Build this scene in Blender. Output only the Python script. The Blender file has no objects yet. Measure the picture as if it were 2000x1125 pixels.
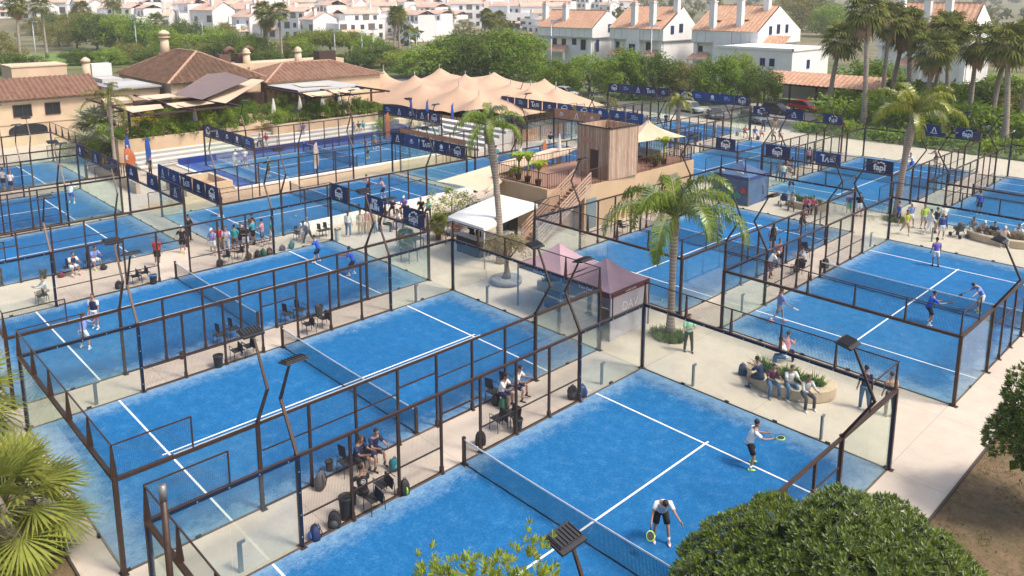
import bpy, math, random
import numpy as np
from mathutils import Vector, Matrix, Euler, Quaternion
PI=math.pi; R=math.radians
SC=bpy.context.scene; COL=SC.collection
# ---------------------------------------------------------------- camera, light, air
cd=bpy.data.cameras.new('camera'); cam=bpy.data.objects.new('camera',cd); COL.objects.link(cam)
cam.location=(18.507,-25.6185,15.4789)
_y,_p=2.3790,-0.1853
_f=Vector((math.cos(_y)*math.cos(_p),math.sin(_y)*math.cos(_p),math.sin(_p)))
cam.rotation_mode='QUATERNION'; cam.rotation_quaternion=_f.to_track_quat('-Z','Y')
cd.sensor_width=36; cd.lens=1539.1/2000*36; cd.shift_x=9.87/2000; cd.shift_y=-279.4/2000
cd.clip_start=.1; cd.clip_end=6000
SC.camera=cam
SC.view_settings.view_transform='Standard'; SC.view_settings.look='None'
SC.view_settings.exposure=0.66; SC.view_settings.gamma=1; SC.view_settings.use_curve_mapping=False
SUN_EL=R(56); SUN_AZ=R(22)      # direction the light comes from, azimuth from +X towards +Y
W=bpy.data.worlds.new('World'); SC.world=W; W.use_nodes=True
_n=W.node_tree.nodes; _l=W.node_tree.links
sky=_n.new('ShaderNodeTexSky'); sky.sky_type='NISHITA'; sky.sun_disc=False
sky.sun_elevation=SUN_EL; sky.sun_rotation=PI/2-SUN_AZ; sky.dust_density=4.5; sky.air_density=1.0; sky.ozone_density=.6; sky.altitude=20
_l.new(sky.outputs[0],_n['Background'].inputs[0]); _n['Background'].inputs[1].default_value=.15
sl=bpy.data.lights.new('sun','SUN'); sl.energy=2.15; sl.angle=R(11); sl.color=(1,.92,.8)
sun=bpy.data.objects.new('sun',sl); COL.objects.link(sun)
_d=Vector((math.cos(SUN_EL)*math.cos(SUN_AZ),math.cos(SUN_EL)*math.sin(SUN_AZ),math.sin(SUN_EL)))
sun.rotation_mode='QUATERNION'; sun.rotation_quaternion=_d.to_track_quat('Z','Y'); sun.location=_d*200
cy=SC.cycles; cy.transparent_max_bounces=48; cy.max_bounces=6; cy.diffuse_bounces=3; cy.glossy_bounces=3; cy.transmission_bounces=4; cy.volume_bounces=1
cy.use_denoising=True; cy.caustics_reflective=False; cy.caustics_refractive=False

# ---------------------------------------------------------------- helpers
class MB:
    """collects polygons and links them as one mesh object"""
    def __init__(s): s.v=[]; s.f=[]; s.m=[]; s.s=[]
    def add(s,vs,fs,m=0,sm=False):
        o=len(s.v); s.v+=[tuple(v) for v in vs]
        for f in fs: s.f.append([o+i for i in f]); s.m.append(m); s.s.append(sm)
        return s
    def box(s,c,d,rz=0,m=0,taper=1):
        x,y,z=d[0]/2,d[1]/2,d[2]/2; t=taper
        vs=[(-x,-y,-z),(x,-y,-z),(x,y,-z),(-x,y,-z),(-x*t,-y*t,z),(x*t,-y*t,z),(x*t,y*t,z),(-x*t,y*t,z)]
        ca,sa=math.cos(rz),math.sin(rz)
        vs=[(c[0]+a*ca-b*sa,c[1]+a*sa+b*ca,c[2]+e) for a,b,e in vs]
        return s.add(vs,[(3,2,1,0),(4,5,6,7),(0,1,5,4),(1,2,6,5),(2,3,7,6),(3,0,4,7)],m)
    def b2(s,x0,x1,y0,y1,z0,z1,m=0): return s.box(((x0+x1)/2,(y0+y1)/2,(z0+z1)/2),(abs(x1-x0),abs(y1-y0),abs(z1-z0)),0,m)
    def bar(s,p,q,w,h=None,m=0,w2=None,h2=None):
        p=Vector(p);q=Vector(q);h=w if h is None else h; d=(q-p).normalized()
        up=Vector((0,0,1)) if abs(d.z)<.95 else Vector((1,0,0))
        a=d.cross(up).normalized(); b=a.cross(d)
        w2=w if w2 is None else w2; h2=h if h2 is None else h2
        vs=[]
        for P,ww,hh in ((p,w,h),(q,w2,h2)):
            for i,j in ((-1,-1),(1,-1),(1,1),(-1,1)): vs.append(P+a*i*ww/2+b*j*hh/2)
        return s.add(vs,[(0,1,2,3),(7,6,5,4),(0,4,5,1),(1,5,6,2),(2,6,7,3),(3,7,4,0)],m)
    def loft(s,rings,m=0,cap=True,sm=True):
        n=len(rings[0]); vs=[v for r in rings for v in r]; fs=[]
        for i in range(len(rings)-1):
            for j in range(n): fs.append((i*n+j,i*n+(j+1)%n,(i+1)*n+(j+1)%n,(i+1)*n+j))
        if cap: fs.append(tuple(range(n-1,-1,-1))); fs.append(tuple((len(rings)-1)*n+j for j in range(n)))
        return s.add(vs,fs,m,sm)
    def tube(s,pts,rad,n=6,m=0,cap=True,flat=1.0,sm=True):
        pts=[Vector(p) for p in pts]; rings=[]
        if not isinstance(rad,(list,tuple)): rad=[rad]*len(pts)
        a=None
        for i,p in enumerate(pts):
            d=(pts[min(i+1,len(pts)-1)]-pts[max(i-1,0)]).normalized()
            if a is None:
                up=Vector((0,0,1)) if abs(d.z)<.9 else Vector((1,0,0)); a=d.cross(up).normalized()
            a=(a-d*a.dot(d)).normalized(); b=d.cross(a); r=rad[i]
            rx,ry=(r if isinstance(r,tuple) else (r,r*flat))
            rings.append([p+a*rx*math.cos(t*2*PI/n)+b*ry*math.sin(t*2*PI/n) for t in range(n)])
        return s.loft(rings,m,cap,sm)
    def ell(s,c,r,n=8,k=5,m=0,rot=None,sm=True):
        rings=[];c=Vector(c)
        vs=[];fs=[]
        for i in range(1,k):
            t=PI*i/k; z=-math.cos(t); q=math.sin(t)
            for j in range(n):
                v=Vector((r[0]*q*math.cos(2*PI*j/n),r[1]*q*math.sin(2*PI*j/n),r[2]*z)); vs.append(c+(rot@v if rot else v))
        for i in range(k-2):
            for j in range(n): fs.append((i*n+j,i*n+(j+1)%n,(i+1)*n+(j+1)%n,(i+1)*n+j))
        lo=Vector((0,0,-r[2]));hi=Vector((0,0,r[2])); b=len(vs); vs+=[c+(rot@lo if rot else lo),c+(rot@hi if rot else hi)]
        for j in range(n): fs.append((b,(j+1)%n,j)); fs.append((b+1,(k-2)*n+j,(k-2)*n+(j+1)%n))
        return s.add(vs,fs,m,sm)
    def lathe(s,c,prof,n=12,m=0,sm=True,cap=True):
        return s.loft([[(c[0]+r*math.cos(2*PI*j/n),c[1]+r*math.sin(2*PI*j/n),c[2]+z) for j in range(n)] for r,z in prof],m,cap,sm)
    def quad(s,a,b,c,d,m=0): return s.add([a,b,c,d],[(0,1,2,3)],m)
    def poly(s,pts,z0,z1,m=0):
        n=len(pts); vs=[(x,y,z0) for x,y in pts]+[(x,y,z1) for x,y in pts]
        return s.add(vs,[tuple(range(n-1,-1,-1)),tuple(range(n,2*n))]+[(i,(i+1)%n,n+(i+1)%n,n+i) for i in range(n)],m)
    def prism(s,tri,axis_from,axis_to,m=0):
        """extrude polygon (list of 3D points) by vector"""
        n=len(tri); d=Vector(axis_to)-Vector(axis_from); vs=[Vector(t) for t in tri]+[Vector(t)+d for t in tri]
        return s.add(vs,[tuple(range(n)),tuple(range(2*n-1,n-1,-1))]+[(i,n+i,n+(i+1)%n,(i+1)%n) for i in range(n)],m)
    def mesh(s,name,mats):
        me=bpy.data.meshes.new(name); me.from_pydata(s.v,[],s.f)
        for m in (mats if isinstance(mats,(list,tuple)) else [mats]): me.materials.append(m)
        me.polygons.foreach_set('material_index',s.m); me.polygons.foreach_set('use_smooth',s.s); me.update()
        return me
    def build(s,name,mats,parent=None,loc=None,rz=0):
        return link(name,s.mesh(name,mats),parent,loc,rz)
def link(name,me,parent=None,loc=None,rz=0):
    o=bpy.data.objects.new(name,me); COL.objects.link(o)
    if parent is not None: o.parent=parent
    if loc is not None: o.location=loc
    if rz: o.rotation_euler=(0,0,rz)
    return o
def tag(o,label,cat,group=None,kind=None):
    if label: o['label']=label
    if cat: o['category']=cat
    if group: o['group']=group
    if kind: o['kind']=kind
    return o
def thing(name,label,cat,loc=(0,0,0),rz=0,group=None):
    o=bpy.data.objects.new(name,None); COL.objects.link(o); o.location=loc; o.rotation_euler=(0,0,rz); o.empty_display_size=.2
    return tag(o,label,cat,group)
def struct(o,kind='structure'): o['kind']=kind; return o
def dup(root,loc,rz=0,label=None,group=None,scale=None):
    r=root.copy(); COL.objects.link(r); r.location=loc; r.rotation_euler=(0,0,rz)
    if scale: r.scale=(scale,)*3 if not isinstance(scale,tuple) else scale
    if label: r['label']=label
    if group: r['group']=group
    for ch in root.children:
        c=ch.copy(); COL.objects.link(c); c.parent=r
        for g in ch.children:
            d=g.copy(); COL.objects.link(d); d.parent=c
    return r
_MC={}
def mat(name,col,rough=.6,metal=0,var=0.0,scale=6,bump=0,spec=.5,col2=None,coord='Object',sheen=0):
    if name in _MC: return _MC[name]
    m=bpy.data.materials.new(name); m.use_nodes=True; _MC[name]=m
    nt=m.node_tree; b=nt.nodes['Principled BSDF']
    b.inputs['Base Color'].default_value=(*col,1); b.inputs['Roughness'].default_value=rough; b.inputs['Metallic'].default_value=metal
    b.inputs['Specular IOR Level'].default_value=spec
    if var or col2 or bump:
        tc=nt.nodes.new('ShaderNodeTexCoord'); no=nt.nodes.new('ShaderNodeTexNoise'); no.inputs['Scale'].default_value=scale; no.inputs['Detail'].default_value=6; no.inputs['Roughness'].default_value=.65
        nt.links.new(tc.outputs[coord],no.inputs['Vector'])
        if var or col2:
            r=nt.nodes.new('ShaderNodeValToRGB'); c2=col2 or tuple(min(1,c*(1+var)) for c in col); c1=col if col2 else tuple(c*(1-var) for c in col)
            r.color_ramp.elements[0].position=.3; r.color_ramp.elements[1].position=.7
            r.color_ramp.elements[0].color=(*c1,1); r.color_ramp.elements[1].color=(*c2,1)
            nt.links.new(no.outputs['Fac'],r.inputs['Fac']); nt.links.new(r.outputs['Color'],b.inputs['Base Color'])
        if bump:
            bp=nt.nodes.new('ShaderNodeBump'); bp.inputs['Strength'].default_value=bump; bp.inputs['Distance'].default_value=.02
            nt.links.new(no.outputs['Fac'],bp.inputs['Height']); nt.links.new(bp.outputs['Normal'],b.inputs['Normal'])
    return m
class NT:
    """tiny node-tree writer"""
    def __init__(s,name):
        s.m=bpy.data.materials.new(name); s.m.use_nodes=True; s.t=s.m.node_tree; s.b=s.t.nodes['Principled BSDF']; s.out=s.t.nodes['Material Output']
    def n(s,typ,**kw):
        x=s.t.nodes.new(typ)
        for k,v in kw.items():
            if k.startswith('_'): setattr(x,k[1:],v)
            else: s.set(x,k,v)
        return x
    def set(s,x,k,v):
        i=x.inputs[int(k[1:])] if k[0]=='i' and k[1:].isdigit() else x.inputs[k.replace('_',' ')]
        if isinstance(v,bpy.types.NodeSocket): s.t.links.new(v,i)
        else: i.default_value=v
    def noise(s,vec,scale,detail=5,rough=.6,dist=0):
        return s.n('ShaderNodeTexNoise',Vector=vec,Scale=scale,Detail=detail,Roughness=rough,Distortion=dist).outputs['Fac']
    def math(s,op,a,b=0,c=None):
        x=s.n('ShaderNodeMath',_operation=op,i0=a,i1=b)
        if c is not None: s.set(x,'i2',c)
        return x.outputs[0]
    def ramp(s,fac,stops):
        x=s.n('ShaderNodeValToRGB',Fac=fac); e=x.color_ramp.elements
        while len(e)<len(stops): e.new(.5)
        for k,(p,c) in enumerate(stops):
            e[k].position=p; e[k].color=(*c,1) if len(c)==3 else c
        return x.outputs['Color']
    def mix(s,f,a,b,bt='MIX'):
        x=s.n('ShaderNodeMix',_data_type='RGBA',_blend_type=bt)
        for i,v in ((0,f),(6,a),(7,b)):
            if isinstance(v,bpy.types.NodeSocket): s.t.links.new(v,x.inputs[i])
            else: x.inputs[i].default_value=v if i==0 else ((*v,1) if len(v)==3 else v)
        return x.outputs[2]
    def coord(s,which='Object'): return s.n('ShaderNodeTexCoord').outputs[which]
    def sep(s,v):
        x=s.n('ShaderNodeSeparateXYZ',Vector=v); return x.outputs
    def bump(s,h,st=.3,d=.02):
        s.set(s.b,'Normal',s.n('ShaderNodeBump',Height=h,Strength=st,Distance=d).outputs[0])
def G(v): return (v,v,v)
# ---------------------------------------------------------------- materials
def turf_mat(name,c1,c2,sand):
    t=NT(name); o=t.coord('Object'); g=t.n('ShaderNodeNewGeometry').outputs['Position']
    big=t.noise(g,.35,4,.6,.4); mid=t.noise(g,2.2,6,.7); mp=t.n('ShaderNodeMapping',Vector=g); mp.inputs['Scale'].default_value=(30,8,30)
    fine=t.noise(mp.outputs[0],1,3,.8)
    fin2=t.noise(g,55,2,.6)
    c=t.mix(t.ramp(mid,[(.35,G(0)),(.68,G(1))]),c1,c2)
    c=t.mix(t.ramp(big,[(.38,G(0)),(.7,G(.45))]),c,tuple(x*.82 for x in c1))
    # worn sandy drifts: more towards the end walls and along the edges
    xyz=t.sep(o); ax=t.math('ABSOLUTE',xyz[0]); ay=t.math('ABSOLUTE',xyz[1])
    ex=t.math('SUBTRACT',ax,4.3); ey=t.math('SUBTRACT',ay,9.0); e=t.math('MAXIMUM',ex,ey)
    e=t.math('MULTIPLY_ADD',e,.24,0.10); e=t.math('MAXIMUM',e,0.0)
    e=t.math('MINIMUM',e,.27)
    s=t.math('ADD',t.math('ADD',t.math('MULTIPLY',fine,.42),t.math('MULTIPLY',mid,.48)),e)
    s=t.math('ADD',s,t.math('MULTIPLY',t.math('SUBTRACT',fin2,.5),.34)); fin3=t.noise(g,13,5,.75,.3)
    c=t.mix(t.ramp(fin3,[(.40,G(.42)),(.56,G(0))]),c,tuple(x*.66 for x in c1))
    c=t.mix(t.ramp(fin3,[(.54,G(0)),(.72,G(.42))]),c,tuple(min(1,x*1.25+.03) for x in c2))
    c=t.mix(t.ramp(s,[(.50,G(0)),(.74,G(.62))]),c,sand)
    t.set(t.b,'Base Color',c); t.set(t.b,'Roughness',.85); t.set(t.b,'Specular IOR Level',.2); t.bump(fin2,.35,.01)
    return t.m
M_TURF=turf_mat('blue_turf',(.007,.115,.305),(.014,.154,.372),(.27,.40,.51))
M_TURF2=turf_mat('royal_turf',(.008,.055,.30),(.010,.07,.35),(.12,.2,.42))
def paving():
    t=NT('paving'); g=t.n('ShaderNodeNewGeometry').outputs['Position']
    a=t.noise(g,.12,5,.6,.6); b=t.noise(g,1.3,6,.7); c=t.noise(g,28,3,.6)
    col=t.mix(t.ramp(a,[(.3,G(0)),(.7,G(1))]),(.525,.45,.37),(.595,.52,.435))
    col=t.mix(t.ramp(b,[(.35,G(.38)),(.62,G(0))]),col,(.40,.34,.28))
    st=t.ramp(t.noise(g,.5,8,.75,1.2),[(.58,G(0)),(.72,G(.42))])
    col=t.mix(st,col,(.32,.265,.21))
    col=t.mix(t.ramp(c,[(.3,G(.16)),(.7,G(0))]),col,(.28,.24,.2))
    br=t.n('ShaderNodeTexBrick',Vector=g,Scale=1.0,Color1=(0,0,0,1),Color2=(0,0,0,1),Mortar=(1,1,1,1)); br.inputs['Mortar Size'].default_value=.012
    br.inputs['Brick Width'].default_value=5; br.inputs['Row Height'].default_value=5; br.offset=0
    col=t.mix(t.math('MULTIPLY',br.outputs['Color'],.5),col,(.2,.17,.14))
    t.set(t.b,'Base Color',col); t.set(t.b,'Roughness',.8); t.set(t.b,'Specular IOR Level',.3); t.bump(c,.15,.01)
    return t.m
M_PAVE=paving()
def ground():
    t=NT('dry_soil'); g=t.n('ShaderNodeNewGeometry').outputs['Position']
    a=t.noise(g,.25,6,.65,.5); b=t.noise(g,3,8,.75,.3); c=t.noise(g,18,4,.7)
    col=t.mix(t.ramp(a,[(.35,G(0)),(.65,G(1))]),(.22,.14,.08),(.14,.095,.05))
    col=t.mix(t.ramp(b,[(.40,G(.75)),(.58,G(0))]),col,(.07,.055,.02)); d=t.noise(g,.9,7,.7,1.0); col=t.mix(t.ramp(d,[(.5,G(0)),(.68,G(.7))]),col,(.10,.085,.035))
    col=t.mix(t.ramp(c,[(.5,G(0)),(.75,G(.45))]),col,(.30,.22,.14))
    t.set(t.b,'Base Color',col); t.set(t.b,'Roughness',.95); t.bump(b,.7,.06)
    return t.m
M_SOIL=ground()
def lawn():
    t=NT('far_ground'); g=t.n('ShaderNodeNewGeometry').outputs['Position']
    a=t.noise(g,.03,5,.6,.5); b=t.noise(g,.6,6,.7)
    col=t.mix(t.ramp(a,[(.4,G(0)),(.6,G(1))]),(.085,.13,.03),(.15,.15,.06))
    col=t.mix(t.ramp(b,[(.4,G(.5)),(.65,G(0))]),col,(.05,.075,.02))
    t.set(t.b,'Base Color',col); t.set(t.b,'Roughness',.95); return t.m
M_LAWN=lawn()
M_ASPH=mat('asphalt',(.12,.115,.11),.9,var=.2,scale=2)
M_WHITE=mat('white_line',(.75,.75,.74),.7,var=.08,scale=8)
M_BROWN=mat('bronze_steel',(.062,.036,.026),.42,metal=.35,var=.25,scale=9,bump=.05)
M_NAVY=mat('navy_steel',(.012,.022,.05),.35,metal=.3)
M_BOLT=mat('bolt_steel',(.7,.7,.68),.3,metal=.9)
M_DARK=mat('black_plastic',(.018,.018,.02),.5,var=.2,scale=20)
M_GREY=mat('grey_metal',(.22,.22,.22),.45,metal=.5)
M_LGREY=mat('light_grey',(.45,.45,.44),.6)
def glass_mat():
    t=NT('court_glass'); 
    tr=t.n('ShaderNodeBsdfTransparent',Color=(.955,.985,.965,1)); gl=t.n('ShaderNodeBsdfGlossy',Roughness=.02,Color=(1,1,1,1))
    df=t.n('ShaderNodeBsdfDiffuse',Color=(.62,.68,.64,1))
    fr=t.n('ShaderNodeFresnel',IOR=1.5)
    g=t.n('ShaderNodeNewGeometry').outputs['Position']
    dust=t.ramp(t.noise(g,1.1,5,.7,.8),[(.3,G(.005)),(.75,G(.04))])
    m1=t.n('ShaderNodeMixShader',i0=dust,i1=tr.outputs[0],i2=df.outputs[0])
    m2=t.n('ShaderNodeMixShader',i0=t.math('MULTIPLY',fr.outputs[0],.2),i1=m1.outputs[0],i2=gl.outputs[0])
    t.t.links.new(m2.outputs[0],t.out.inputs[0]); return t.m
M_GLASS=glass_mat()
def mesh_mat(name,axis,cell,wire,col=(.03,.022,.02)):
    """welded wire mesh: clear between procedural wires, axis = horizontal object axis"""
    t=NT(name); o=t.sep(t.coord('Object'))
    ws=[]
    for q in (o[axis],o[2]):
        f=t.math('FRACT',t.math('ADD',t.math('DIVIDE',q,cell),200.25)); d=t.math('ABSOLUTE',t.math('SUBTRACT',f,.5)); ws.append(t.math('LESS_THAN',d,wire/cell/2))
    k=t.math('MAXIMUM',ws[0],ws[1])
    tr=t.n('ShaderNodeBsdfTransparent'); t.set(t.b,'Base Color',(*col,1)); t.set(t.b,'Roughness',.5)
    m=t.n('ShaderNodeMixShader',i0=k,i1=tr.outputs[0],i2=t.b.outputs[0]); t.t.links.new(m.outputs[0],t.out.inputs[0]); return t.m
M_MESHX=mesh_mat('wire_mesh_x',0,.05,.0054); M_MESHY=mesh_mat('wire_mesh_y',1,.05,.0044)
M_NET=mesh_mat('net_cord',0,.045,.011,(.02,.025,.035))
# ---------------------------------------------------------------- ground
def sheet(name,pts,z,m,kind='structure'):
    me=bpy.data.meshes.new(name); me.from_pydata([(x,y,z) for x,y in pts],[],[tuple(range(len(pts)))]); me.materials.append(m)
    o=link(name,me); o['kind']=kind; return o
sheet('ground',[(-1600,-200),(400,-200),(400,1800),(-1600,1800)],-.25,M_LAWN)
def terrain_slab():
    m=MB(); m.poly([(-12.9,-20.95),(11.9,-20.95),(11.9,60.5),(-29.2,62.5),(-52,62.5),(-52,36),(-80,36),(-80,-45),(-12.9,-45)],-.3,0.0)
    o=m.build('paving',M_PAVE); struct(o)
terrain_slab()
# soil beds beyond the paving edge: gently uneven sheets, below the kerb
def soil(name,x0,x1,y0,y1,z,m,n=40,amp=.05,seed=1):
    rnd=random.Random(seed); vs=[];fs=[]
    for j in range(n+1):
        for i in range(n+1): vs.append((x0+(x1-x0)*i/n,y0+(y1-y0)*j/n,z+rnd.uniform(-amp,amp)))
    for j in range(n):
        for i in range(n): a=j*(n+1)+i; fs.append((a,a+1,a+n+2,a+n+1))
    me=bpy.data.meshes.new(name); me.from_pydata(vs,[],fs); me.materials.append(m); me.polygons.foreach_set('use_smooth',[True]*len(fs))
    o=link(name,me); struct(o); return o
soil('soil_bed',11.9,60,-60,64,-.06,M_SOIL,50,.05,1)
m=MB(); m.b2(11.9,11.96,-45,60,-.1,.03); m.b2(-12.9,11.9,-21.01,-20.95,-.1,.03); struct(m.build('edging_strip',mat('edging_steel',(.06,.045,.035),.7)))
soil('soil_bed',-12.9,11.9,-60,-20.95,-.06,M_SOIL,40,.05,2)
# ---------------------------------------------------------------- padel courts
TURF=MB(); TURF.b2(-5,5,-10,10,.0,.012); TURF=TURF.mesh('court_turf',M_TURF)
LINES=MB()
for s in (-1,1): LINES.b2(-4.98,4.98,s*6.95-.035,s*6.95+.035,.013,.017)
LINES.b2(-.035,.035,-7.15,-6.986,.0131,.0171); LINES.b2(-.035,.035,6.986,7.15,.0131,.0171); LINES.b2(-.035,.035,-6.914,6.914,.0131,.0171)
LINES=LINES.mesh('court_lines',M_WHITE)
H1,H2=2.85,3.85
def cage_meshes():
    P=[]   # (name, mesh)
    def p(name,mb,m): P.append((name,mb.mesh(name,m)))
    for sx in (-1,1):
        for sy in (-1,1):
            m=MB(); x,y=sx*5.06,sy*10.06
            m.b2(x-.06,x+.06,y-.06,y+.06,0,H1-.06); m.b2(x-.15,x+.15,y-.1,y+.1,0,.02)
            m.b2(x-.062*sx,x-.066*sx,y-.05,y+.05,.05,H1-.1,1); m.b2(x-.05,x+.05,y-.062*sy,y-.066*sy,.05,H1-.1,1)
            p('post',m,[M_BROWN,M_NAVY])
            m=MB(); y=sy*6
            m.b2(x-.055,x+.055,y-.055,y+.055,0,H1-.06); m.b2(x-.16,x+.16,y-.1,y+.1,0,.02)
            m.b2(x-.057*sx,x-.061*sx,y-.05,y+.05,.05,H1-.1,1)
            for z in (.35,1.05,1.75,2.4): m.box((x-.063*sx,y,z),(.01,.035,.035),0,2)
            p('post',m,[M_BROWN,M_NAVY,M_BOLT])
            m=MB(); y0,y1=sorted((sy*5.945,sy*10.0)); m.b2(x-.055,x+.055,y0,y1,H1-.06,H1+.05); m.b2(x-.057*sx,x-.061*sx,y0,y1,H1-.055,H1+.045,1)
            for k in range(5): m.box((x-.063*sx,y0+.3+k*.85,H1-.01),(.01,.035,.035),0,2)
            p('beam',m,[M_BROWN,M_NAVY,M_BOLT])
            for k in range(2):
                m=MB(); a=6.07+k*1.965; y0,y1=sorted((sy*a,sy*(a+1.95))); m.b2(x-.02-.006,x-.02+.006,y0,y1,.04,H1-.062)
                for zz in (.06,): m.box((x-.02,(y0+y1)/2+.95*sy,zz),(.06,.16,.08),0,1)
                p('glass_panel',m,[M_GLASS,M_DARK])
            # mesh return beside the end wall
            m=MB(); y0,y1=sorted((sy*7.95,sy*10.0)); m.quad((x,y0,H1+.06),(x,y1,H1+.06),(x,y1,H2),(x,y0,H2)); p('mesh_panel',m,M_MESHY)
            m=MB(); m.bar((x,sy*7.95,H2),(x,sy*10.08,H2),.035); m.bar((x,sy*7.95,H1+.05),(x,sy*7.95,H2),.04); p('mesh_frame',m,M_BROWN)
        x=sx*5.06
        ys=[-4.29,-2.57,-.86,.86,2.57,4.29]
        for y in ys:
            m=MB(); m.b2(x-.04,x+.04,y-.04,y+.04,0,H1-.04); m.b2(x-.12,x+.12,y-.07,y+.07,0,.018); m.b2(x-.06,x+.06,y-.055,y+.055,.018,.25); p('post',m,M_BROWN)
        m=MB(); m.b2(x-.045,x+.045,-5.944,5.944,H1-.04,H1+.04)
        p('rail',m,M_BROWN)
        if sx>0: m=MB(); m.b2(x-.014,x+.014,-8.5,3,H1+.055,H1+.075); p('pale_strip',m,M_LGREY)  # thin pale strip added for the whitish line along the rail top
        yy=[-5.94]+ys+[5.94]
        for a,b in zip(yy[:-1],yy[1:]):
            if a==-.86:
                m=MB(); m.b2(x-.025,x+.025,a+.04,b-.04,2.1,2.15); p('lintel',m,M_BROWN)
                m=MB(); m.quad((x,a+.04,2.15),(x,b-.04,2.15),(x,b-.04,H1-.04),(x,a+.04,H1-.04)); p('mesh_panel',m,M_MESHY)
            else:
                m=MB(); 
                for z in (.06,.95 if sx<0 else 1.92): m.b2(x-.02,x+.02,a+.04,b-.04,z-.02,z+.02)
                p('mid_rail',m,M_BROWN)
                m=MB(); m.quad((x+.021,a+.04,.04),(x+.021,b-.04,.04),(x+.021,b-.04,H1-.04),(x+.021,a+.04,H1-.04)); p('mesh_panel',m,M_MESHY)
    for sy in (-1,1):
        y=sy*10.06
        m=MB(); m.b2(-5.12,5.12,y-.055,y+.055,H1-.06,H1+.05); m.b2(-5.0,5.0,y-.057*sy,y-.061*sy,H1-.055,H1+.045,1)
        for k in range(12): m.box((-4.7+k*.855,y-.063*sy,H1-.01),(.035,.01,.035),0,2)
        p('beam',m,[M_BROWN,M_NAVY,M_BOLT])
        for k in range(5):
            m=MB(); a=-4.99+k*1.998; m.b2(a,a+1.985,y-.02-.006,y-.02+.006,.04,H1-.062); m.box((a+1.99,y-.02,.06),(.16,.06,.08),0,1); p('glass_panel',m,[M_GLASS,M_DARK])
            m=MB(); a=-5.03+k*2.012; m.quad((a+.02,y,H1+.06),(a+1.99,y,H1+.06),(a+1.99,y,H2),(a+.02,y,H2)); p('mesh_panel',m,M_MESHX)
        for k in range(6):
            xx=-5.03+k*2.012; m=MB()
            m.prism([(xx-.025,y-.09,H1+.05),(xx-.025,y+.09,H1+.05),(xx-.025,y+.02,H2),(xx-.025,y-.02,H2)],(0,0,0),(.05,0,0)); p('bracket',m,M_BROWN)
        m=MB(); m.bar((-5.08,y,H2+.0),(5.08,y,H2+.0),.035); p('mesh_frame',m,M_BROWN)
    m=MB()
    for s in (-1,1):
        m.b2(s*5.005,s*5.055,-10.05,10.05,.0,.045); m.b2(-5.0,5.0,s*10.005,s*10.055,0,.0451)
    p('base_rail',m,mat('base_rail',(.10,.075,.06),.6,var=.2))
    return P
CAGE=cage_meshes()
NET=[]
for s in (-1,1):
    m=MB(); m.b2(s*4.93-.05,s*4.93+.05,-.05,.05,.012,1.02); m.b2(s*4.93-.14,s*4.93+.14,-.1,.1,.012,.03); NET.append(('net_post',m.mesh('net_post',M_BROWN)))
def _net():
    n=24; top=lambda x:.93-.05*(1-(x/4.9)**2); m=MB(); t=MB(); b=MB()
    for i in range(n):
        x0=-4.88+9.76*i/n; x1=-4.88+9.76*(i+1)/n
        m.quad((x0,0,.04),(x1,0,.04),(x1,0,top(x1)-.03),(x0,0,top(x0)-.03)); t.bar((x0,0,top(x0)-.01),(x1,0,top(x1)-.01),.014,.055); b.bar((x0,0,.035+.01*math.sin(i*1.7)),(x1,0,.035+.01*math.sin(i*1.7+1.7)),.03,.025)
    NET.append(('netting',m.mesh('netting',M_NET))); NET.append(('net_tape',t.mesh('net_tape',M_WHITE))); NET.append(('bottom_cord',b.mesh('bottom_cord',M_DARK)))
_net()
def lamp_meshes():
    P=[]
    m=MB(); m.bar((0,0,H1+.05),(.82,0,4.32),.085,.085,0,.075,.075); m.box((0,0,H1+.06),(.16,.13,.03)); P.append(('lower_arm',m.mesh('lower_arm',M_BROWN)))
    m=MB(); m.bar((.80,0,4.29),(.10,0,5.70),.075,.075,0,.055,.055); P.append(('upper_arm',m.mesh('upper_arm',M_BROWN)))
    m=MB(); q=Matrix.Rotation(R(12),4,'Y')
    def bx(c,d,mi=0):
        k=len(m.v); m.box((0,0,0),d,0,mi)
        for i in range(k,len(m.v)): v=q@(Vector(m.v[i])+Vector(c)); m.v[i]=(v.x-.08,v.y,v.z+5.77)
    bx((0,0,0),(.50,.66,.055)); bx((-.02,0,.045),(.34,.60,.035))
    for k in range(7): bx((-.02,-.27+k*.09,.075),(.33,.02,.03))
    bx((.16,0,-.05),(.09,.16,.06)); 
    P.append(('lamp_head',m.mesh('lamp_head',[mat('lamp_casing',(.05,.05,.055),.45,metal=.4)])))
    m=MB()
    k=len(m.v); m.box((0,0,0),(.42,.58,.012))
    for i in range(k,len(m.v)): v=q@(Vector(m.v[i])+Vector((-.01,0,-.036))); m.v[i]=(v.x-.08,v.y,v.z+5.77)
    P.append(('lamp_lens',m.mesh('lamp_lens',mat('lamp_lens',(.55,.56,.55),.15))))
    return P
LAMP=lamp_meshes()
NEARNESS={'far':'top','right':'right hand','left':'left hand','near':'bottom'}
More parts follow.
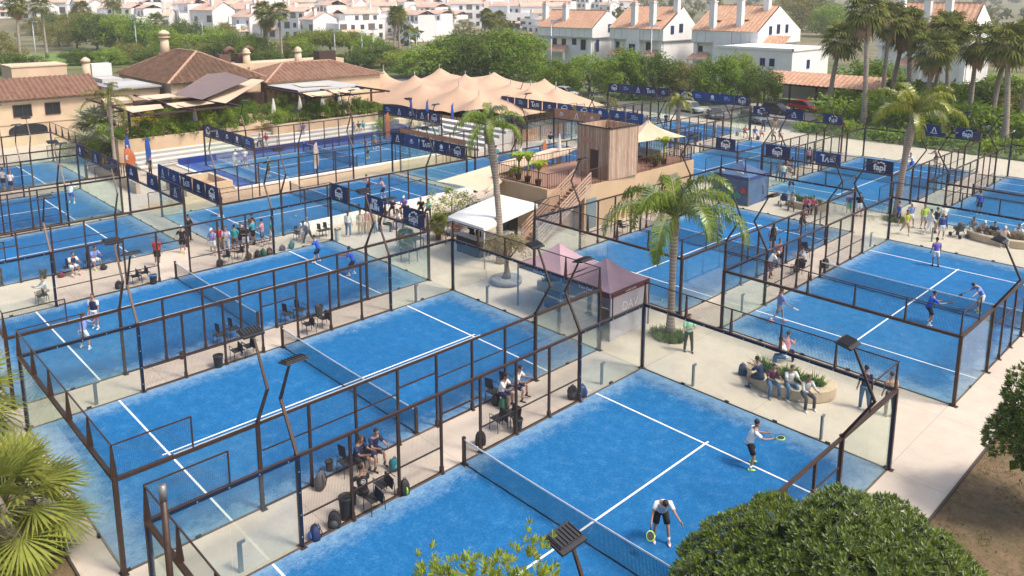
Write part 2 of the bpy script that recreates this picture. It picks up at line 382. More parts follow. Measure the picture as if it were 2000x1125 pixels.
def court(key,x0,y0,phrase,lamps='frln',z=0,turf=None,cage=True):
    """x0 = left edge, y0 = far edge of a 10 x 20 m court"""
    cx,cy_=x0+5,y0-10
    t=link('court_surface',TURF,None,(cx,cy_,z)); struct(t)
    l=link('court_lines',LINES,None,(cx,cy_,z)); struct(l)
    if cage:
        r=thing('court_cage','steel and glass cage round the '+phrase,'court cage',(cx,cy_,z),0,'cages of the padel courts')
        for n,me in CAGE:
            if n!='pale_strip' or key in 'BCJ': link(n,me,r)
        for k,(sx,sy,w) in {'f':(-1,1,'far'),'r':(1,1,'right'),'l':(-1,-1,'left'),'n':(1,-1,'near')}.items():
            if k not in lamps: continue
            f=thing('floodlight','bent floodlight at the %s corner of the %s'%(NEARNESS[w],phrase),'floodlight',(cx+sx*5.06,cy_+sy*6,z),0 if sx>0 else PI,'floodlights on bent poles')
            for n,me in LAMP: link(n,me,f)
    n_=thing('padel_net','white taped net across the '+phrase,'net',(cx,cy_,z),0,'nets of the padel courts')
    for n,me in NET: link(n,me,n_)
CT={'A':(0,0,'nearest court'),
 'B':(-12.5,0,'second court from the round bush'),
 'C':(-24.7,0,'third court from the round bush'),
 'E':(.1,26.2,'court past the green tee man'),
 'F':(-12.35,26.2,'court behind the purple gazebos'),
 'D':(-40,-7.3,'court behind the red tee man'),
 'H':(-51.2,-7.5,'second court of the left row'),
 'I':(-65,-6,'court beside the cream building'),
 'J':(-38,14.3,'court in front of the show court'),
 'L':(-38,35.3,'court behind the long tan sail'),
 'K':(-24.7,52.6,'court behind the wooden tower'),
 'M':(-49.5,58.5,'court at the stretch tent end'),
 'N':(-38.3,58.6,'court nearest the car park'),
 'O':(-12.4,52.7,'court behind the stroller planter'),
 'P':(.1,52.8,'court along the fan palms'),
 'S':(-53,23.9,'show court below the bleachers')}
for k,(x,y,ph) in CT.items(): court(k,x,y,ph,z=.01 if k=='S' else 0)
ORD=['first','second','third','fourth','fifth','sixth','seventh','eighth','ninth','tenth','eleventh','twelfth','thirteenth','fourteenth','fifteenth','sixteenth','seventeenth','eighteenth','nineteenth','twentieth']
def tile_mat(name,c1,c2,c3,s=1.0):
    t=NT(name); g=t.coord('Object')
    vo=t.n('ShaderNodeTexVoronoi',Vector=g,Scale=3.2*s); a=t.noise(g,.6*s,5,.7,.6); b=t.noise(g,9*s,3,.6)
    c=t.mix(t.sep(vo.outputs['Color'])[0],c1,c2); c=t.mix(t.ramp(a,[(.42,G(0)),(.68,G(.75))]),c,c3); c=t.mix(t.ramp(b,[(.35,G(.35)),(.6,G(0))]),c,tuple(x*.55 for x in c1))
    t.set(t.b,'Base Color',c); t.set(t.b,'Roughness',.9); t.set(t.b,'Specular IOR Level',.2); return t.m
M_TILE_O=tile_mat('terracotta_tile',(.50,.27,.17),(.66,.42,.29),(.44,.27,.18))
M_TILE_B=tile_mat('old_brown_tile',(.10,.055,.036),(.175,.10,.068),(.085,.062,.04),.8)
M_TILE_R=tile_mat('red_brown_tile',(.165,.085,.058),(.255,.14,.098),(.26,.165,.12))
M_STUC=mat('white_stucco',(.77,.75,.73),.9,var=.06,scale=.6); M_CREAM=mat('cream_stucco',(.58,.45,.31),.9,var=.1,scale=.7)
M_BEIGE=mat('beige_render',(.52,.38,.25),.9,var=.12,scale=.5); M_BLUEF=mat('blue_frame',(.02,.05,.27),.5); M_PANE=mat('window_pane',(.03,.035,.04),.12)
M_DWOOD=mat('dark_wood',(.05,.028,.02),.6,var=.3,scale=12); M_SAIL=mat('sand_sailcloth',(.62,.46,.33),.85,var=.06,scale=1.5); M_TENT=mat('tan_tent_cloth',(.50,.335,.23),.85,var=.05,scale=.35)
def tiles(mb,poly,eave_a,eave_b,per=.5,amp=.06,m=0,ns=6):
    """barrel tiles over a planar convex polygon; columns run at right angles to the eave line a->b"""
    a=Vector(eave_a);b=Vector(eave_b);e=(b-a).normalized(); P=[Vector(q) for q in poly]
    n=(P[1]-P[0]).cross(P[2]-P[0]).normalized(); 
    if n.z<0:n=-n
    s=n.cross(e); 
    uv=[((q-a).dot(e),(q-a).dot(s)) for q in P]; u0=min(u for u,v in uv); u1=max(u for u,v in uv)
    k=max(1,int((u1-u0)/per*ns)); rows=[]
    for i in range(k+1):
        u=u0+(u1-u0)*i/k; u=min(max(u,u0+1e-4),u1-1e-4); vs=[]
        for j in range(len(uv)):
            (ua,va),(ub,vb)=uv[j],uv[(j+1)%len(uv)]
            if (ua-u)*(ub-u)<=0 and abs(ua-ub)>1e-9: vs.append(va+(vb-va)*(u-ua)/(ub-ua))
        if len(vs)<2: continue
        h=amp*abs(math.cos(PI*(u-u0)/per)); rows.append((a+e*u+s*min(vs)+n*h,a+e*u+s*max(vs)+n*h))
    vv=[];ff=[]
    for q,w in rows: vv+= [q,w]
    for i in range(len(rows)-1): ff.append((2*i,2*i+2,2*i+3,2*i+1))
    mb.add(vv,ff,m)
def window(parent,c,w,h,ax,frame=M_BLUEF,name='window',cross=True,out=1):
    """window on a wall; ax 'x' = wall runs along x and faces -y, 'y' = wall runs along y and faces +x"""
    f=MB();p=MB();t=.09
    def bx(mb,u0,u1,z0,z1,d0,d1):
        if ax=='x': mb.b2(c[0]+u0,c[0]+u1,c[1]-d1*out,c[1]-d0*out,c[2]+z0,c[2]+z1)
        else: mb.b2(c[0]+d0*out,c[0]+d1*out,c[1]+u0,c[1]+u1,c[2]+z0,c[2]+z1)
    bx(f,-w/2-t,-w/2,-h/2-t,h/2+t,0,.1); bx(f,w/2,w/2+t,-h/2-t,h/2+t,0,.1); bx(f,-w/2,w/2,h/2,h/2+t,0,.1); bx(f,-w/2,w/2,-h/2-t,-h/2,0,.1)
    if cross: bx(f,-.04,.04,-h/2,h/2,.01,.09)
    bx(p,-w/2,w/2,-h/2,h/2,0,.03)
    o=f.build(name,frame,parent); p.build('pane',M_PANE,o); return o
def chimney(parent,x,y,z0,z1,w=1.0,m=M_STUC):
    c=MB(); c.b2(x-w/2,x+w/2,y-w/2,y+w/2,z0,z1); o=c.build('chimney',m,parent)
    k=MB(); k.box((x,y,z1+.12),(w*1.25,w*1.25,.24)); k.b2(x-w*.4,x+w*.4,y-w*.4,y+w*.4,z1+.24,z1+.5); k.box((x,y,z1+.75),(w*1.1,w*1.1,.5),0,1,.2); k.build('chimney_cap',[m,M_TILE_O],o)
# ---------------------------------------------------------------- white townhouses behind the car park
def townhouse(X,Y,L,D,yp,zp,label,bays,ev=8.7,seed=0):
    rnd=random.Random(seed); t=thing('townhouse',label,'house',(X,Y,0),0,'white townhouses with tiled roofs')
    w=MB(); w.b2(-L,-.4,.9,D-.4,0,6.4)
    w.add([(-L-.2,0,6.3),(0,0,6.3),(0,D,6.3),(-L-.2,D,6.3),(-L-.2,0,ev),(0,0,ev),(0,D,ev),(-L-.2,D,ev),(-L-.2,yp,zp),(0,yp,zp)],
          [(3,2,1,0),(0,1,5,4),(1,2,6,9,5),(2,3,7,6),(3,0,4,8,7)])
    w.b2(-1.3,-.5,.15,.9,0,6.29); w.b2(-L+.2,-L+1,.15,.9,0,6.29)
    w.build('wall',M_STUC,t)
    r=MB(); tiles(r,[(-L-.3,-.25,ev-.05),(-.12,-.25,ev-.05),(-.12,yp,zp+.12),(-L-.3,yp,zp+.12)],(-L-.3,-.25,ev-.05),(-.12,-.25,ev-.05),.9,.11)
    tiles(r,[(-L-.3,D+.2,ev-.05),(-.12,D+.2,ev-.05),(-.12,yp,zp+.1),(-L-.3,yp,zp+.1)],(-L-.3,D+.2,ev-.05),(-.12,D+.2,ev-.05),.9,.11)
    r.bar((-L-.3,yp,zp+.2),(-.1,yp,zp+.2),.3,.22); ro=r.build('roof',M_TILE_O,t)
    sl=lambda y:ev+(zp-ev)*y/yp
    for fx,fy,h in bays['chim']: chimney(ro,-L*fx,yp*fy,sl(yp*fy)-.4,sl(yp*fy)+h,1.15)
    for fx,z,ww,hh,bl in bays['front']: window(t,(-L*fx,.9,z),ww,hh,'x',M_BLUEF if bl else M_DWOOD)
    for fy,z,ww,hh in bays['gable']: window(t,(0,D*fy,z),ww,hh,'y')
    for fx,wd in bays['canopy']:
        c=MB(); tiles(c,[(-L*fx-wd/2,-1.6,3.0),(-L*fx+wd/2,-1.6,3.0),(-L*fx+wd/2-1,.9,4.3),(-L*fx-wd/2+1,.9,4.3)],(-L*fx-wd/2,-1.6,3.0),(-L*fx+wd/2,-1.6,3.0),.7,.1)
        c.b2(-L*fx-wd/2,-L*fx+wd/2,-1.5,-1.3,2.7,2.98,1); c.b2(-L*fx-wd/2+.1,-L*fx-wd/2+.5,-1.55,-1.1,0,2.7,1); c.b2(-L*fx+wd/2-.5,-L*fx+wd/2-.1,-1.55,-1.1,0,2.7,1); c.build('porch_roof',[M_TILE_O,M_STUC],t)
    for fx,wd in bays.get('bay',[]):
        c=MB(); c.b2(-L*fx-wd/2,-L*fx+wd/2,-.35,.9,0,6.31); c.b2(-L*fx-wd/2+.1,-L*fx+wd/2-.1,-.38,-.1,6.31,ev-.2); c.build('bay',M_STUC,t)
        window(t,(-L*fx,-.35,3.9),1.5,2.9,'x')
    v=MB()
    for fx,wd in bays.get('bay',[]):
        for k in (-1,0,1): v.b2(-L*fx+k*.8-.12,-L*fx+k*.8+.12,-.365,-.352,5.75,6.0)
    for k in range(int(L/2)): v.b2(-L+1+k*2.0,-L+1.12+k*2.0,-.012,-.001,6.45,ev-.35)
    v.b2(-L-.2,0,-.1,-.013,6.24,6.42); v.b2(.013,.1,0,D,6.24,6.42); v.build('cornice',M_LGREY,t)
    v=MB(); v.tube([(-.45,.82,.1),(-.45,.82,6.2)],.06,6); v.build('drain_pipe',M_LGREY,t)
    v=MB(); v.tube([(-L*.5,yp,zp),(-L*.5,yp,zp+2.2)],.03,4)
    for k in range(4): v.bar((-L*.5-.5+.06*k,yp,zp+1.5+.2*k),(-L*.5+.5-.06*k,yp,zp+1.5+.2*k),.025)
    v.build('aerial',M_GREY,ro)
    for k,(fx,fy) in enumerate(bays.get('sky',[])):
        c=MB(); y=yp*fy; c.bar((-L*fx-.5,y,sl(y)+.22),(-L*fx+.5,y,sl(y)+.22),.9,.16); c.build('skylight',M_PANE,ro)
    return t
townhouse(-99.2,113.8,17.3,12.5,5.2,12.3,'white townhouse with terracotta roof and no bay, leftmost of the townhouses',dict(chim=[(.98,.45,3.5),(.6,.45,3.2)],front=[(.72,5,1.1,1.4,0),(.55,5,1.1,1.4,0),(.36,5.2,1.1,1.3,1),(.2,4.6,1.3,2.2,0)],gable=[(.5,8.4,1.2,1.7),(.15,4.5,.8,2.6)],canopy=[(.62,7)]),8.5,1)
townhouse(-80.3,114.5,14.2,13,7.2,13.4,'white townhouse with three chimneys on its roof, in the middle of the row',dict(chim=[(.60,.16,4.4),(.27,.2,4.6),(.05,.8,2.6)],front=[(.9,4.8,.8,1.7,1),(.3,5.0,1.3,1.6,0)],gable=[(.25,8.6,1.0,1.6),(.5,8.9,1.2,1.7)],canopy=[(.85,4.6),(.2,4.8)],bay=[(.55,3.4)],sky=[(.2,.35)]),8.8,2)
townhouse(-59.6,116.6,14.8,17.6,8.1,13.7,'white townhouse with wide gable of three blue windows beside the palms',dict(chim=[(.72,.1,5.2),(.34,.22,5),(.14,.85,2.5)],front=[(.9,4.6,.8,1.7,0),(.24,4.9,1.5,1.7,0)],gable=[(.27,9.0,.9,1.5),(.45,9.2,1.0,1.7),(.65,9.2,.9,1.5)],canopy=[(.87,5),(.14,5.2)],bay=[(.52,4)],sky=[(.7,.35),(.3,.4)]),8.8,3)
townhouse(-26.3,130.3,16,14,5.6,14.3,'white townhouse rising behind the fan palms near the right edge',dict(chim=[(.5,.3,4.2),(.3,.5,3.6),(.8,.4,4.2)],front=[(.5,5,1.2,1.5,1)],gable=[(.35,9.4,1.0,1.7)],canopy=[(.6,5)]),9.3,4)
townhouse(-8,137,10,12,5,12.2,'small white townhouse with tall chimney farthest right behind the palms',dict(chim=[(.4,.5,5.5)],front=[(.5,5,1.2,1.5,1)],gable=[(.5,8.4,1.0,1.7)],canopy=[(.6,5)]),8,5)
# white side wing of the third townhouse, and the tiled carport in front of it
t=thing('side_wing','white flat walled house wing with two small blue windows','house',(-52,104,0))
m=MB(); m.b2(-9,6,0,14,0,6.6); m.b2(-9.2,6.2,-.2,.0,6.3,6.75); m.b2(6,6.2,-.2,14,6.3,6.75); m.build('wall',M_STUC,t)
for x in (0.5,2.3): window(t,(x,0,4.2),.8,1.2,'x')
window(t,(6,6,3.8),.9,1.4,'y')
m=MB(); tiles(m,[(-9,14.5,6.5),(-3,14.5,6.5),(-3,17,8),(-9,17,8)],(-9,14.5,6.5),(-3,14.5,6.5),.8,.1); m.build('roof',M_TILE_O,t)
t=thing('carport','open car shelter with terracotta roof beside the red car','carport',(-38.6,84,0))
m=MB(); tiles(m,[(-2,-.6,3.0),(15.5,-.6,3.0),(15.5,3.2,4.5),(-2,3.2,4.5)],(-2,-.6,3.0),(15.5,-.6,3.0),.7,.1); tiles(m,[(-2,7,3.0),(15.5,7,3.0),(15.5,3.2,4.5),(-2,3.2,4.5)],(-2,7,3.0),(15.5,7,3.0),.7,.1); m.build('roof',M_TILE_O,t)
for x in (-1.5,2.5,6.5,10.5,15): 
    m=MB(); m.b2(x-.1,x+.1,-.1,.1,0,2.95); m.build('post',M_DWOOD,t)
m=MB(); m.b2(-2,15.5,6.6,6.9,0,2.9); m.b2(11.5,15.3,2.6,6.6,0,2.95); m.build('wall',M_STUC,t)
m=MB(); m.b2(-1.9,15.4,-.2,.0,2.75,2.98); m.build('beam',M_DWOOD,t)
# ---------------------------------------------------------------- stretch tent
def tent():
    # corner line, support points and folds of a stretched freeform canopy
    peaks=[(-73.1,38,6.2),(-65.4,37.6,5.9),(-67.5,43.5,6.4),(-65,41.5,6.2),(-54.2,35.8,5.6),(-58.6,40.6,6.2),(-49.2,34.6,5.0),(-56.3,42.8,6.1),(-51.2,41.6,5.6),(-48.0,41.9,5.7),(-46.3,44.5,5.5),(-61,35.5,5.2),(-70,46,6),(-60,47,6),(-52,48.5,5.6)]
    edge=[(-77,33.0),(-64.7,31.7),(-53.9,31.9),(-48.6,32.6),(-44.6,37),(-43.4,44),(-44.5,52),(-52,55),(-66,54),(-78,50)]
    ctr=Vector((-60,43)); nu,nr=140,46; E=[]
    P=[Vector(e) for e in edge]; per=[0]
    for i in range(len(P)): per.append(per[-1]+(P[(i+1)%len(P)]-P[i]).length)
    for j in range(nu):
        d=per[-1]*j/nu
        for i in range(len(P)):
            if per[i]<=d<per[i+1]:
                f=(d-per[i])/(per[i+1]-per[i]); q=P[i].lerp(P[(i+1)%len(P)],f); sag=math.sin(PI*f)
                E.append((q.lerp(ctr,.035*sag),1.55+.35*abs(math.cos(PI*f))**2+ .2*sag)); break
    vs=[];fs=[]
    for k in range(nr+1):
        f=k/nr
        for q,ze in E:
            p=q.lerp(ctr,f)
            base=ze+(4.75-ze)*(1-(1-f)**1.9)
            z=base
            for x,y,zp in peaks:
                d=math.hypot(p.x-x,p.y-y); zp-=.35; z=max(z,base+(zp-base)*math.exp(-(d/1.55)**.8)) if zp>base else z
            vs.append((p.x,p.y,z))
    for k in range(nr):
        for j in range(nu): fs.append((k*nu+j,k*nu+(j+1)%nu,(k+1)*nu+(j+1)%nu,(k+1)*nu+j))
    t=thing('stretch_tent','huge tan freeform stretch tent with many peaks','tent',(0,0,0))
    me=bpy.data.meshes.new('canopy'); me.from_pydata(vs,[],fs); me.materials.append(M_TENT); me.polygons.foreach_set('use_smooth',[True]*len(fs)); link('canopy',me,t)
    for x,y,z in peaks[:11]:
        m=MB(); m.tube([(x,y,0),(x,y,z-.05)],.06,6); m.build('pole',M_GREY,t)
    m=MB(); 
    for i in (1,2,3,4,5,6): e=edge[i]; m.bar((e[0],e[1],1.9),(e[0]+(e[0]-ctr.x)*.12,e[1]+(e[1]-ctr.y)*.18,0),.03)
    m.build('guy_rope',M_DARK,t)
tent()
# ---------------------------------------------------------------- clubhouse
def hip(mb,x0,x1,y0,y1,ze,zr,over=.4,per=.62,amp=.13,axis='x',m=0):
    x0-=over;x1+=over;y0-=over;y1+=over
    if axis=='x': h=(y1-y0)/2; ym=(y0+y1)/2; r0=(x0+h,ym,zr); r1=(x1-h,ym,zr)
    else: h=(x1-x0)/2; xm=(x0+x1)/2; r0=(xm,y0+h,zr); r1=(xm,y1-h,zr)
    a,b,c,d=(x0,y0,ze),(x1,y0,ze),(x1,y1,ze),(x0,y1,ze)
    faces=[([a,b,r1,r0],a,b),([b,c,r1],b,c),([c,d,r0,r1],c,d),([d,a,r0],d,a)] if axis=='x' else [([a,b,r0],a,b),([b,c,r1,r0],b,c),([c,d,r1],c,d),([d,a,r0,r1],d,a)]
    for P,e0,e1 in faces: tiles(mb,P,e0,e1,per,amp,m)
    for p,q in ((a,r0),(b,r1 if axis=='x' else r0),(c,r1),(d,r0 if axis=='x' else r1),(r0,r1)): mb.bar((p[0],p[1],p[2]+.08),(q[0],q[1],q[2]+.08),.26,.16,1)
M_RIDGE=mat('ridge_tile',(.42,.27,.19),.9,var=.2,scale=3)
t=thing('clubhouse_hall','clubhouse hall with brown hipped tile roof and round capped chimney','clubhouse',(0,0,0))
m=MB(); m.b2(-88,-71,7.9,18.6,0,6.0); m.build('wall',M_CREAM,t)
m=MB(); hip(m,-88,-71,7.9,18.6,5.95,9.0,.5); ro=m.build('roof',[M_TILE_B,M_RIDGE],t)
m=MB(); m.tube([(-84.6,12.6,8.0),(-84.6,12.6,10.4)],[.62,.5],10); o=m.build('chimney',M_CREAM,ro)
m=MB(); m.lathe((-84.6,12.6,10.4),[(.72,0),(.74,.12),(.5,.2),(.5,.4),(.78,.45),(.6,.75),(.15,1.0)],10); m.build('chimney_cap',[M_CREAM],o)
t=thing('clubhouse_wing','long low clubhouse wing with reddish tile roof next to the tent','clubhouse',(0,0,0))
m=MB(); m.b2(-80,-70.5,19.2,35.6,0,5.3); m.b2(-84,-80,17,36,0,6.9); m.build('wall',M_CREAM,t)
m=MB(); hip(m,-80,-70.5,19.2,35.6,5.25,7.1,.4,axis='y'); ro=m.build('roof',[M_TILE_R,M_RIDGE],t)
for x,y in ((-80.5,21.5),(-79,28.2)):
    m=MB(); m.tube([(x,y,5.9),(x,y,8.2)],[.55,.45],10); o=m.build('chimney',M_CREAM,ro); m=MB(); m.lathe((x,y,8.2),[(.6,0),(.62,.1),(.45,.2),(.5,.4),(.1,.7)],10); m.build('chimney_cap',M_CREAM,o)
for x,y in ((-82,19),(-82,21.6)):
    m=MB(); m.box((x,y,7.5),(1.3,1.5,1.3)); m.tube([(x,y+.3,8.0),(x,y+.3,8.6),(x,y+.9,8.9),(x,y+1.5,8.5)],.35,8); m.build('roof_fan',mat('rusty_duct',(.11,.06,.045),.6,var=.3,scale=4),ro)
m=MB(); m.box((-78.5,32,7.4),(1.6,2.6,1.6)); m.build('roof_box',M_DWOOD,ro)
m=MB(); m.b2(-70.5,-70.45,31,32,3.4,4.2); m.build('window',M_PANE,t)
t=thing('left_building','cream building with striped tile roof and arched window at the left edge','building',(0,0,0))
m=MB(); m.b2(-84,-76,-22,2.0,0,5.1); m.b2(-76,-75.9,-22,2,4.55,4.75); m.b2(-76,-75.92,-22,2,2.35,2.5); m.build('wall',M_CREAM,t)
m=MB(); tiles(m,[(-75.4,-22.3,4.95),(-75.4,2.2,4.95),(-80.2,2.2,6.8),(-80.2,-22.3,6.8)],(-75.4,-22.3,4.95),(-75.4,2.2,4.95),.5,.14); tiles(m,[(-84.6,-22.3,4.95),(-84.6,2.2,4.95),(-80.2,2.2,6.8),(-80.2,-22.3,6.8)],(-84.6,-22.3,4.95),(-84.6,2.2,4.95),.42,.07); m.build('roof',[M_TILE_R],t)
for y,w in ((-5.75,1.55),(-2.9,1.3)): window(t,(-76,y,3.75),w,1.1,'y',M_DWOOD)
m=MB(); pts=[(-7.2,1.3)]+[(-5.4+1.8*math.cos(PI-PI*k/10),1.7+.65*math.sin(PI*k/10)) for k in range(11)]+[(-3.6,1.3)]
m.prism([(-75.93,y,z) for y,z in pts],(0,0,0),(-.12,0,0)); m.build('arched_window',M_PANE,t)
m=MB(); m.b2(-90,-85,-4.5,1.2,4,7.6); m.b2(-89.8,-84.9,-4.6,1.3,7.6,7.75); m.build('roof_parapet',M_CREAM,t)
m=MB(); m.tube([(-82.5,2.6,5.5),(-82.5,2.6,8)],[.5,.42],10); m.lathe((-82.5,2.6,8),[(.55,0),(.5,.3),(.1,.6)],10); m.build('chimney',M_CREAM,t)
t=thing('kitchen_block','flat roofed service block with white cooling unit beside the tiled hall','building',(0,0,0))
m=MB(); m.b2(-84,-72.5,2.2,7.2,0,5.6); m.build('wall',M_CREAM,t)
m=MB(); m.b2(-83,-72,2.1,7.3,5.6,5.75); m.b2(-78,-73,3,6.5,5.75,5.95,1); m.b2(-82.5,-79,3.2,5.4,5.75,6.2,1); m.build('flat_roof',[mat('roof_felt',(.30,.29,.28),.7),M_LGREY],t)
m=MB(); m.b2(-84.5,-82.8,3.3,5.5,6.2,7.7); m.build('cooling_unit',mat('unit_white',(.6,.6,.6),.5),t)
# terrace floor, planters and pergola
m=MB(); m.b2(-71,-59.95,-1.6,27,0,1.9); m.b2(-75.5,-71,2.2,7.8,0,1.9); o=m.build('terrace',M_BEIGE); struct(o)
def planter_wall(name,label,x0,x1,y0,y1,z0,z1):
    t=thing(name,label,'planter',(0,0,0),0,'terrace planters'); m=MB(); w=.3
    m.b2(x1-w,x1,y0,y1,z0,z1); m.b2(x0,x0+w,y0,y1,z0,z1); m.b2(x0+w,x1-w,y0,y0+w,z0,z1); m.b2(x0+w,x1-w,y1-w,y1,z0,z1); m.build('wall',M_BEIGE,t)
    m=MB(); m.b2(x0+w,x1-w,y0+w,y1-w,z0,z1-.15); m.build('soil',M_SOIL,t)
planter_wall('stone_planter','long beige planter wall above the bleachers nearest the left cage rows',-59.9,-57.9,-2.2,10.8,0,2.45)
planter_wall('stone_planter','long beige planter wall above the bleachers beside the tent',-59.9,-57.9,13.2,26.5,0,2.2)
m=MB(); m.b2(-59.9,-58.2,10.8,13.2,0,1.5); o=m.build('terrace_steps',M_BEIGE); struct(o)
def sail(label,pts,sag=.22,name='shade_sail',group='tan shade sails over the terrace',m=M_SAIL,n=8):
    a,b,c,d=[Vector(p) for p in pts]; mb=MB(); vs=[];fs=[]
    for lay in (0,1):
        for j in range(n+1):
            for i in range(n+1):
                u,v=i/n,j/n; q=a.lerp(b,u).lerp(d.lerp(c,u),v); s=16*u*(1-u)*v*(1-v); vs.append((q.x,q.y,q.z-sag*s+.012*lay))
    N=(n+1)**2
    for lay in (0,1):
        for j in range(n):
            for i in range(n): k=lay*N+j*(n+1)+i; fs.append((k,k+1,k+n+2,k+n+1) if lay else (k,k+n+1,k+n+2,k+1))
    mb.add(vs,fs,0,True); o=mb.build(name,m); tag(o,label,'shade sail',group); return o
SA=[('back left strip, behind the thin dark palm',[(-70.3,.3),(-69.4,3),(-66.3,2),(-65.6,-.7)]),
 ('back strip beside the dark awning',[(-68.9,3.5),(-69.3,7),(-65.8,6.7),(-65,3.3)]),
 ('front left strip, over the left end of the planter',[(-61.4,-.6),(-61.0,3.0),(-57.7,2.1),(-56.7,-1.1)]),
 ('front strip below the dark awning',[(-61.0,3.5),(-61.2,7.2),(-57.9,7.2),(-56.9,3.0)]),
 ('long sloping strip running up to the hall corner',[(-60.9,7.5),(-72.0,17.2),(-68.0,17.6),(-57.1,7.9)]),
 ('back strip by the grey flat roof',[(-68.7,21.5),(-67.1,24.8),(-63.7,24.2),(-64.8,20.7)]),
 ('small front strip beyond the terrace steps',[(-59.5,17.7),(-59.7,20.8),(-56.2,19.6),(-55.8,16.8)]),
 ('outermost strip at the tent end of the terrace',[(-59.7,21.1),(-59.9,25.2),(-55.8,23.3),(-56.8,20.3)])]
for l,p in SA: sail('tan shade sail, '+l,[(x,y,5.1+(.8 if ('sloping' in l and k in(1,2)) else 0)) for k,(x,y) in enumerate(p)])
a=sail('grey brown fabric awning sloping down from the tiled hall',[(-62.6,5.0,5.75),(-58.4,6.1,5.5),(-66.2,15.0,6.3),(-74.5,14.6,7.0)],.15,'fabric_awning',None,mat('grey_awning',(.17,.125,.12),.8,var=.08,scale=1)); a['category']='awning'
t=thing('pergola','dark timber pergola carrying shade sails over the terrace','pergola',(0,0,0))
for y in (-.6,4.2,8.6,18.0,21.8,26.6):
    m=MB(); m.b2(-72 if y<17 else -69,-55.6,y-.09,y+.09,4.82,5.0); m.build('beam',M_DWOOD,t)
    for x in (-59.3,-66):
        m=MB(); m.b2(x-.09,x+.09,y-.09+.001,y+.09-.001,1.9,4.82); m.build('post',M_DWOOD,t)
for x in (-57.2,-61.4,-66.0):
    for y0,y1 in ((-1.2,8.9),(17.4,27)): m=MB(); m.b2(x-.08,x+.08,y0,y1,4.64,4.815); m.build('rail',M_DWOOD,t)
m=MB(); m.b2(-71,-62.5,18.9,27.5,4.85,5.02); m.b2(-70.9,-62.6,18.8,18.9,4.7,5.05,1); o=tag(m.build('terrace_roof',[M_LGREY,M_DWOOD]),'pale grey flat roof over the terrace bar','roof')
m=MB(); m.b2(-72.0,-69.5,4.0,18.2,1.9,4.3); o=tag(m.build('terrace_bar_front',M_DWOOD),'dark timber bar front deep under the terrace sails','bar')
# ---------------------------------------------------------------- show court surround and bleachers
m=MB(); m.poly([(-55.2,2.0),(-42.3,2.0),(-42.3,25.8),(-55.2,25.8)],0,.008); o=m.build('show_court_apron',M_TURF2); struct(o)
m=MB(); m.b2(-42.3,-38.6,-6,24.4,.0,.009); o=m.build('tan_walkway',M_BEIGE); struct(o)
m=MB(); m.b2(-42.35,-42.05,1.9,25.9,0,.12); m.b2(-55.3,-42.35,1.7,2.0,0,.12); m.build('white_kerb',M_STUC)['kind']='structure'
M_STEP=mat('white_concrete',(.56,.55,.52),.85,var=.08,scale=1.2); M_RISER=mat('grey_riser',(.34,.33,.31),.9,var=.1,scale=1)
t=thing('bleachers','white concrete stepped seating facing the show court below the terrace','bleachers',(0,0,0))
for k in range(5):
    m=MB(); x1=-54.9-k*.82; m.b2(-59.0-.9,x1,-1.4,26.4,.0 if k==0 else .28+.3*(k-1)+.001,.28+.3*k); 
    m.b2(x1,x1+.012,-1.4,26.4,.01+.3*k,.20+.3*k,1)
    m.build('step',[M_STEP,M_RISER],t)
t=thing('bleachers','white and grey stepped seating at the end of the show court by the tent','bleachers',(0,0,0))
for k in range(5):
    m=MB(); y0=26.9+k*.95; m.b2(-53.5,-40.6,y0,31.8,.0 if k==0 else .3+.34*(k-1)+.001,.3+.34*k); m.b2(-53.5,-40.6,y0-.012,y0,.02+.34*k,.24+.34*k,1); m.build('step',[M_STEP,M_RISER],t)
m=MB(); m.b2(-55.3,-51.6,26.0,26.25,0,1.5); o=tag(m.build('blue_wall',mat('royal_paint',(.012,.05,.26),.6,var=.1,scale=2)),'royal blue padded wall closing the show court corner','wall')
m=MB(); m.b2(-54.9,-53.6,26.4,31.6,0,1.9); o=tag(m.build('stair_wall',M_CREAM),'cream wall at the end of the grey bleachers','wall')
t=thing('slat_fence','brown timber slat fence in front of the stretch tent','fence',(0,0,0))
m=MB()
for k in range(60): x=-58+k*.31; m.b2(x,x+.2,31.92,31.98,.1,1.95)
m.build('slats',mat('orange_wood',(.36,.18,.08),.7,var=.3,scale=6),t)
for k in range(8): m=MB(); x=-58+k*2.65; m.b2(x-.06,x+.06,31.82,31.915,0,2.0); m.build('post',M_DWOOD,t)
t=thing('slat_fence','brown timber slat fence along the right end of the stretch tent','fence',(0,0,0))
m=MB()
for k in range(62): y=33+k*.33; m.b2(-40.66,-40.6,y,y+.22,.2,1.5)
m.build('slats',_MC['orange_wood'],t)
for k in range(8): m=MB(); y=33+k*2.9; m.b2(-40.59,-40.5,y-.06,y+.06,0,1.7); m.build('post',M_DWOOD,t)
m=MB(); m.b2(-55.02,-54.88,2.0,25.8,0,.62); o=tag(m.build('blue_wall',bpy.data.materials['royal_paint']),'low royal blue wall along the foot of the long white bleachers','wall')
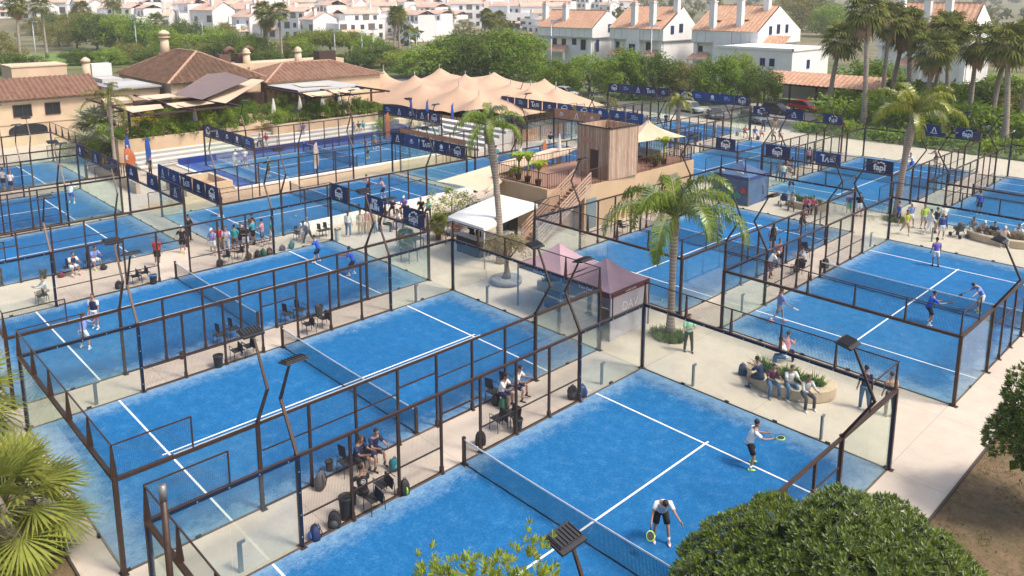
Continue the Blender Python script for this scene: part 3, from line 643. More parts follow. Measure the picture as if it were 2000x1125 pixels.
# boxed pit wall next to the show court
t=thing('pit_wall','low beige wall round a sunken box beside the show court','wall',(0,0,0))
m=MB(); m.b2(-46.8,-46.5,-2.2,1.6,0,.75); m.b2(-42.8,-42.5,-2.2,1.6,0,.75); m.b2(-46.5,-42.8,-2.2,-1.9,0,.75); m.b2(-46.5,-42.8,1.3,1.6,0,.75); m.b2(-46.5,-42.8,-1.9,1.3,.02,.2,1); m.build('wall',[M_CREAM,mat('orange_sand',(.42,.22,.13),.9,var=.1)],t)
t=thing('ramp_wall','beige low wall topped by a railing along the ramp','wall',(0,0,0))
def strip(mb,p,q,w,z0,z1,m=0): mb.bar((p[0],p[1],(z0+z1)/2),(q[0],q[1],(z0+z1)/2),w,z1-z0,m)
m=MB(); strip(m,(-58.5,-4.6),(-46.2,-4.6),.3,0,.9); m.build('wall',M_BEIGE,t)
m=MB()
for k in range(21): x=-58.4+k*.61; m.b2(x-.03,x+.03,-4.63,-4.57,.9,1.9)
m.b2(-58.5,-46.2,-4.63,-4.57,1.9,1.96); m.build('railing',M_BROWN,t)
# ---------------------------------------------------------------- bar building with roof terrace and wooden tower
t=thing('bar_building','sand coloured bar building with roof terrace and outside stair','building',(0,0,0))
m=MB(); m.poly([(-21.2,11.0),(-16.0,11.0),(-16.0,13.6),(-15.0,13.6),(-15.0,26.6),(-21.2,26.6)],0,3.0); m.b2(-21.3,-15.9,10.9,11.05,3.0,3.12); m.build('wall',mat('sand_render',(.50,.36,.22),.9,var=.08,scale=.6),t)
m=MB(); m.b2(-21.0,-16.05,11.1,26.5,3.001,3.02); m.b2(-16.05,-15.1,13.65,26.5,3.001,3.02); m.build('deck',mat('terrace_tile',(.30,.17,.12),.8,var=.15,scale=5),t)
m=MB(); m.b2(-15,-14.96,13.8,14.8,.02,2.1); m.build('door',mat('glass_door',(.18,.25,.28),.2),t)
def railing(parent,pts,z=3.02,h=1.05,step=.16):
    m=MB()
    for p,q in zip(pts[:-1],pts[1:]):
        P=Vector((*p,0));Q=Vector((*q,0));L=(Q-P).length; n=int(L/step)
        m.bar((p[0],p[1],z+h),(q[0],q[1],z+h),.05,.04); m.bar((p[0],p[1],z+.12),(q[0],q[1],z+.12),.035)
        for i in range(n+1):
            c=P.lerp(Q,i/n); big=i%12==0; w=.025 if big else .012; m.b2(c.x-w,c.x+w,c.y-w,c.y+w,z,z+h-.02)
    return m.build('railing',mat('rust_railing',(.10,.045,.03),.6,metal=.2),parent)
railing(t,[(-20.9,11.15),(-16.1,11.15),(-16.1,13.5)]); railing(t,[(-20.9,26.4),(-20.9,11.2)]); railing(t,[(-15.1,13.4),(-15.1,26.4)]); railing(t,[(-15.15,26.4),(-20.9,26.4)])
# outside stair climbs along the front to the terrace
m=MB(); n=17
for k in range(n): y=8.7+k*.29; z=3.0*(k+1)/n; m.b2(-15.9,-14.55,y,y+.33,z-.05,z); 
m.build('stair_tread',mat('stair_wood',(.24,.14,.09),.7,var=.2,scale=8),t)
m=MB()
for x in (-15.94,-14.51):
    m.bar((x,8.6,.1),(x,13.65,3.0),.05,.24)
    for h in (.3,.55,.8,1.05): m.bar((x,8.6,.1+h),(x,13.65,3.0+h),.03,.11)
    for k in range(5): y=8.65+k*1.24; z=.1+(y-8.6)/5.05*2.9; m.b2(x-.03,x+.03,y-.03,y+.03,z,z+1.1)
m.build('stair_rail',mat('stair_rail_wood',(.48,.33,.24),.6,var=.15,scale=5),t)
t=thing('wooden_tower','square weathered plank tower with a dark door on the roof terrace','tower',(-16.45,17.7,3.02),R(-3))
def planks():
    q=NT('weathered_planks'); o=q.coord('Object'); s=q.sep(o); 
    u=q.math('ADD',s[0],s[1]); fl=q.math('FLOOR',q.math('DIVIDE',u,.16)); wn=q.n('ShaderNodeTexWhiteNoise',_noise_dimensions='1D',W=fl).outputs[0]
    fr=q.math('FRACT',q.math('DIVIDE',u,.16)); gap=q.math('LESS_THAN',fr,.12)
    mp=q.n('ShaderNodeMapping',Vector=o); mp.inputs['Scale'].default_value=(9,9,.9); a=q.noise(mp.outputs[0],1.4,6,.7,.5); b=q.noise(o,1.1,5,.6)
    c=q.mix(wn,(.33,.225,.155),(.58,.44,.33)); c=q.mix(q.ramp(a,[(.42,G(0)),(.66,G(.8))]),c,(.30,.165,.10)); c=q.mix(q.ramp(b,[(.5,G(0)),(.75,G(.45))]),c,(.50,.39,.30)); c=q.mix(q.math('MULTIPLY',gap,.7),c,(.06,.035,.025))
    q.set(q.b,'Base Color',c); q.set(q.b,'Roughness',.85); return q.m
m=MB(); S_=1.5
for (a,b) in (((-S_,-S_),(S_,-S_)),((S_,-S_),(S_,S_)),((S_,S_),(-S_,S_)),((-S_,S_),(-S_,-S_))): m.bar((a[0],a[1],1.8),(b[0],b[1],1.8),.08,3.6)
m.b2(-S_,S_,-S_,S_,2.6,2.66); m.build('plank_wall',planks(),t)
m=MB(); m.b2(-.2,.55,-S_-.07,-S_-.03,0.05,2.0); m.build('door',mat('tower_door',(.06,.035,.03),.6),t)
m=MB(); m.b2(-.9,0,-S_-.075,-S_-.04,2.45,2.8); m.build('sign_board',mat('pink_board',(.42,.22,.18),.7),t)
m=MB()
for a in (-1,1): m.b2(a*S_-.06,a*S_+.06,-S_-.06,-S_+.06,3.6,3.75)
m.bar((-S_,-S_-.05,3.63),(S_,-S_-.05,3.63),.1,.08); m.bar((S_+.05,-S_,3.63),(S_+.05,S_,3.63),.1,.08); m.build('top_rail',M_BROWN,t)
def flat_sail(label,pts):
    m=MB(); c=Vector([sum(p[i] for p in pts)/len(pts) for i in range(3)]); n=8; vs=[];fs=[]; P=[Vector(p) for p in pts]; E=[]
    for i in range(len(P)):
        for j in range(6): g=j/6; q=P[i].lerp(P[(i+1)%len(P)],g); E.append(q.lerp(c,.06*math.sin(PI*g)))
    for k in range(n+1):
        for q in E: w=q.lerp(c,k/n); w.z-=.25*(k/n)*(2-k/n); vs.append(w)
    w=len(E)
    for k in range(n):
        for j in range(w): fs.append((k*w+j,k*w+(j+1)%w,(k+1)*w+(j+1)%w,(k+1)*w+j))
    m.add(vs,fs,0,True); o=m.build('shade_sail',M_SAIL); return tag(o,label,'shade sail')
flat_sail('long tan shade sail stretched beside the bar roof terrace over the courtyard',[(-22.8,7.2,3.1),(-18.4,7.6,2.9),(-20.9,11.0,3.3),(-21.3,18.8,3.6),(-22.6,22.2,3.6),(-24.2,20.2,3.5),(-24.0,15.2,3.3)])
def tri_sail(label,apex,corners,post):
    t=thing('shade_sail',label,'shade sail',(0,0,0)); A=Vector(apex); m=MB(); n=10; cs=[Vector(c) for c in corners]; N=len(cs); vs=[];fs=[]
    for k in range(n+1):
        f=k/n
        for i in range(N):
            for j in range(6):
                g=j/6; e=cs[i].lerp(cs[(i+1)%N],g); e=e.lerp(sum(cs,Vector())/N,.10*math.sin(PI*g)); q=A.lerp(e,f); q.z=A.z+(e.z-A.z)*f**.62; vs.append(q)
    w=N*6
    for k in range(n):
        for j in range(w): fs.append((k*w+j,k*w+(j+1)%w,(k+1)*w+(j+1)%w,(k+1)*w+j))
    m.add(vs,fs,0,True); m.build('canopy',M_SAIL,t)
    for p in post: q=MB(); q.tube([(p[0],p[1],3.0),p],.06,6); q.build('pole',M_BROWN,t)
tri_sail('peaked tan shade sail over lounge seats beside the wooden tower',(-16.6,22.6,6.5),[(-18.6,20.8,5.0),(-16.4,20.3,4.9),(-15.3,25.8,4.9),(-18.4,26.4,5.1)],[(-16.6,22.6,6.45),(-16.4,20.3,4.9),(-15.3,25.7,4.9)])
# white flat canopy bar
t=thing('bar_canopy','white flat canopy on pale posts over the drinks bar','canopy',(0,0,0))
m=MB(); c=[(-16.9,3.3),(-18.6,9.2),(-15.2,9.3),(-13.7,3.3)]
def ring(z,s): 
    cx=sum(p[0] for p in c)/4; cy_=sum(p[1] for p in c)/4; return [(cx+(p[0]-cx)*s,cy_+(p[1]-cy_)*s,z) for p in c]
m.loft([ring(2.32,1),ring(2.55,1),ring(2.75,.85),ring(2.9,.1)],0,True,False); m.build('roof',mat('white_canvas',(.72,.71,.68),.7,var=.05,scale=2),t)
for p in ring(0,.93): q=MB(); q.tube([(p[0],p[1],0),(p[0],p[1],2.35)],.045,6); q.build('post',M_LGREY,t)
t=thing('bar_counter','dark slatted drinks bar counter under the white canopy','bar counter',(0,0,0))
m=MB()
for k in range(22): m.b2(-17.55+k*.085,-17.50+k*.085+.02,4.52,4.6,0,1.1)
m.bar((-17.6,4.75,.53),(-15.7,4.75,.53),.3,1.04); m.bar((-15.6,4.6,.55),(-15.6,7.2,.55),.3,1.1); m.build('front',mat('slat_dark',(.05,.03,.028),.7,var=.3,scale=10),t)
m=MB(); m.bar((-17.7,4.75,1.1),(-15.4,4.75,1.1),.55,.06); m.bar((-15.6,5.03,1.1),(-15.6,7.3,1.1),.55,.06); m.build('top',M_LGREY,t)
t=thing('drinks_fridge','black drinks fridge at the back of the bar','fridge',(-17.2,8.6,0))
m=MB(); m.b2(-.5,.5,-.4,.4,0,1.9); m.build('body',M_DARK,t); m=MB(); m.b2(-.4,.4,-.43,-.405,.3,1.8); m.build('door',M_PANE,t)
TREES= [(-70.6, 71.4, 0.0, 5.2, 3.6, 0), (-65.7, 73.5, 0.0, 6.2, 3.9, 1), (-58.7, 73.4, 0.0, 7.3, 4.6, 0), (-54.7, 76.1, 0.0, 7.0, 4.1, 2), (-49.1, 77.6, 0.0, 5.9, 3.7, 3), (-44.5, 78.0, 0.0, 6.8, 3.8, 0), (-45.6, 85.7, 0.0, 6.8, 3.1, 1), (-36.7, 75.8, 0.0, 5.9, 3.2, 2), (-106.8, 70.2, 0.0, 6.0, 5.7, 1), (-104.2, 75.9, 0.0, 7.4, 6.3, 0), (-98.0, 79.4, 0.0, 8.8, 6.7, 2), (-92.0, 81.3, 0.0, 8.9, 6.3, 0), (-122.5, 108.3, 0.0, 7.7, 6.4, 1), (-132.3, 102.5, 0.0, 7.2, 5.9, 2), (-99.2, 92.9, 0.0, 7.7, 4.4, 1), (-120.5, 75.1, 0.0, 4.5, 4.5, 3), (-168.3, 81.0, 0.0, 7.1, 5.4, 4), (-161.9, 83.2, 0.0, 7.2, 5.6, 4), (-158.5, 86.8, 0.0, 6.9, 5.8, 4), (-149.0, 86.4, 0.0, 6.0, 4.7, 1), (-131.6, 78.2, 0.0, 5.4, 4.8, 2), (-133.5, 73.2, 0.0, 3.8, 4.8, 2), (-161.0, 73.9, 0.0, 5.4, 4.1, 1), (-138.9, 70.6, 0.0, 3.0, 4.3, 3), (-144.8, 68.8, 0.0, 3.7, 4.4, 2), (-163.2, 71.6, 0.0, 4.9, 4.1, 3), (-244.2, 45.8, 0.1, 11.1, 5.4, 3), (-235.5, 48.9, 0.0, 10.5, 6.1, 2), (-230.8, 53.9, 0.0, 10.7, 6.6, 1), (-216.6, 55.5, 0.0, 9.5, 6.2, 0), (-203.3, 57.6, 0.0, 7.0, 5.5, 1), (-228.3, 72.7, 0.0, 8.8, 6.1, 2), (-190.5, 65.1, 0.0, 7.5, 6.0, 1), (-173.1, 62.7, 0.0, 6.3, 5.8, 2), (-165.7, 64.6, 0.0, 6.5, 4.7, 0), (-207.8, 76.5, 0.0, 8.2, 5.7, 3), (-171.7, 42.1, 0.0, 4.0, 4.7, 2), (-181.2, 39.5, 0.0, 4.8, 4.8, 3), (-178.7, 34.7, 0.0, 3.8, 4.1, 1), (-184.4, 30.3, 0.0, 3.6, 4.2, 2), (-178.5, 57.1, 0.0, 4.2, 4.9, 3), (-155.4, 62.1, 0.0, 3.2, 3.9, 2), (-164.5, 45.2, 0.0, 3.4, 4.7, 1), (-258.1, 44.5, 0.4, 7.5, 5.6, 3), (-211.8, 19.2, 0.0, 7.7, 5.4, 3), (-171.4, 12.9, 0.0, 4.1, 5.8, 2), (-143.6, 304.5, 1.0, 17.0, 14.6, 3), (-117.1, 276.1, 0.6, 12.0, 8.7, 1), (-173.6, 382.3, 1.8, 13.4, 11.9, 2), (-29.8, 97.8, 0.0, 6.1, 4.8, 0), (-27.7, 83.8, 0.0, 3.1, 3.1, 1), (-23.3, 88.4, 0.0, 4.4, 3.6, 2), (-17.4, 81.3, 0.0, 4.1, 3.3, 1), (-14.7, 84.1, 0.0, 4.5, 3.8, 0), (-12.8, 89.0, 0.0, 4.7, 3.9, 2), (-10.9, 94.0, 0.0, 5.3, 4.1, 1), (-21.9, 76.6, 0.0, 2.5, 2.5, 3), (-7.5, 87.3, 0.0, 3.8, 3.1, 3)]
FANS= [(-27.5, 78.1, 0.0, 9.4), (-19.2, 69.1, 0.0, 13.3), (-21.0, 79.0, 0.0, 12.2), (-21.8, 84.1, 0.0, 10.4), (-13.4, 72.2, 0.0, 9.0), (-14.2, 81.7, 0.0, 10.4), (-10.6, 78.2, 0.0, 9.9), (-4.3, 68.5, 0.0, 10.2), (-4.6, 75.5, 0.0, 10.7), (-18.7, 81.4, 0.0, 11.7), (-17.5, 87.1, 0.0, 10.9), (-9.9, 84.8, 0.0, 9.2), (-176.8, 16.2, 0.0, 14.3), (-212.8, 30.0, 0.0, 13.5), (-278.7, 57.0, 1.1, 10.4), (-283.8, 69.4, 1.3, 13.0), (-158.4, 67.7, 0.0, 12.3), (-163.5, 66.8, 0.0, 10.6), (-180.8, 73.8, 0.0, 12.5), (-144.6, 91.1, 0.0, 11.4), (-150.3, 96.9, 0.0, 10.9), (-162.3, 137.4, 0.0, 10.1), (-155.4, 134.3, 0.0, 9.0), (-164.2, 145.7, 0.0, 9.1), (-254.2, 73.7, 0.6, 7.0), (-239.4, 186.8, 1.8, 1.1), (-237.8, 344.8, 2.8, 10.2), (-224.6, 370.3, 2.5, 10.6), (-193.4, 414.6, 2.1, 10.2)]
HOUSES= [(-258.2, 133.1, 1.4), (-244.5, 145.9, 1.2), (-260.3, 113.2, 1.2), (-229.9, 155.2, 1.0), (-263.2, 127.8, 1.4), (-235.1, 117.2, 0.6), (-237.1, 130.0, 0.8), (-240.9, 154.1, 1.3), (-197.3, 196.7, 0.9), (-220.8, 132.2, 0.5), (-254.1, 143.3, 1.4), (-212.9, 143.4, 0.5), (-179.5, 178.3, 0.3), (-232.3, 166.0, 1.3), (-244.9, 113.0, 0.8), (-266.3, 108.4, 1.3), (-248.9, 202.0, 2.2), (-326.5, 120.9, 2.9), (-340.3, 103.6, 3.1), (-309.4, 100.3, 2.3), (-280.3, 170.6, 2.4), (-259.5, 167.2, 1.9), (-280.6, 157.0, 2.3), (-291.0, 103.3, 1.8), (-278.8, 186.9, 2.7), (-292.5, 137.2, 2.3), (-315.1, 150.6, 3.0), (-302.9, 157.3, 2.8), (-311.1, 82.3, 2.2), (-234.6, 234.6, 2.2), (-231.1, 216.1, 1.9), (-291.0, 121.0, 2.0), (-252.9, 190.3, 2.2), (-238.4, 211.4, 2.1), (-328.0, 134.1, 3.1), (-254.2, 181.6, 2.0), (-349.6, 98.3, 3.3), (-315.0, 138.9, 2.9), (-283.3, 142.3, 2.1), (-348.2, 89.4, 3.2), (-333.7, 111.9, 3.0), (-303.1, 118.7, 2.3), (-300.3, 89.1, 1.9), (-283.0, 181.1, 2.7), (-312.4, 75.1, 2.1), (-256.2, 173.6, 1.9), (-214.5, 214.1, 1.5), (-285.1, 125.7, 1.9), (-285.9, 209.2, 3.2), (-286.8, 258.4, 3.8), (-352.6, 148.4, 3.9), (-332.9, 198.4, 4.1), (-308.8, 204.4, 3.6), (-274.9, 230.9, 3.2), (-340.9, 176.9, 4.0), (-384.2, 145.0, 4.7), (-320.1, 223.7, 4.2), (-304.6, 176.3, 3.1), (-356.9, 127.7, 3.8), (-391.9, 76.4, 4.3), (-282.8, 216.9, 3.3), (-404.5, 91.3, 4.7), (-395.8, 119.6, 4.7), (-329.4, 180.0, 3.8), (-375.9, 97.5, 4.0), (-258.8, 252.2, 2.9), (-370.4, 82.6, 3.7), (-417.5, 74.8, 5.0), (-385.3, 124.6, 4.5), (-368.7, 167.0, 4.5), (-359.4, 141.2, 4.0), (-412.0, 101.2, 5.0), (-355.1, 169.3, 4.2), (-333.5, 209.7, 4.3), (-390.4, 138.5, 4.8), (-288.4, 231.7, 3.7), (-260.1, 234.6, 2.8), (-310.7, 233.5, 4.2), (-389.1, 108.9, 4.5), (-376.6, 65.8, 3.8), (-298.6, 252.1, 4.1), (-419.9, 85.6, 5.1), (-365.3, 87.9, 3.6), (-281.4, 264.0, 3.6), (-344.9, 197.8, 4.4), (-282.6, 280.5, 3.7), (-301.7, 185.2, 3.2), (-407.2, 107.7, 4.9), (-391.1, 202.7, 5.6), (-368.5, 202.7, 5.0), (-318.0, 296.8, 4.9), (-446.5, 133.2, 6.2), (-316.1, 328.2, 4.9), (-402.0, 161.9, 5.3), (-387.6, 165.0, 5.0), (-443.2, 118.9, 6.0), (-336.0, 254.5, 5.1), (-341.9, 224.6, 4.7), (-328.8, 279.7, 5.2), (-415.2, 159.9, 5.6), (-436.5, 161.3, 6.2), (-379.4, 226.8, 5.6), (-389.3, 186.9, 5.3), (-452.5, 115.0, 6.2), (-431.6, 148.7, 6.0), (-409.8, 189.2, 5.9), (-325.6, 318.3, 5.2), (-465.5, 101.5, 6.5), (-352.9, 248.6, 5.4), (-337.3, 264.9, 5.3), (-475.2, 91.5, 6.6), (-446.2, 145.3, 6.3), (-331.3, 294.7, 5.3), (-473.1, 81.9, 6.5), (-363.8, 225.3, 5.2), (-442.0, 102.4, 5.8), (-451.0, 128.4, 6.3), (-423.7, 180.5, 6.1), (-331.6, 270.9, 5.2), (-418.9, 185.5, 6.0), (-377.1, 217.4, 5.4), (-436.2, 73.0, 5.5), (-347.6, 254.1, 5.3), (-280.5, 294.5, 3.7), (-373.3, 245.0, 5.8), (-470.4, 96.4, 6.6), (-361.4, 180.5, 4.5), (-368.4, 250.1, 5.7), (-338.6, 405.0, 5.6), (-440.7, 227.8, 7.1), (-346.8, 325.8, 5.9), (-390.0, 292.6, 6.9), (-364.3, 354.8, 6.5), (-490.4, 170.1, 7.7), (-374.7, 308.6, 6.8), (-421.3, 254.0, 7.0), (-406.6, 257.6, 6.7), (-419.1, 226.8, 6.6), (-497.7, 156.6, 7.8), (-327.9, 351.4, 5.3), (-522.6, 95.2, 8.0), (-409.2, 290.3, 7.3), (-423.2, 210.6, 6.5), (-326.4, 364.7, 5.3), (-352.4, 367.1, 6.1), (-517.6, 100.4, 7.9), (-501.0, 129.5, 7.6), (-463.4, 180.5, 7.1), (-426.8, 248.3, 7.1), (-417.5, 234.3, 6.7), (-400.6, 269.8, 6.8), (-502.5, 122.0, 7.6), (-473.0, 194.1, 7.5), (-320.6, 370.7, 5.1), (-505.8, 112.7, 7.6), (-384.9, 298.0, 6.9), (-441.9, 208.9, 6.9), (-500.5, 147.7, 7.8), (-482.6, 160.6, 7.4), (-438.0, 177.4, 6.4), (-370.1, 319.3, 6.7), (-491.0, 181.2, 7.8), (-467.6, 211.6, 7.6), (-509.5, 144.3, 8.0), (-371.2, 335.8, 6.7), (-472.0, 201.2, 7.6), (-412.1, 269.6, 7.1), (-366.8, 369.8, 6.6), (-537.5, 91.5, 8.3), (-506.0, 106.6, 7.6), (-379.6, 303.5, 6.9), (-359.1, 407.3, 6.3), (-363.8, 390.6, 6.4), (-458.6, 226.9, 7.6), (-308.5, 371.5, 4.7), (-401.7, 380.8, 7.8), (-398.3, 460.9, 7.5), (-574.9, 123.5, 9.6), (-562.8, 136.0, 9.3), (-485.1, 228.8, 8.2), (-411.6, 347.0, 8.2), (-573.3, 113.2, 9.5), (-475.6, 262.4, 8.5), (-494.6, 260.3, 8.9), (-388.2, 494.8, 7.1), (-393.2, 483.8, 7.3), (-453.1, 291.8, 8.4), (-542.8, 162.8, 9.0), (-520.2, 215.8, 9.0), (-552.0, 147.2, 9.1), (-579.0, 101.4, 9.5), (-578.7, 107.6, 9.6), (-562.2, 142.5, 9.4), (-393.0, 466.3, 7.3), (-521.9, 208.1, 8.9), (-466.4, 272.0, 8.4), (-509.8, 232.6, 8.9), (-428.2, 317.8, 8.2), (-399.3, 412.7, 7.6), (-547.3, 122.6, 8.8), (-417.5, 370.3, 8.3), (-526.6, 203.2, 9.0), (-537.9, 179.7, 9.0), (-419.9, 338.3, 8.4), (-400.4, 393.9, 7.7), (-441.9, 303.5, 8.3), (-536.1, 187.5, 9.1), (-398.8, 430.9, 7.6), (-530.7, 193.1, 9.0), (-412.6, 381.3, 8.1), (-514.7, 221.6, 8.9), (-554.8, 156.1, 9.3), (-457.5, 305.0, 8.7), (-463.7, 280.7, 8.4), (-402.3, 450.8, 7.7), (-497.0, 251.8, 8.8), (-451.8, 281.3, 8.2), (-548.5, 174.6, 9.3), (-424.9, 327.2, 8.3), (-352.1, 438.2, 6.0), (-443.1, 314.1, 8.5), (-349.3, 446.9, 5.9), (-498.5, 244.4, 8.8)]
TREES_FAR= [(-311.5, 50.9, 1.9, 6.7, 4.9, 3), (-318.8, 59.5, 2.2, 7.8, 5.5, 2), (-300.2, 59.7, 1.7, 7.8, 5.7, 3), (-312.3, 69.3, 2.1, 7.7, 5.4, 1), (-298.4, 70.5, 1.7, 7.9, 5.7, 2), (-289.4, 73.9, 1.5, 7.3, 4.7, 3), (-372.2, 70.3, 3.7, 5.8, 5.3, 3), (-373.7, 82.0, 3.8, 5.9, 5.4, 2), (-375.6, 93.4, 4.0, 5.4, 5.4, 3), (-305.8, 87.9, 2.1, 5.0, 4.1, 2), (-318.1, 101.6, 2.5, 4.7, 4.3, 1), (-281.1, 112.1, 1.7, 4.8, 3.9, 2), (-293.9, 132.8, 2.2, 5.5, 4.6, 3), (-294.1, 154.7, 2.5, 4.3, 4.3, 2), (-265.9, 157.5, 1.9, 4.5, 4.0, 3), (-252.7, 190.6, 2.2, 4.6, 4.1, 2), (-230.3, 187.4, 1.6, 5.2, 4.3, 3), (-248.0, 232.4, 2.5, 4.9, 4.4, 2)]
def leaf_mat(name,c1,c2,c3=None,sc=.8,tr=.35,gloss=0.0):
    t=NT(name); g=t.n('ShaderNodeNewGeometry').outputs['Position']; oi=t.n('ShaderNodeObjectInfo').outputs['Random']
    a=t.noise(g,sc,4,.6); b=t.noise(g,sc*9,2,.5)
    c=t.mix(t.ramp(t.math('ADD',t.math('MULTIPLY',a,.75),t.math('MULTIPLY',b,.25)),[(.36,G(0)),(.64,G(1))]),c1,c2)
    if c3: c=t.mix(t.ramp(b,[(.56,G(0)),(.74,G(.9))]),c,c3)
    c=t.mix(t.math('MULTIPLY',oi,.35),c,tuple(x*q for x,q in zip(c1,(1.5,1.05,.8))))
    d=t.n('ShaderNodeBsdfDiffuse',Color=c); l=t.n('ShaderNodeBsdfTranslucent',Color=c)
    m=t.n('ShaderNodeMixShader',i0=tr,i1=d.outputs[0],i2=l.outputs[0]); last=m
    if gloss:
        gl=t.n('ShaderNodeBsdfGlossy',Roughness=.45,Color=(.55,.6,.5,1)); fr=t.n('ShaderNodeFresnel',IOR=1.3)
        last=t.n('ShaderNodeMixShader',i0=t.math('MULTIPLY',fr.outputs[0],gloss),i1=m.outputs[0],i2=gl.outputs[0])
    t.t.links.new(last.outputs[0],t.out.inputs[0]); return t.m
L_TREE=[leaf_mat('leaf_mid_green',(0.122,0.211,0.032),(0.236,0.342,0.058)),leaf_mat('leaf_bright_green',(0.163,0.269,0.036),(0.326,0.432,0.080)),leaf_mat('leaf_dark_green',(0.081,0.138,0.032),(0.163,0.228,0.058)),leaf_mat('leaf_olive',(0.179,0.188,0.058),(0.293,0.293,0.095)),leaf_mat('leaf_umbrella',(0.146,0.203,0.036),(0.277,0.326,0.065))]
L_FAN=leaf_mat('leaf_fan_palm',(.10,.13,.035),(.20,.225,.06),(.29,.27,.10),1.2,.25,0)
L_DEAD=mat('dead_fronds',(0.345,0.221,0.117),.9,var=.3,scale=3)
L_FEA=leaf_mat('leaf_feather_palm',(0.097,0.172,0.028),(0.207,0.290,0.048),(0.331,0.359,0.069),1.0,.3,.5)
L_FEAY=leaf_mat('leaf_yellow_palm',(.17,.21,.03),(.32,.34,.05),(.40,.36,.07),1.0,.3,.4)
L_BUSH=leaf_mat('leaf_glossy_bush',(.085,.135,.02),(.20,.265,.04),(.33,.37,.09),2.6,.35,.6)
L_LIME=leaf_mat('leaf_lime',(0.179,0.262,0.028),(0.331,0.414,0.055),(0.428,0.455,0.083),2.2,.35,.5)
L_SHR=[leaf_mat('shrub_green',(0.083,0.166,0.028),(0.179,0.276,0.048),None,2,.3),leaf_mat('shrub_yellow',(0.276,0.262,0.034),(0.455,0.400,0.069),None,2,.3),leaf_mat('shrub_silver',(0.179,0.207,0.138),(0.304,0.331,0.235),None,2,.2),leaf_mat('shrub_lime',(0.179,0.276,0.041),(0.331,0.414,0.069),None,2,.3)]
M_BARK=mat('bark',(.12,.08,.055),.95,var=.35,scale=5); 
def palm_bark():
    t=NT('ringed_palm_bark'); o=t.coord('Object'); s=t.sep(o); n=t.noise(o,3,4,.6)
    r=t.math('SINE',t.math('MULTIPLY_ADD',s[2],38.0,t.math('MULTIPLY',n,3.0)))
    c=t.mix(t.ramp(r,[(.0,G(0)),(.9,G(1))]),(.27,.22,.175),(.40,.345,.285)); c=t.mix(t.ramp(n,[(.5,G(0)),(.7,G(.6))]),c,(.14,.10,.07))
    t.set(t.b,'Base Color',c); t.set(t.b,'Roughness',.9); return t.m
M_PBARK=palm_bark()
def rv(r):
    while True:
        v=Vector((r.uniform(-1,1),r.uniform(-1,1),r.uniform(-1,1)))
        if .05<v.length<1: return v.normalized()
def leafquad(V,F,p,n,u,l,w,fold=.15):
    """diamond leaf along u, facing n"""
    s=n.cross(u)
    if s.length<.05: return
    s.normalize(); k=len(V); V+= [p,p+u*l*.5+s*w*.5-n*fold*l,p+u*l,p+u*l*.5-s*w*.5-n*fold*l]; F.append((k,k+1,k+2,k+3))
def raw(name,V,F,m,smooth=False):
    me=bpy.data.meshes.new(name); me.from_pydata([tuple(v) for v in V],[],F); me.materials.append(m)
    if smooth: me.polygons.foreach_set('use_smooth',[True]*len(F))
    return me
def crown_mesh(seed,nclump,leaves,size,flat=.8,bottom=-.35,ratio=.5,umb=False):
    """unit crown: radius 1 wide, height from 0 to 2*flat; leaf clumps spread through an uneven volume"""
    r=random.Random(seed); V=[];F=[]; cl=[]
    for i in range(nclump):
        d=rv(r); 
        if d.z<bottom: d.z=-d.z*.5
        rad=r.uniform(.45,1.0)**.6
        c=Vector((d.x*rad,d.y*rad,d.z*rad*flat)); lump=1+.16*math.sin(3*math.atan2(d.y,d.x)+seed)+.12*math.sin(5*math.atan2(d.y,d.x)+2*seed)
        c.x*=lump; c.y*=lump
        if umb: c.z=max(c.z,.0)*.8
        cl.append((c,r.uniform(.16,.34)))
    for c,cr in cl:
        for k in range(leaves):
            d=rv(r); p=c+d*cr*r.uniform(.5,1.05); n=(d+rv(r)*.7+Vector((0,0,.5))).normalized(); u=n.cross(rv(r)).normalized()
            leafquad(V,F,p,n,u,size*r.uniform(.6,1.3),size*ratio*r.uniform(.7,1.3))
    return V,F
TREE_P=[]
for k,(nc,lv,sz,fl,um) in enumerate([(95,62,.105,.85,0),(90,62,.10,.95,0),(100,60,.10,.8,0),(75,60,.09,.85,0),(80,60,.10,.55,1)]):
    V,F=crown_mesh(11+k,nc,lv,sz,fl,-.8 if not um else -.2,umb=um); TREE_P.append((raw('crown',V,F,L_TREE[k]),fl))
def trunk_mesh(seed,h,r0,spread):
    r=random.Random(seed); m=MB(); m.tube([(0,0,0),(r.uniform(-.05,.05)*h,r.uniform(-.05,.05)*h,h*.5),(0,0,h)],[r0,r0*.75,r0*.55],7)
    for i in range(6):
        a=i*1.05+r.random(); q=Vector((math.cos(a)*spread,math.sin(a)*spread,h*1.0+spread*r.uniform(.5,1.1))); b=Vector((0,0,h*r.uniform(.55,.95)))
        m.tube([b,b.lerp(q,.5)+Vector((0,0,-.1*spread)),q],[r0*.45,r0*.3,r0*.1],5)
    return m.mesh('trunk',M_BARK)
TRUNKS=[trunk_mesh(s,.5,.05,.45) for s in range(3)]
def tree(x,y,z,h,rad,k,label,name='leafy_tree',group=None,rz=None,m=None):
    t=thing(name,label,'tree',(x,y,z),0,group); me,fl=TREE_P[k]
    cz=max(h-rad*fl*1.02, h*(.46 if k!=4 else .6)); sz=(h-cz)/fl
    c=link('crown',me if m is None else m,t,(0,0,cz)); c.scale=(rad,rad,sz); c.rotation_euler=(0,0,(x*7.3+y*3.1)%6.28 if rz is None else rz)
    u=link('trunk',TRUNKS[int(abs(x))%3],t,(0,0,0)); s=cz/.5*1.0; u.scale=(max(rad,1.2)*1.1,max(rad,1.2)*1.1,cz/.62)
    return t
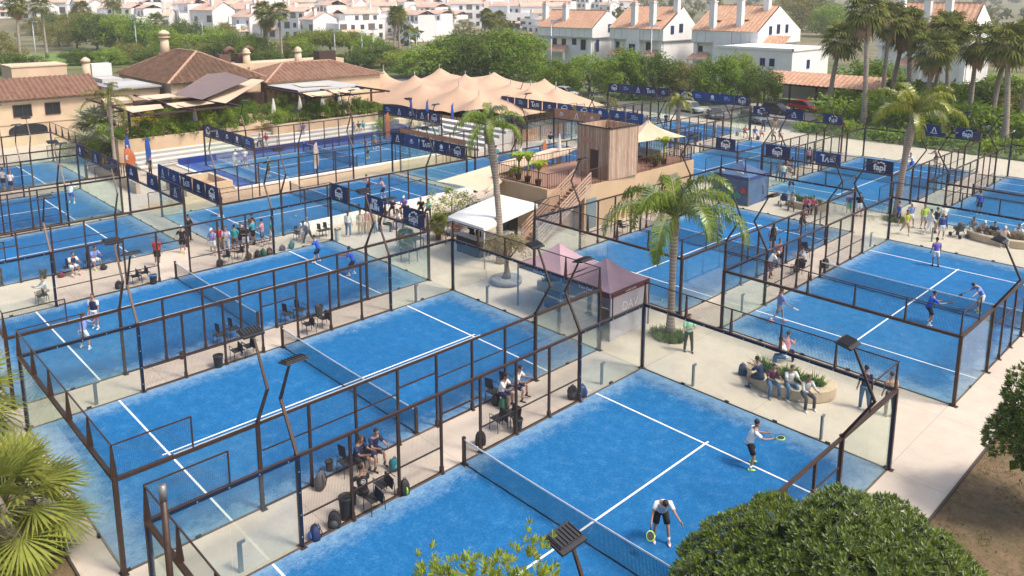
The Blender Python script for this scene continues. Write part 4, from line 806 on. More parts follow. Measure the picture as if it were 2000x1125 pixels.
LOOK=['full round green tree','bright green leafy tree','dark broad green tree','loose olive green tree','flat topped umbrella shaped tree']
ROWS=[(0,8,'before the white townhouses','trees before the townhouses'),(8,16,'behind the stretch tent','thicket behind the tent'),(16,26,'behind the clubhouse wing','park trees'),(26,46,'on the left bank','trees on the left bank'),(46,58,'near the palm grove','trees among the palms')]
for a,b,wh,gr in ROWS:
    cnt={}
    for x,y,z,h,rd,k in TREES[a:b]: cnt[k]=cnt.get(k,0)+1
    seen={}
    sub=sorted(TREES[a:b],key=lambda q:math.atan2(q[1]+25.6,q[0]-18.5),reverse=True)
    for x,y,z,h,rd,k in sub:
        seen[k]=seen.get(k,0)+1
        tree(x,y,z,h,rd,k,LOOK[k]+' '+wh+('; %s such from left'%ORD[seen[k]-1] if cnt[k]>1 else ''),group=gr)
cnt={};seen={}
for q in TREES_FAR: cnt[q[5]]=cnt.get(q[5],0)+1
for x,y,z,h,rd,k in sorted(TREES_FAR,key=lambda q:math.atan2(q[1]+25.6,q[0]-18.5),reverse=True):
    seen[k]=seen.get(k,0)+1; tree(x,y,z,h,rd,k,LOOK[k]+' among the white village houses; %s such from left'%ORD[seen[k]-1],group='village trees')
# ---------------------------------------------------------------- palms
def fan_crown(seed,n=34,blade=1.15,pet=1.1,seg=15,m=L_FAN,droop=.5,up=1.25,fw=.145):
    r=random.Random(seed); V=[];F=[];P=MB()
    for i in range(n):
        az=i*2.399+r.uniform(-.2,.2); el=up-(i/n)*2.05+r.uniform(-.12,.12); d=Vector((math.cos(az)*math.cos(el),math.sin(az)*math.cos(el),math.sin(el)))
        L=pet*r.uniform(.8,1.15); base=Vector((0,0,.0)); q=base+d*L+Vector((0,0,-.12*L)); side=d.cross(Vector((0,0,1)))
        side=side.normalized() if side.length>.01 else Vector((1,0,0)); nn=side.cross(d).normalized(); dd=(q-(base+d*L*.6)).normalized()
        P.tube([base,base+d*L*.5+Vector((0,0,.02)),q],[.028,.02,.014],4)
        for s in range(seg):
            a=(s/(seg-1)-.5)*3.7; u=(dd*math.cos(a)+side*math.sin(a)).normalized(); l=blade*(.72+.28*math.cos(a*.6))*r.uniform(.88,1.08); w=l*fw
            cr=nn.cross(u).normalized(); fold=nn*.05*(1 if s%2 else -1); k=len(V)
            p1=q+u*l*.55+nn*(-.05*l); p2=q+u*l+Vector((0,0,-droop*l*r.uniform(.35,.75)))
            V+= [q-cr*w*.12,q+cr*w*.12,p1+cr*w*.5+fold,p1-cr*w*.5+fold,p2]; F+= [(k,k+1,k+2,k+3),(k+3,k+2,k+4)]
    k=len(V)
    me=raw('crown',V,F,m); return me,P.mesh('leaf_stalks',mat('palm_stalk',(.14,.16,.05),.6))
def skirt_mesh(seed,ln=1.5,n=150):
    r=random.Random(seed); V=[];F=[]
    for i in range(n):
        a=r.uniform(0,6.28); z0=r.uniform(-.9,.1); d=Vector((math.cos(a),math.sin(a),0)); p=d*.16+Vector((0,0,z0)); t=Vector((-d.y,d.x,0))
        l=ln*r.uniform(.5,1); q=p+d*r.uniform(.25,.75)+Vector((0,0,-l)); w=r.uniform(.1,.24); k=len(V)
        V+= [p-t*.03,p+t*.03,p.lerp(q,.6)+t*w+d*.12,q,p.lerp(q,.6)-t*w+d*.12]; F+= [(k,k+1,k+2,k+4),(k+2,k+3,k+4)]
    return raw('dead_skirt',V,F,L_DEAD)
FANP=[fan_crown(3,36,1.1,1.15,droop=.7),fan_crown(7,33,1.15,1.1,droop=.8),fan_crown(12,38,1.05,1.25,droop=.65)]; SKIRT=[skirt_mesh(s) for s in (1,2)]
def ptrunk(h,r0,r1,lean,seed,bulge=0,n=9):
    r=random.Random(seed); m=MB(); pts=[];rad=[]
    for i in range(9):
        f=i/8; pts.append((lean[0]*f*f,lean[1]*f*f,h*f)); rad.append((r0+(r1-r0)*f)*(1+(.5*(1-f)**8)) *(1+bulge*math.exp(-((f-.80)/.09)**2)))
    m.tube(pts,rad,n); return m.mesh('trunk',M_PBARK)
TRK=[ptrunk(10,.2,.13,(.5,.2),1),ptrunk(10,.2,.13,(-.6,.3),2),ptrunk(10,.19,.12,(.1,-.2),3)]
TIPS=[(.5,.2),(-.6,.3),(.1,-.2)]
def fan_palm(x,y,z,h,label,k,s=1.0,skirt=True,group=None):
    t=thing('fan_palm',label,'palm tree',(x,y,z),0,group); i=k%3
    u=link('trunk',TRK[i],t); u.scale=(1.15*s,1.15*s,h/10)
    cx,cy_=TIPS[i][0]*1.15*s,TIPS[i][1]*1.15*s; me,st=FANP[k%3]
    for nm,q in (('crown',me),('leaf_stalks',st)):
        c=link(nm,q,t,(cx,cy_,h),k*1.3); c.scale=(s,s,s)
    if skirt:
        c=link('dead_skirt',SKIRT[k%2],t,(cx,cy_,h-.2),k*.7); c.scale=(s,s,s*(.8+.5*((k*37)%10)/10))
PALR=sorted(FANS[:12],key=lambda q:math.atan2(q[1]+25.6,q[0]-18.5),reverse=True)
for k,(x,y,z,h) in enumerate(PALR): fan_palm(x,y,z,h+.7,'tall fan palm with brown skirt in the right hand grove, %s from the left'%ORD[k],k,1.42 if k%3 else 1.55,True,'fan palms of the right grove')
PALB=sorted(FANS[12:],key=lambda q:math.atan2(q[1]+25.6,q[0]-18.5),reverse=True)
for k,(x,y,z,h) in enumerate(PALB): fan_palm(x,y,z,max(h,6),'distant fan palm standing before the white village, %s from the left'%ORD[k],k+1,1.45 if math.hypot(x,y)<250 else 1.9,k%2==0,'distant fan palms')
def feather(seed,nf=13,ln=3.1,pairs=56,m=L_FEA,leaf=.62,el0=1.25,el1=-.2,grav=1.0,azs=None):
    r=random.Random(seed); V=[];F=[];P=MB()
    for i in range(nf):
        az=(azs[i] if azs else i*2.399)+r.uniform(-.15,.15); el=el0-(i/nf)**.9*(el0-el1)+r.uniform(-.08,.08); L=ln*r.uniform(.88,1.1); pts=[]; p=Vector((0,0,0)); e=el
        n=22
        for k in range(n+1):
            pts.append(p.copy()); d=Vector((math.cos(az)*math.cos(e),math.sin(az)*math.cos(e),math.sin(e))); p=p+d*L/n; e-=grav*(.035+.11*(k/n)**1.0)*(1.0 if e>-1.35 else 0)
        P.tube(pts,[.045*(1-.85*k/n) for k in range(n+1)],5)
        for k in range(pairs):
            f=.10+.9*k/pairs; a=f*n; j=min(int(a),n-1); q=pts[j].lerp(pts[j+1],a-j); d=(pts[j+1]-pts[j]).normalized(); s=d.cross(Vector((0,0,1)))
            s=s.normalized() if s.length>.05 else Vector((-math.sin(az),math.cos(az),0)); up=s.cross(d).normalized()
            l=leaf*(math.sin(PI*min(1,.18+f*.8))**.7)*r.uniform(.8,1.15)
            for sg in (-1,1):
                u=(s*sg*.8+d*.55+up*r.uniform(-.15,.45)).normalized(); w=.034
                m1=q+u*l*.5+Vector((0,0,-.05*l)); tp=q+u*l*.75+Vector((0,0,-l*r.uniform(.45,.8))); k0=len(V); c=d*w
                V+= [q-c*.5,q+c*.5,m1+c*.7,m1-c*.7,tp]; F+= [(k0,k0+1,k0+2,k0+3),(k0+3,k0+2,k0+4)]
    return raw('crown',V,F,m),P.mesh('leaf_stalks',mat('feather_stalk',(.20,.20,.06),.6))
def feather_palm(x,y,h,label,seed,s=1,m=L_FEA,r0=.19,r1=.15,lean=(0,0),dead=True,**kw):
    t=thing('feather_palm',label,'palm tree',(x,y,0),0,'feather palms between the courts'); link('trunk',ptrunk(h,r0,r1,lean,seed,.55),t)
    a,b=feather(seed,m=m,**kw)
    for nm,q in (('crown',a),('leaf_stalks',b)):
        c=link(nm,q,t,(lean[0],lean[1],h-.05)); c.scale=(s,s,s)
    q=MB(); q.tube([(lean[0],lean[1],h-1.1),(lean[0],lean[1],h-.3),(lean[0],lean[1],h+.25)],[r1*1.15,r1*1.6,r1*.5],9); q.build('leaf_sheaths',mat('palm_sheath',(.24,.19,.12),.9,var=.35,scale=6),t)
feather_palm(-1.1,3.6,5.7,'big drooping feather palm standing between the purple gazebo and the green tee man',5,1.15,nf=12,ln=3.5,pairs=84,leaf=.88,grav=1.3,el0=1.42,el1=.25,r0=.17,r1=.145)
feather_palm(-14.0,4.9,8.3,'slender feather palm rising through the white bar canopy',8,1.0,nf=12,ln=2.9,pairs=60,leaf=.6,el1=.1,grav=1.25,lean=(-.5,-.5),r0=.2,r1=.17)
feather_palm(-1.5,31.8,7.5,'yellowing feather palm with upright frond before the fan palms',9,1.35,m=L_FEAY,nf=12,ln=3.0,pairs=64,leaf=.7,el0=1.52,el1=.2,grav=1.15,r0=.22,r1=.2,lean=(.5,.2))
feather_palm(-27.4,42.7,5.0,'short feather palm with yellow side fronds behind the peaked sail',14,.95,m=L_FEAY,nf=10,ln=2.3,pairs=50,leaf=.6,grav=1.2)
feather_palm(-57.3,-2.8,6.6,'thin dark feather palm by the blue flags at the terrace end',21,1.0,nf=10,ln=2.9,pairs=46,leaf=.5,m=L_FAN,r0=.16,r1=.11)
# silver fan palms below the cream building
FANS_S=[fan_crown(s,26,.85,.75,13,L_SHR[2],.25,1.2) for s in (31,)]
for k,(x,y,h,s) in enumerate([(-66.5,-1.4,3.2,1.7),(-63.2,-3.2,1.5,1.5),(-61.2,-1.7,1.1,1.45),(-68.8,-.6,2.2,1.6)]):
    t=thing('silver_palm','silvery fan palm in front of the cream building, %s from the left'%['second','third','fourth','first'][k],'palm tree',(x,y,0),0,'silvery fan palms')
    u=link('trunk',TRK[2],t); u.scale=(1,1,h/10)
    for nm,q in zip(('crown','leaf_stalks'),FANS_S[0]): c=link(nm,q,t,(.1,-.2,h),k*1.1); c.scale=(s,s,s)
# near fan palm in the bottom left corner
t=thing('young_fan_palm','bright young fan palm with dry orange leaf tips in the bottom left corner','palm tree',(-5.6,-22.1,0))
u=link('trunk',TRK[2],t); u.scale=(1.6,1.6,.2)
a,b=fan_crown(44,34,1.35,1.25,34,leaf_mat('leaf_young_palm',(.17,.22,.045),(.30,.35,.085),(.42,.36,.13),1.0,.3,0),.28,1.35,fw=.062)
for nm,q in (('crown',a),('leaf_stalks',b)): link(nm,q,t,(0,0,1.35))
t=thing('young_fan_palm','pale green fan palm cut by the left edge beside the cage corner','palm tree',(-12.6,-21.9,0)); u=link('trunk',TRK[2],t); u.scale=(1.5,1.5,.17)
a,b=fan_crown(47,30,1.2,1.1,20,bpy.data.materials['leaf_young_palm'],.28,1.2,fw=.075)
for nm,q in (('crown',a),('leaf_stalks',b)): link(nm,q,t,(0,0,1.9))
# ---------------------------------------------------------------- foreground bushes and trees
def rosette_bush(name,label,c,rad,n,seed,m,leaf=.15,per=9,holes=0,lump=.12):
    r=random.Random(seed); V=[];F=[]; V2=[];F2=[]
    ph=[(rv(r)*r.uniform(2,4.5),r.uniform(0,6)) for _ in range(9)]
    for i in range(n):
        d=rv(r)
        if d.z<-.35: continue
        k=1+lump*sum(math.sin(q.dot(d)*2.2+f) for q,f in ph)/3.0; hf=sum(math.sin(q.dot(d)*8+f) for q,f in ph[:5])/5; k*=1+.045*hf
        if hf<-.38 and r.random()<.8: continue
        dep=1-abs(r.gauss(0,.05)) if r.random()<.72 else r.uniform(.72,.95)
        p=Vector((d.x*rad[0],d.y*rad[1],d.z*rad[2]))*k*dep; nrm=(Vector((d.x/rad[0],d.y/rad[1],d.z/rad[2])).normalized()+rv(r)*.45+Vector((0,0,.35))).normalized()
        t=nrm.cross(rv(r)).normalized(); b=nrm.cross(t)
        for j in range(per):
            a=j*2.399; tilt=.25+.9*j/per; u=(t*math.cos(a)+b*math.sin(a))*math.sin(tilt)+nrm*math.cos(tilt); nn=(nrm*math.sin(tilt)-(t*math.cos(a)+b*math.sin(a))*math.cos(tilt))
            leafquad(V,F,p+u*.02,nn,u,leaf*r.uniform(.7,1.2),leaf*.34,-.04)
    t=thing(name,label,'bush' if 'bush' in name else 'tree',c)
    link('foliage',raw('foliage',V,F,m),t)
    mb=MB(); 
    for i in range(16):
        d=rv(r); d.z=abs(d.z); mb.tube([(0,0,-c[2]),(d.x*rad[0]*.4,d.y*rad[1]*.4,-c[2]*.3),(d.x*rad[0]*.86,d.y*rad[1]*.86,d.z*rad[2]*.86)],[.07,.045,.012],5)
    mb.build('branches',M_BARK,t)
    V=[];F=[]
    for i in range(n//2):      # inner leaves
        d=rv(r); p=Vector((d.x*rad[0],d.y*rad[1],d.z*rad[2]))*r.uniform(.45,.84); u=rv(r); nn=(rv(r)+d).normalized(); u=nn.cross(u).normalized(); leafquad(V,F,p,nn,u,leaf*2.4,leaf*1.6)
    link('inner_foliage',raw('inner_foliage',V,F,m),t); return t
rosette_bush('round_bush','big glossy dark green round bush at the lower right',(12.65,-10.2,1.95),(3.0,3.0,2.7),15000,5,L_BUSH,.145,9,lump=.13)
rosette_bush('lime_tree','lime green treetop poking up at the bottom centre',(10.75,-18.75,5.9),(1.15,1.15,1.0),900,8,L_LIME,.14,8,lump=.45)
rosette_bush('lime_tree','small lime green treetop left of the nearest lamp head at the bottom edge',(10.1,-19.35,5.95),(.6,.6,.62),260,9,L_LIME,.14,8,lump=.45)
rosette_bush('citrus_tree','dark leafy tree cut by the right edge above the soil bed',(14.3,1.0,2.7),(1.55,1.55,1.75),2300,12,L_BUSH,.19,8,lump=.3)
CX,CY=18.5,-25.6
def th(x,y):
    d=math.hypot(x-CX,y-CY); b=math.degrees(math.atan2(y-CY,x-CX)); cl=lambda v:min(1,max(0,v))
    k=.35+.65*cl((b-118)/22)
    return min(max(d-270,0),700)*.028*k+cl((d-900)/500)**1.3*(62*cl((b-135)/20)+14)
def hills():
    vs=[];fs=[];ds=[200,270,330,400,480,560,650,750,850,950,1050,1150,1250,1350,1450,1600,1800]; nb=70
    for d in ds:
        for i in range(nb+1):
            b=R(70+120*i/nb); x=CX+d*math.cos(b);y=CY+d*math.sin(b); vs.append((x,y,th(x,y)-.15 + (3.0*math.sin(i*.9)*math.sin(i*.37+d*.01) if d>1000 else 0)))
    for k in range(len(ds)-1):
        for i in range(nb): a=k*(nb+1)+i; fs.append((a,a+nb+1,a+nb+2,a+1))
    t=NT('scrub_hillside'); g=t.n('ShaderNodeNewGeometry').outputs['Position']; a=t.noise(g,.012,6,.65,.4); b=t.noise(g,.09,5,.7)
    c=t.mix(t.ramp(a,[(.38,G(0)),(.62,G(1))]),(.10,.115,.045),(.22,.17,.10)); c=t.mix(t.ramp(b,[(.45,G(0)),(.6,G(.8))]),c,(.055,.07,.03)); t.set(t.b,'Base Color',c); t.set(t.b,'Roughness',1)
    me=bpy.data.meshes.new('hills'); me.from_pydata(vs,[],fs); me.materials.append(t.m); me.polygons.foreach_set('use_smooth',[True]*len(fs)); struct(link('hills',me))
hills()
sheet('road',[(-110,63.2),(-24,63.2),(-24,69.6),(-110,69.6)],-.15,M_ASPH); sheet('car_park',[(-46,69.6),(-27,69.6),(-27,83.5),(-40,83.5)],-.14,mat('car_park_asphalt',(.27,.25,.235),.9,var=.12,scale=.5)); sheet('road',[(-27,74.5),(60,74.5),(60,82),(-27,82)],-.146,M_ASPH); sheet('road',[(-215,0),(-207,0),(-160,75),(-168,75)],-.15,mat('pale_asphalt',(.3,.29,.28),.9,var=.1,scale=.3))
sheet('road',[(-168,75),(-160,75),(-110,104),(-110,112)],-.147,_MC['pale_asphalt'])
NUM=ORD+['twenty first','twenty second','twenty third','twenty fourth','twenty fifth','twenty sixth','twenty seventh','twenty eighth','twenty ninth','thirtieth','thirty first','thirty second','thirty third','thirty fourth','thirty fifth','thirty sixth','thirty seventh','thirty eighth','thirty ninth','fortieth','forty first','forty second','forty third','forty fourth','forty fifth','forty sixth','forty seventh','forty eighth','forty ninth','fiftieth']
# white village: six house types, each with walls, roofs and windows of its own
WIN=MB(); WIN.b2(-.65,.65,-.12,.02,-.75,.75); WIN=WIN.mesh('window',mat('far_window',(.07,.065,.07),.3))
DOOR=MB(); DOOR.b2(-1.2,1.2,-.1,.02,-1.1,1.1); DOOR=DOOR.mesh('balcony_door',mat('far_door',(.13,.11,.10),.6))  # dark brown balcony doors for the far houses
def village_types():
    T=[]; M_W2=mat('village_white',(.74,.73,.72),.9,var=.06,scale=.15); M_T2=tile_mat('village_tile',(.54,.35,.26),(.63,.46,.37),(.48,.34,.26),.35)
    for k in range(6):
        r=random.Random(k+5); w=MB(); rf=MB(); wins=[]; L=[13,17,11,20,14,24][k]; D=10
        if k in (0,2,4):
            h=[7.5,0,9,0,6.5][k]; pk=h+2.6
            w.add([(-L/2,0,-3),(L/2,0,-3),(L/2,D,-3),(-L/2,D,-3),(-L/2,0,h),(L/2,0,h),(L/2,D,h),(-L/2,D,h),(-L/2,D/2,pk),(L/2,D/2,pk)],[(0,1,5,4),(1,2,6,9,5),(2,3,7,6),(3,0,4,8,7)])
            rf.quad((-L/2-.3,-.4,h-.1),(L/2+.3,-.4,h-.1),(L/2+.3,D/2,pk+.1),(-L/2-.3,D/2,pk+.1)); rf.quad((L/2+.3,D+.4,h-.1),(-L/2-.3,D+.4,h-.1),(-L/2-.3,D/2,pk+.1),(L/2+.3,D/2,pk+.1))
            w.b2(-L/2+2,-L/2+3,D/2-.6,D/2+.6,h,pk+1.6); w.b2(L/4,L/4+1,2,3,h,pk+1.2)
            if k==4: w.b2(L/2,L/2+6,1.5,D,-3,4.2); rf.quad((L/2,1.2,4.1),(L/2+6.3,1.2,4.1),(L/2+6.3,D/2,5.6),(L/2,D/2,5.6))
        else:
            h=[0,9,0,6,0,9.5][k]
            w.b2(-L/2,L/2,0,D,-3,h*.66); w.b2(-L/2+L*.25,L/2,3,D,h*.66,h); w.b2(-L/2,L/2,-.0,.25,h*.66,h*.66+.9); w.b2(-L/2+1,-L/2+2,D-2,D-1,h*.66,h+1.5); w.b2(L/2-3,L/2-2,D-2,D-1,h,h+1.6)
            rf.quad((-L/2+L*.25-.2,2.6,h+.02),(L/2+.3,2.6,h+.02),(L/2+.3,D/2+2,h+1.5),(-L/2+L*.25-.2,D/2+2,h+1.5)); rf.quad((L/2+.3,D+.3,h+.02),(-L/2+L*.25-.2,D+.3,h+.02),(-L/2+L*.25-.2,D/2+2,h+1.5),(L/2+.3,D/2+2,h+1.5))
            rf.quad((-L/2+.5,-1.4,h*.33),(-1,-1.4,h*.33),(-1,.0,h*.33+.9),(-L/2+.5,.0,h*.33+.9))
        n=int(L/3.2)
        for fl in range(int(h//3)+ (0 if k in (0,2,4) else 0)):
            for i in range(n):
                if r.random()<.25: continue
                x=-L/2+1.6+i*(L-3.2)/max(1,n-1); y=0 if (k in(0,2,4) or fl*3+1.6<h*.62) else 3.0
                if y==3.0 and x<-L/2+L*.25+1: continue
                wins.append((x,y,fl*3+1.6,r.random()<.3))
        T.append((w.mesh('wall',M_W2),rf.mesh('roof',M_T2),wins))
    return T
VT=village_types()
VN=['gabled white village house','stepped white village block with roof terrace','tall narrow white village house','wide low white terrace block','white village house with a low side wing','long white apartment block']
hs=sorted(HOUSES,key=lambda q:math.hypot(q[0]-CX,q[1]-CY)); bands=[hs[i:i+36] for i in range(0,len(hs),36)]
BN=['nearest row','second row','third row','fourth row','fifth row','sixth row','farthest row']
for bi,b in enumerate(bands):
    b=sorted(b,key=lambda q:math.atan2(q[1]-CY,q[0]-CX),reverse=True)
    for i,(x,y,z) in enumerate(b):
        r=random.Random(int(x*10)); k=r.choice([0,1,1,2,3,4,5,0]); t=thing('village_house','%s, %s from the left, %s'%(VN[k],NUM[i],BN[bi]),'house',(x,y,z),R(r.choice([0,0,18,-12,35,50,90])),'houses of the white village')
        w,rf,wins=VT[k]; link('wall',w,t); link('roof',rf,t); s=r.uniform(.85,1.15); t.scale=(s,s,s*r.uniform(.9,1.1))
        if math.hypot(x-CX,y-CY)<750:
            for wx,wy,wz,dr in wins: link('balcony_door' if dr else 'window',DOOR if dr else WIN,t,(wx,wy,wz))
# loose trees and scrub through the village and on the slopes: one far mass
def scrub():
    r=random.Random(9); V=[];F=[]; cv,cf=TREE_P[0][0],None
    base=[]
    for i in range(900):
        d=r.uniform(250,1450)**1.0; b=R(r.uniform(88,150)); x=CX+d*math.cos(b);y=CY+d*math.sin(b)
        if d<330 and r.random()<.6: continue
        base.append((x,y,th(x,y),r.uniform(3,8) if d<900 else r.uniform(6,14)))
    for x,y,z,s in base:
        for q in range(46):
            dd=rv(r); dd.z=abs(dd.z)*1.0; p=Vector((x,y,z+s*.15))+Vector((dd.x*s*.55,dd.y*s*.55,dd.z*s*.8))*r.uniform(.5,1); n=(dd+rv(r)*.5).normalized(); leafquad(V,F,p,n,n.cross(rv(r)).normalized(),s*.34,s*.26)
    o=link('far_scrub',raw('far_scrub',V,F,leaf_mat('leaf_far',(.075,.10,.028),(.15,.165,.055),None,.05,.2))); o['kind']='stuff'; o['label']='scattered bushes and trees between the far houses'; o['category']='far trees'
scrub()
def bush_band(name,label,pts,n,h,w,m,seed,sz=.45):
    r=random.Random(seed); V=[];F=[]
    for i in range(n):
        f=r.random()*(len(pts)-1); k=int(f); a=Vector(pts[k]).lerp(Vector(pts[k+1]),f-k); hh=h*(.65+.5*abs(math.sin(f*5.3+seed)+.4*math.sin(f*13)))
        p=Vector((a.x+r.gauss(0,w*.4),a.y+r.gauss(0,w*.4),abs(r.random())**.7*hh)); n_=(rv(r)+Vector((0,0,.8))).normalized(); leafquad(V,F,p,n_,n_.cross(rv(r)).normalized(),sz*r.uniform(.6,1.4),sz*.6)
    o=link(name,raw(name,V,F,m)); tag(o,label,'hedge'); return o
bush_band('hedge','long dark clipped hedge behind the far right courts',[(-24,62.2),(-10,62.8),(11,63.4)],5200,1.5,1.3,L_TREE[1],3,.4)
bush_band('hedge','thick bright shrubs under the fan palm grove',[(-26,73),(-14,70.5),(-4,73),(6,72)],6000,3.4,2.6,L_TREE[1],5,.55)
bush_band('hedge','tall dark shrub belt behind the fan palm grove',[(-24,86),(-8,90),(12,92)],4200,4.2,3.0,L_TREE[2],6,.7)
bush_band('hedge','low flowering hedge along the street beyond the tent',[(-86,61),(-66,60.6),(-50,61)],3000,1.4,1.2,L_TREE[3],7,.4)
# street lamps
LP=[(-187.8,21.7,9.9),(-262.9,49.1,13),(-201,48.5,9),(-212.4,71.2,9.5),(-84.6,84.5,11.1),(-144.9,74.3,7.5),(-181.2,86.9,7),(-138.5,80.8,8.0),(-128.9,84.3,7.0),(-127.8,85.4,7.0),(-140.4,78.9,7.0),(-64,88,10.5)]
LPO=sorted(LP,key=lambda q:math.atan2(q[1]-CY,q[0]-CX),reverse=True)
M_POLE=mat('pale_pole',(.55,.56,.57),.5); M_SKY=mat('pale_blue_lamp',(.25,.42,.6),.5)
for i,(x,y,h) in enumerate(LPO):
    t=thing('street_lamp','slim pale street lamp post beyond the club, %s from the left'%NUM[i],'street lamp',(x,y,0),0,'pale street lamps')
    m=MB(); m.tube([(0,0,0),(0,0,h)],[.13,.08],6); m.build('pole',M_POLE,t); m=MB(); m.box((.35,.3,h+.1),(1.3,.5,.18),.7); m.build('lamp_head',M_SKY,t)
    if i%2==0: m=MB(); m.box((0,-.14,h*.72),(.75,.06,.5)); m.build('pole_sign',M_SKY,t)
# ---------------------------------------------------------------- cars
def car(name,label,loc,rz,col,L=4.3,W=1.8,H=1.5,suv=False,roof=None):
    t=thing(name,label,'car',loc,rz); hb=.92 if suv else .82; w=W/2
    prof=[(-L/2,.35),(-L/2,.75),(-L/2+.15,hb),(-L*.02,hb+.06),(L*.27,hb),(L/2-.15,.72),(L/2,.55),(L/2,.3)]
    m=MB(); rings=[]
    for yy,s in ((-w,.93),(-w+.12,1),(w-.12,1),(w,.93)): rings.append([(x*s,yy,.25+(z-.25)*(1 if abs(yy)<w-.05 else .9)) for x,z in prof])
    m.loft(rings,0,True,False)
    top=[(-L/2+.25,hb-.02),(-L*.36,H-.06),(-L*.28,H),(L*.04,H),(L*.12,H-.06),(L*.28,hb-.02)]
    m.loft([[(x,yy,z) for x,z in top] for yy in (-w+.22,-w+.24,w-.24,w-.22)],1 if roof else 0,True,False)
    cm=[mat(name+label[:12]+'_paint',col,.25,spec=.6)]+([mat('black_roof',(.02,.02,.025),.2)] if roof else [])
    m.build('body',cm,t)
    g=MB()
    for sy in (-1,1):
        y=sy*(w-.205); pts=[(-L*.40,hb+.05),(-L*.335,H-.1),(-L*.27,H-.08),(L*.03,H-.08),(L*.10,H-.12),(L*.235,hb+.05)]
        g.prism([(x,y,z) for x,z in pts],(0,0,0),(0,.012*sy,0))
    g.bar((L*.26,-w+.3,hb+.1),(L*.26,w-.3,hb+.1),.02,.02); 
    a=Vector((L*.12,0,H-.05));b=Vector((L*.285,0,hb+.0)); g.quad((a.x+.02,-w+.3,a.z),(a.x+.02,w-.3,a.z),(b.x+.02,w-.25,b.z+.02),(b.x+.02,-w+.25,b.z+.02))
    a=Vector((-L*.37,0,H-.08));b=Vector((-L/2+.24,0,hb)); g.quad((a.x-.02,w-.3,a.z),(a.x-.02,-w+.3,a.z),(b.x-.02,-w+.25,b.z+.04),(b.x-.02,w-.25,b.z+.04))
    g.build('windows',M_PANE,t)
    for sx in (-1,1):
        for sy in (-1,1):
            q=MB(); q.tube([(sx*L*.31,sy*(w-.2),.32),(sx*L*.31,sy*(w+.015),.32)],.33,14,0,True,1,False); o=q.build('wheel',mat('tyre',(.02,.02,.02),.8),t)
            q=MB(); q.tube([(sx*L*.31,sy*(w+.016),.32),(sx*L*.31,sy*(w+.03),.32)],.2,10,0,True,1,False); q.build('rim',M_GREY,o)
    for sy in (-1,1):
        q=MB(); q.box((L/2-.05,sy*w*.7,.62),(.1,.4,.14)); q.build('headlight',M_LGREY,t); q=MB(); q.box((-L/2+.03,sy*w*.75,.75),(.08,.3,.18)); q.build('tail_light',mat('tail_red',(.3,.01,.01),.3),t)
    return t
car('parked_car','white sport utility car with black roof beside the hedge on the right',(-8.0,78.3,-.14),R(-8),(.75,.75,.74),4.7,1.9,1.7,True,True)
car('parked_car','bright red car in front of the open car shelter',(-31.8,80.0,-.14),R(-14),(.42,.012,.02),4.4,1.8,1.45)
car('parked_car','black car just below the bright red car',(-33.2,74.6,-.14),R(-10),(.02,.02,.022),4.4,1.8,1.45)
car('parked_car','dark grey car showing above the yellow fronds of the short feather palm',(-36.8,63.8+1.4,-.14),R(-50),(.10,.10,.105),4.4,1.8,1.45)
car('parked_car','silver car behind the grey one on the street',(-42.2,67.6,-.14),R(-12),(.42,.42,.42),4.3,1.8,1.45)
car('parked_car','grey car with pale roof right of the street banners',(-31.5,65.6,-.14),R(-20),(.2,.2,.21),4.3,1.8,1.45)
car('parked_car','white car parked right of the tent tip',(-71.8,67.8,-.14),R(0),(.74,.74,.73),4.4,1.8,1.5)
car('parked_car','grey white estate car next to the white one right of the tent tip',(-66.2,68.2,-.14),R(4),(.5,.5,.5),4.4,1.8,1.5)
car('parked_car','white van on the grass road above the tent peaks',(-112,78,-.14),R(20),(.75,.75,.74),5,1.9,1.9,True)
car('parked_car','distant white car on the pale road at the far left',(-195.5,22.5,-.14),R(58),(.72,.72,.72),4.4,1.8,1.5)
car('parked_car','distant dark car on the pale road at the far left',(-189.5,33,-.14),R(58),(.06,.06,.065),4.4,1.8,1.5)
sheet('lawn',[(-207,-10),(-176,30),(-168,46),(-240,46)],-.12,mat('bright_lawn',(.12,.19,.03),.95,var=.2,scale=.3))
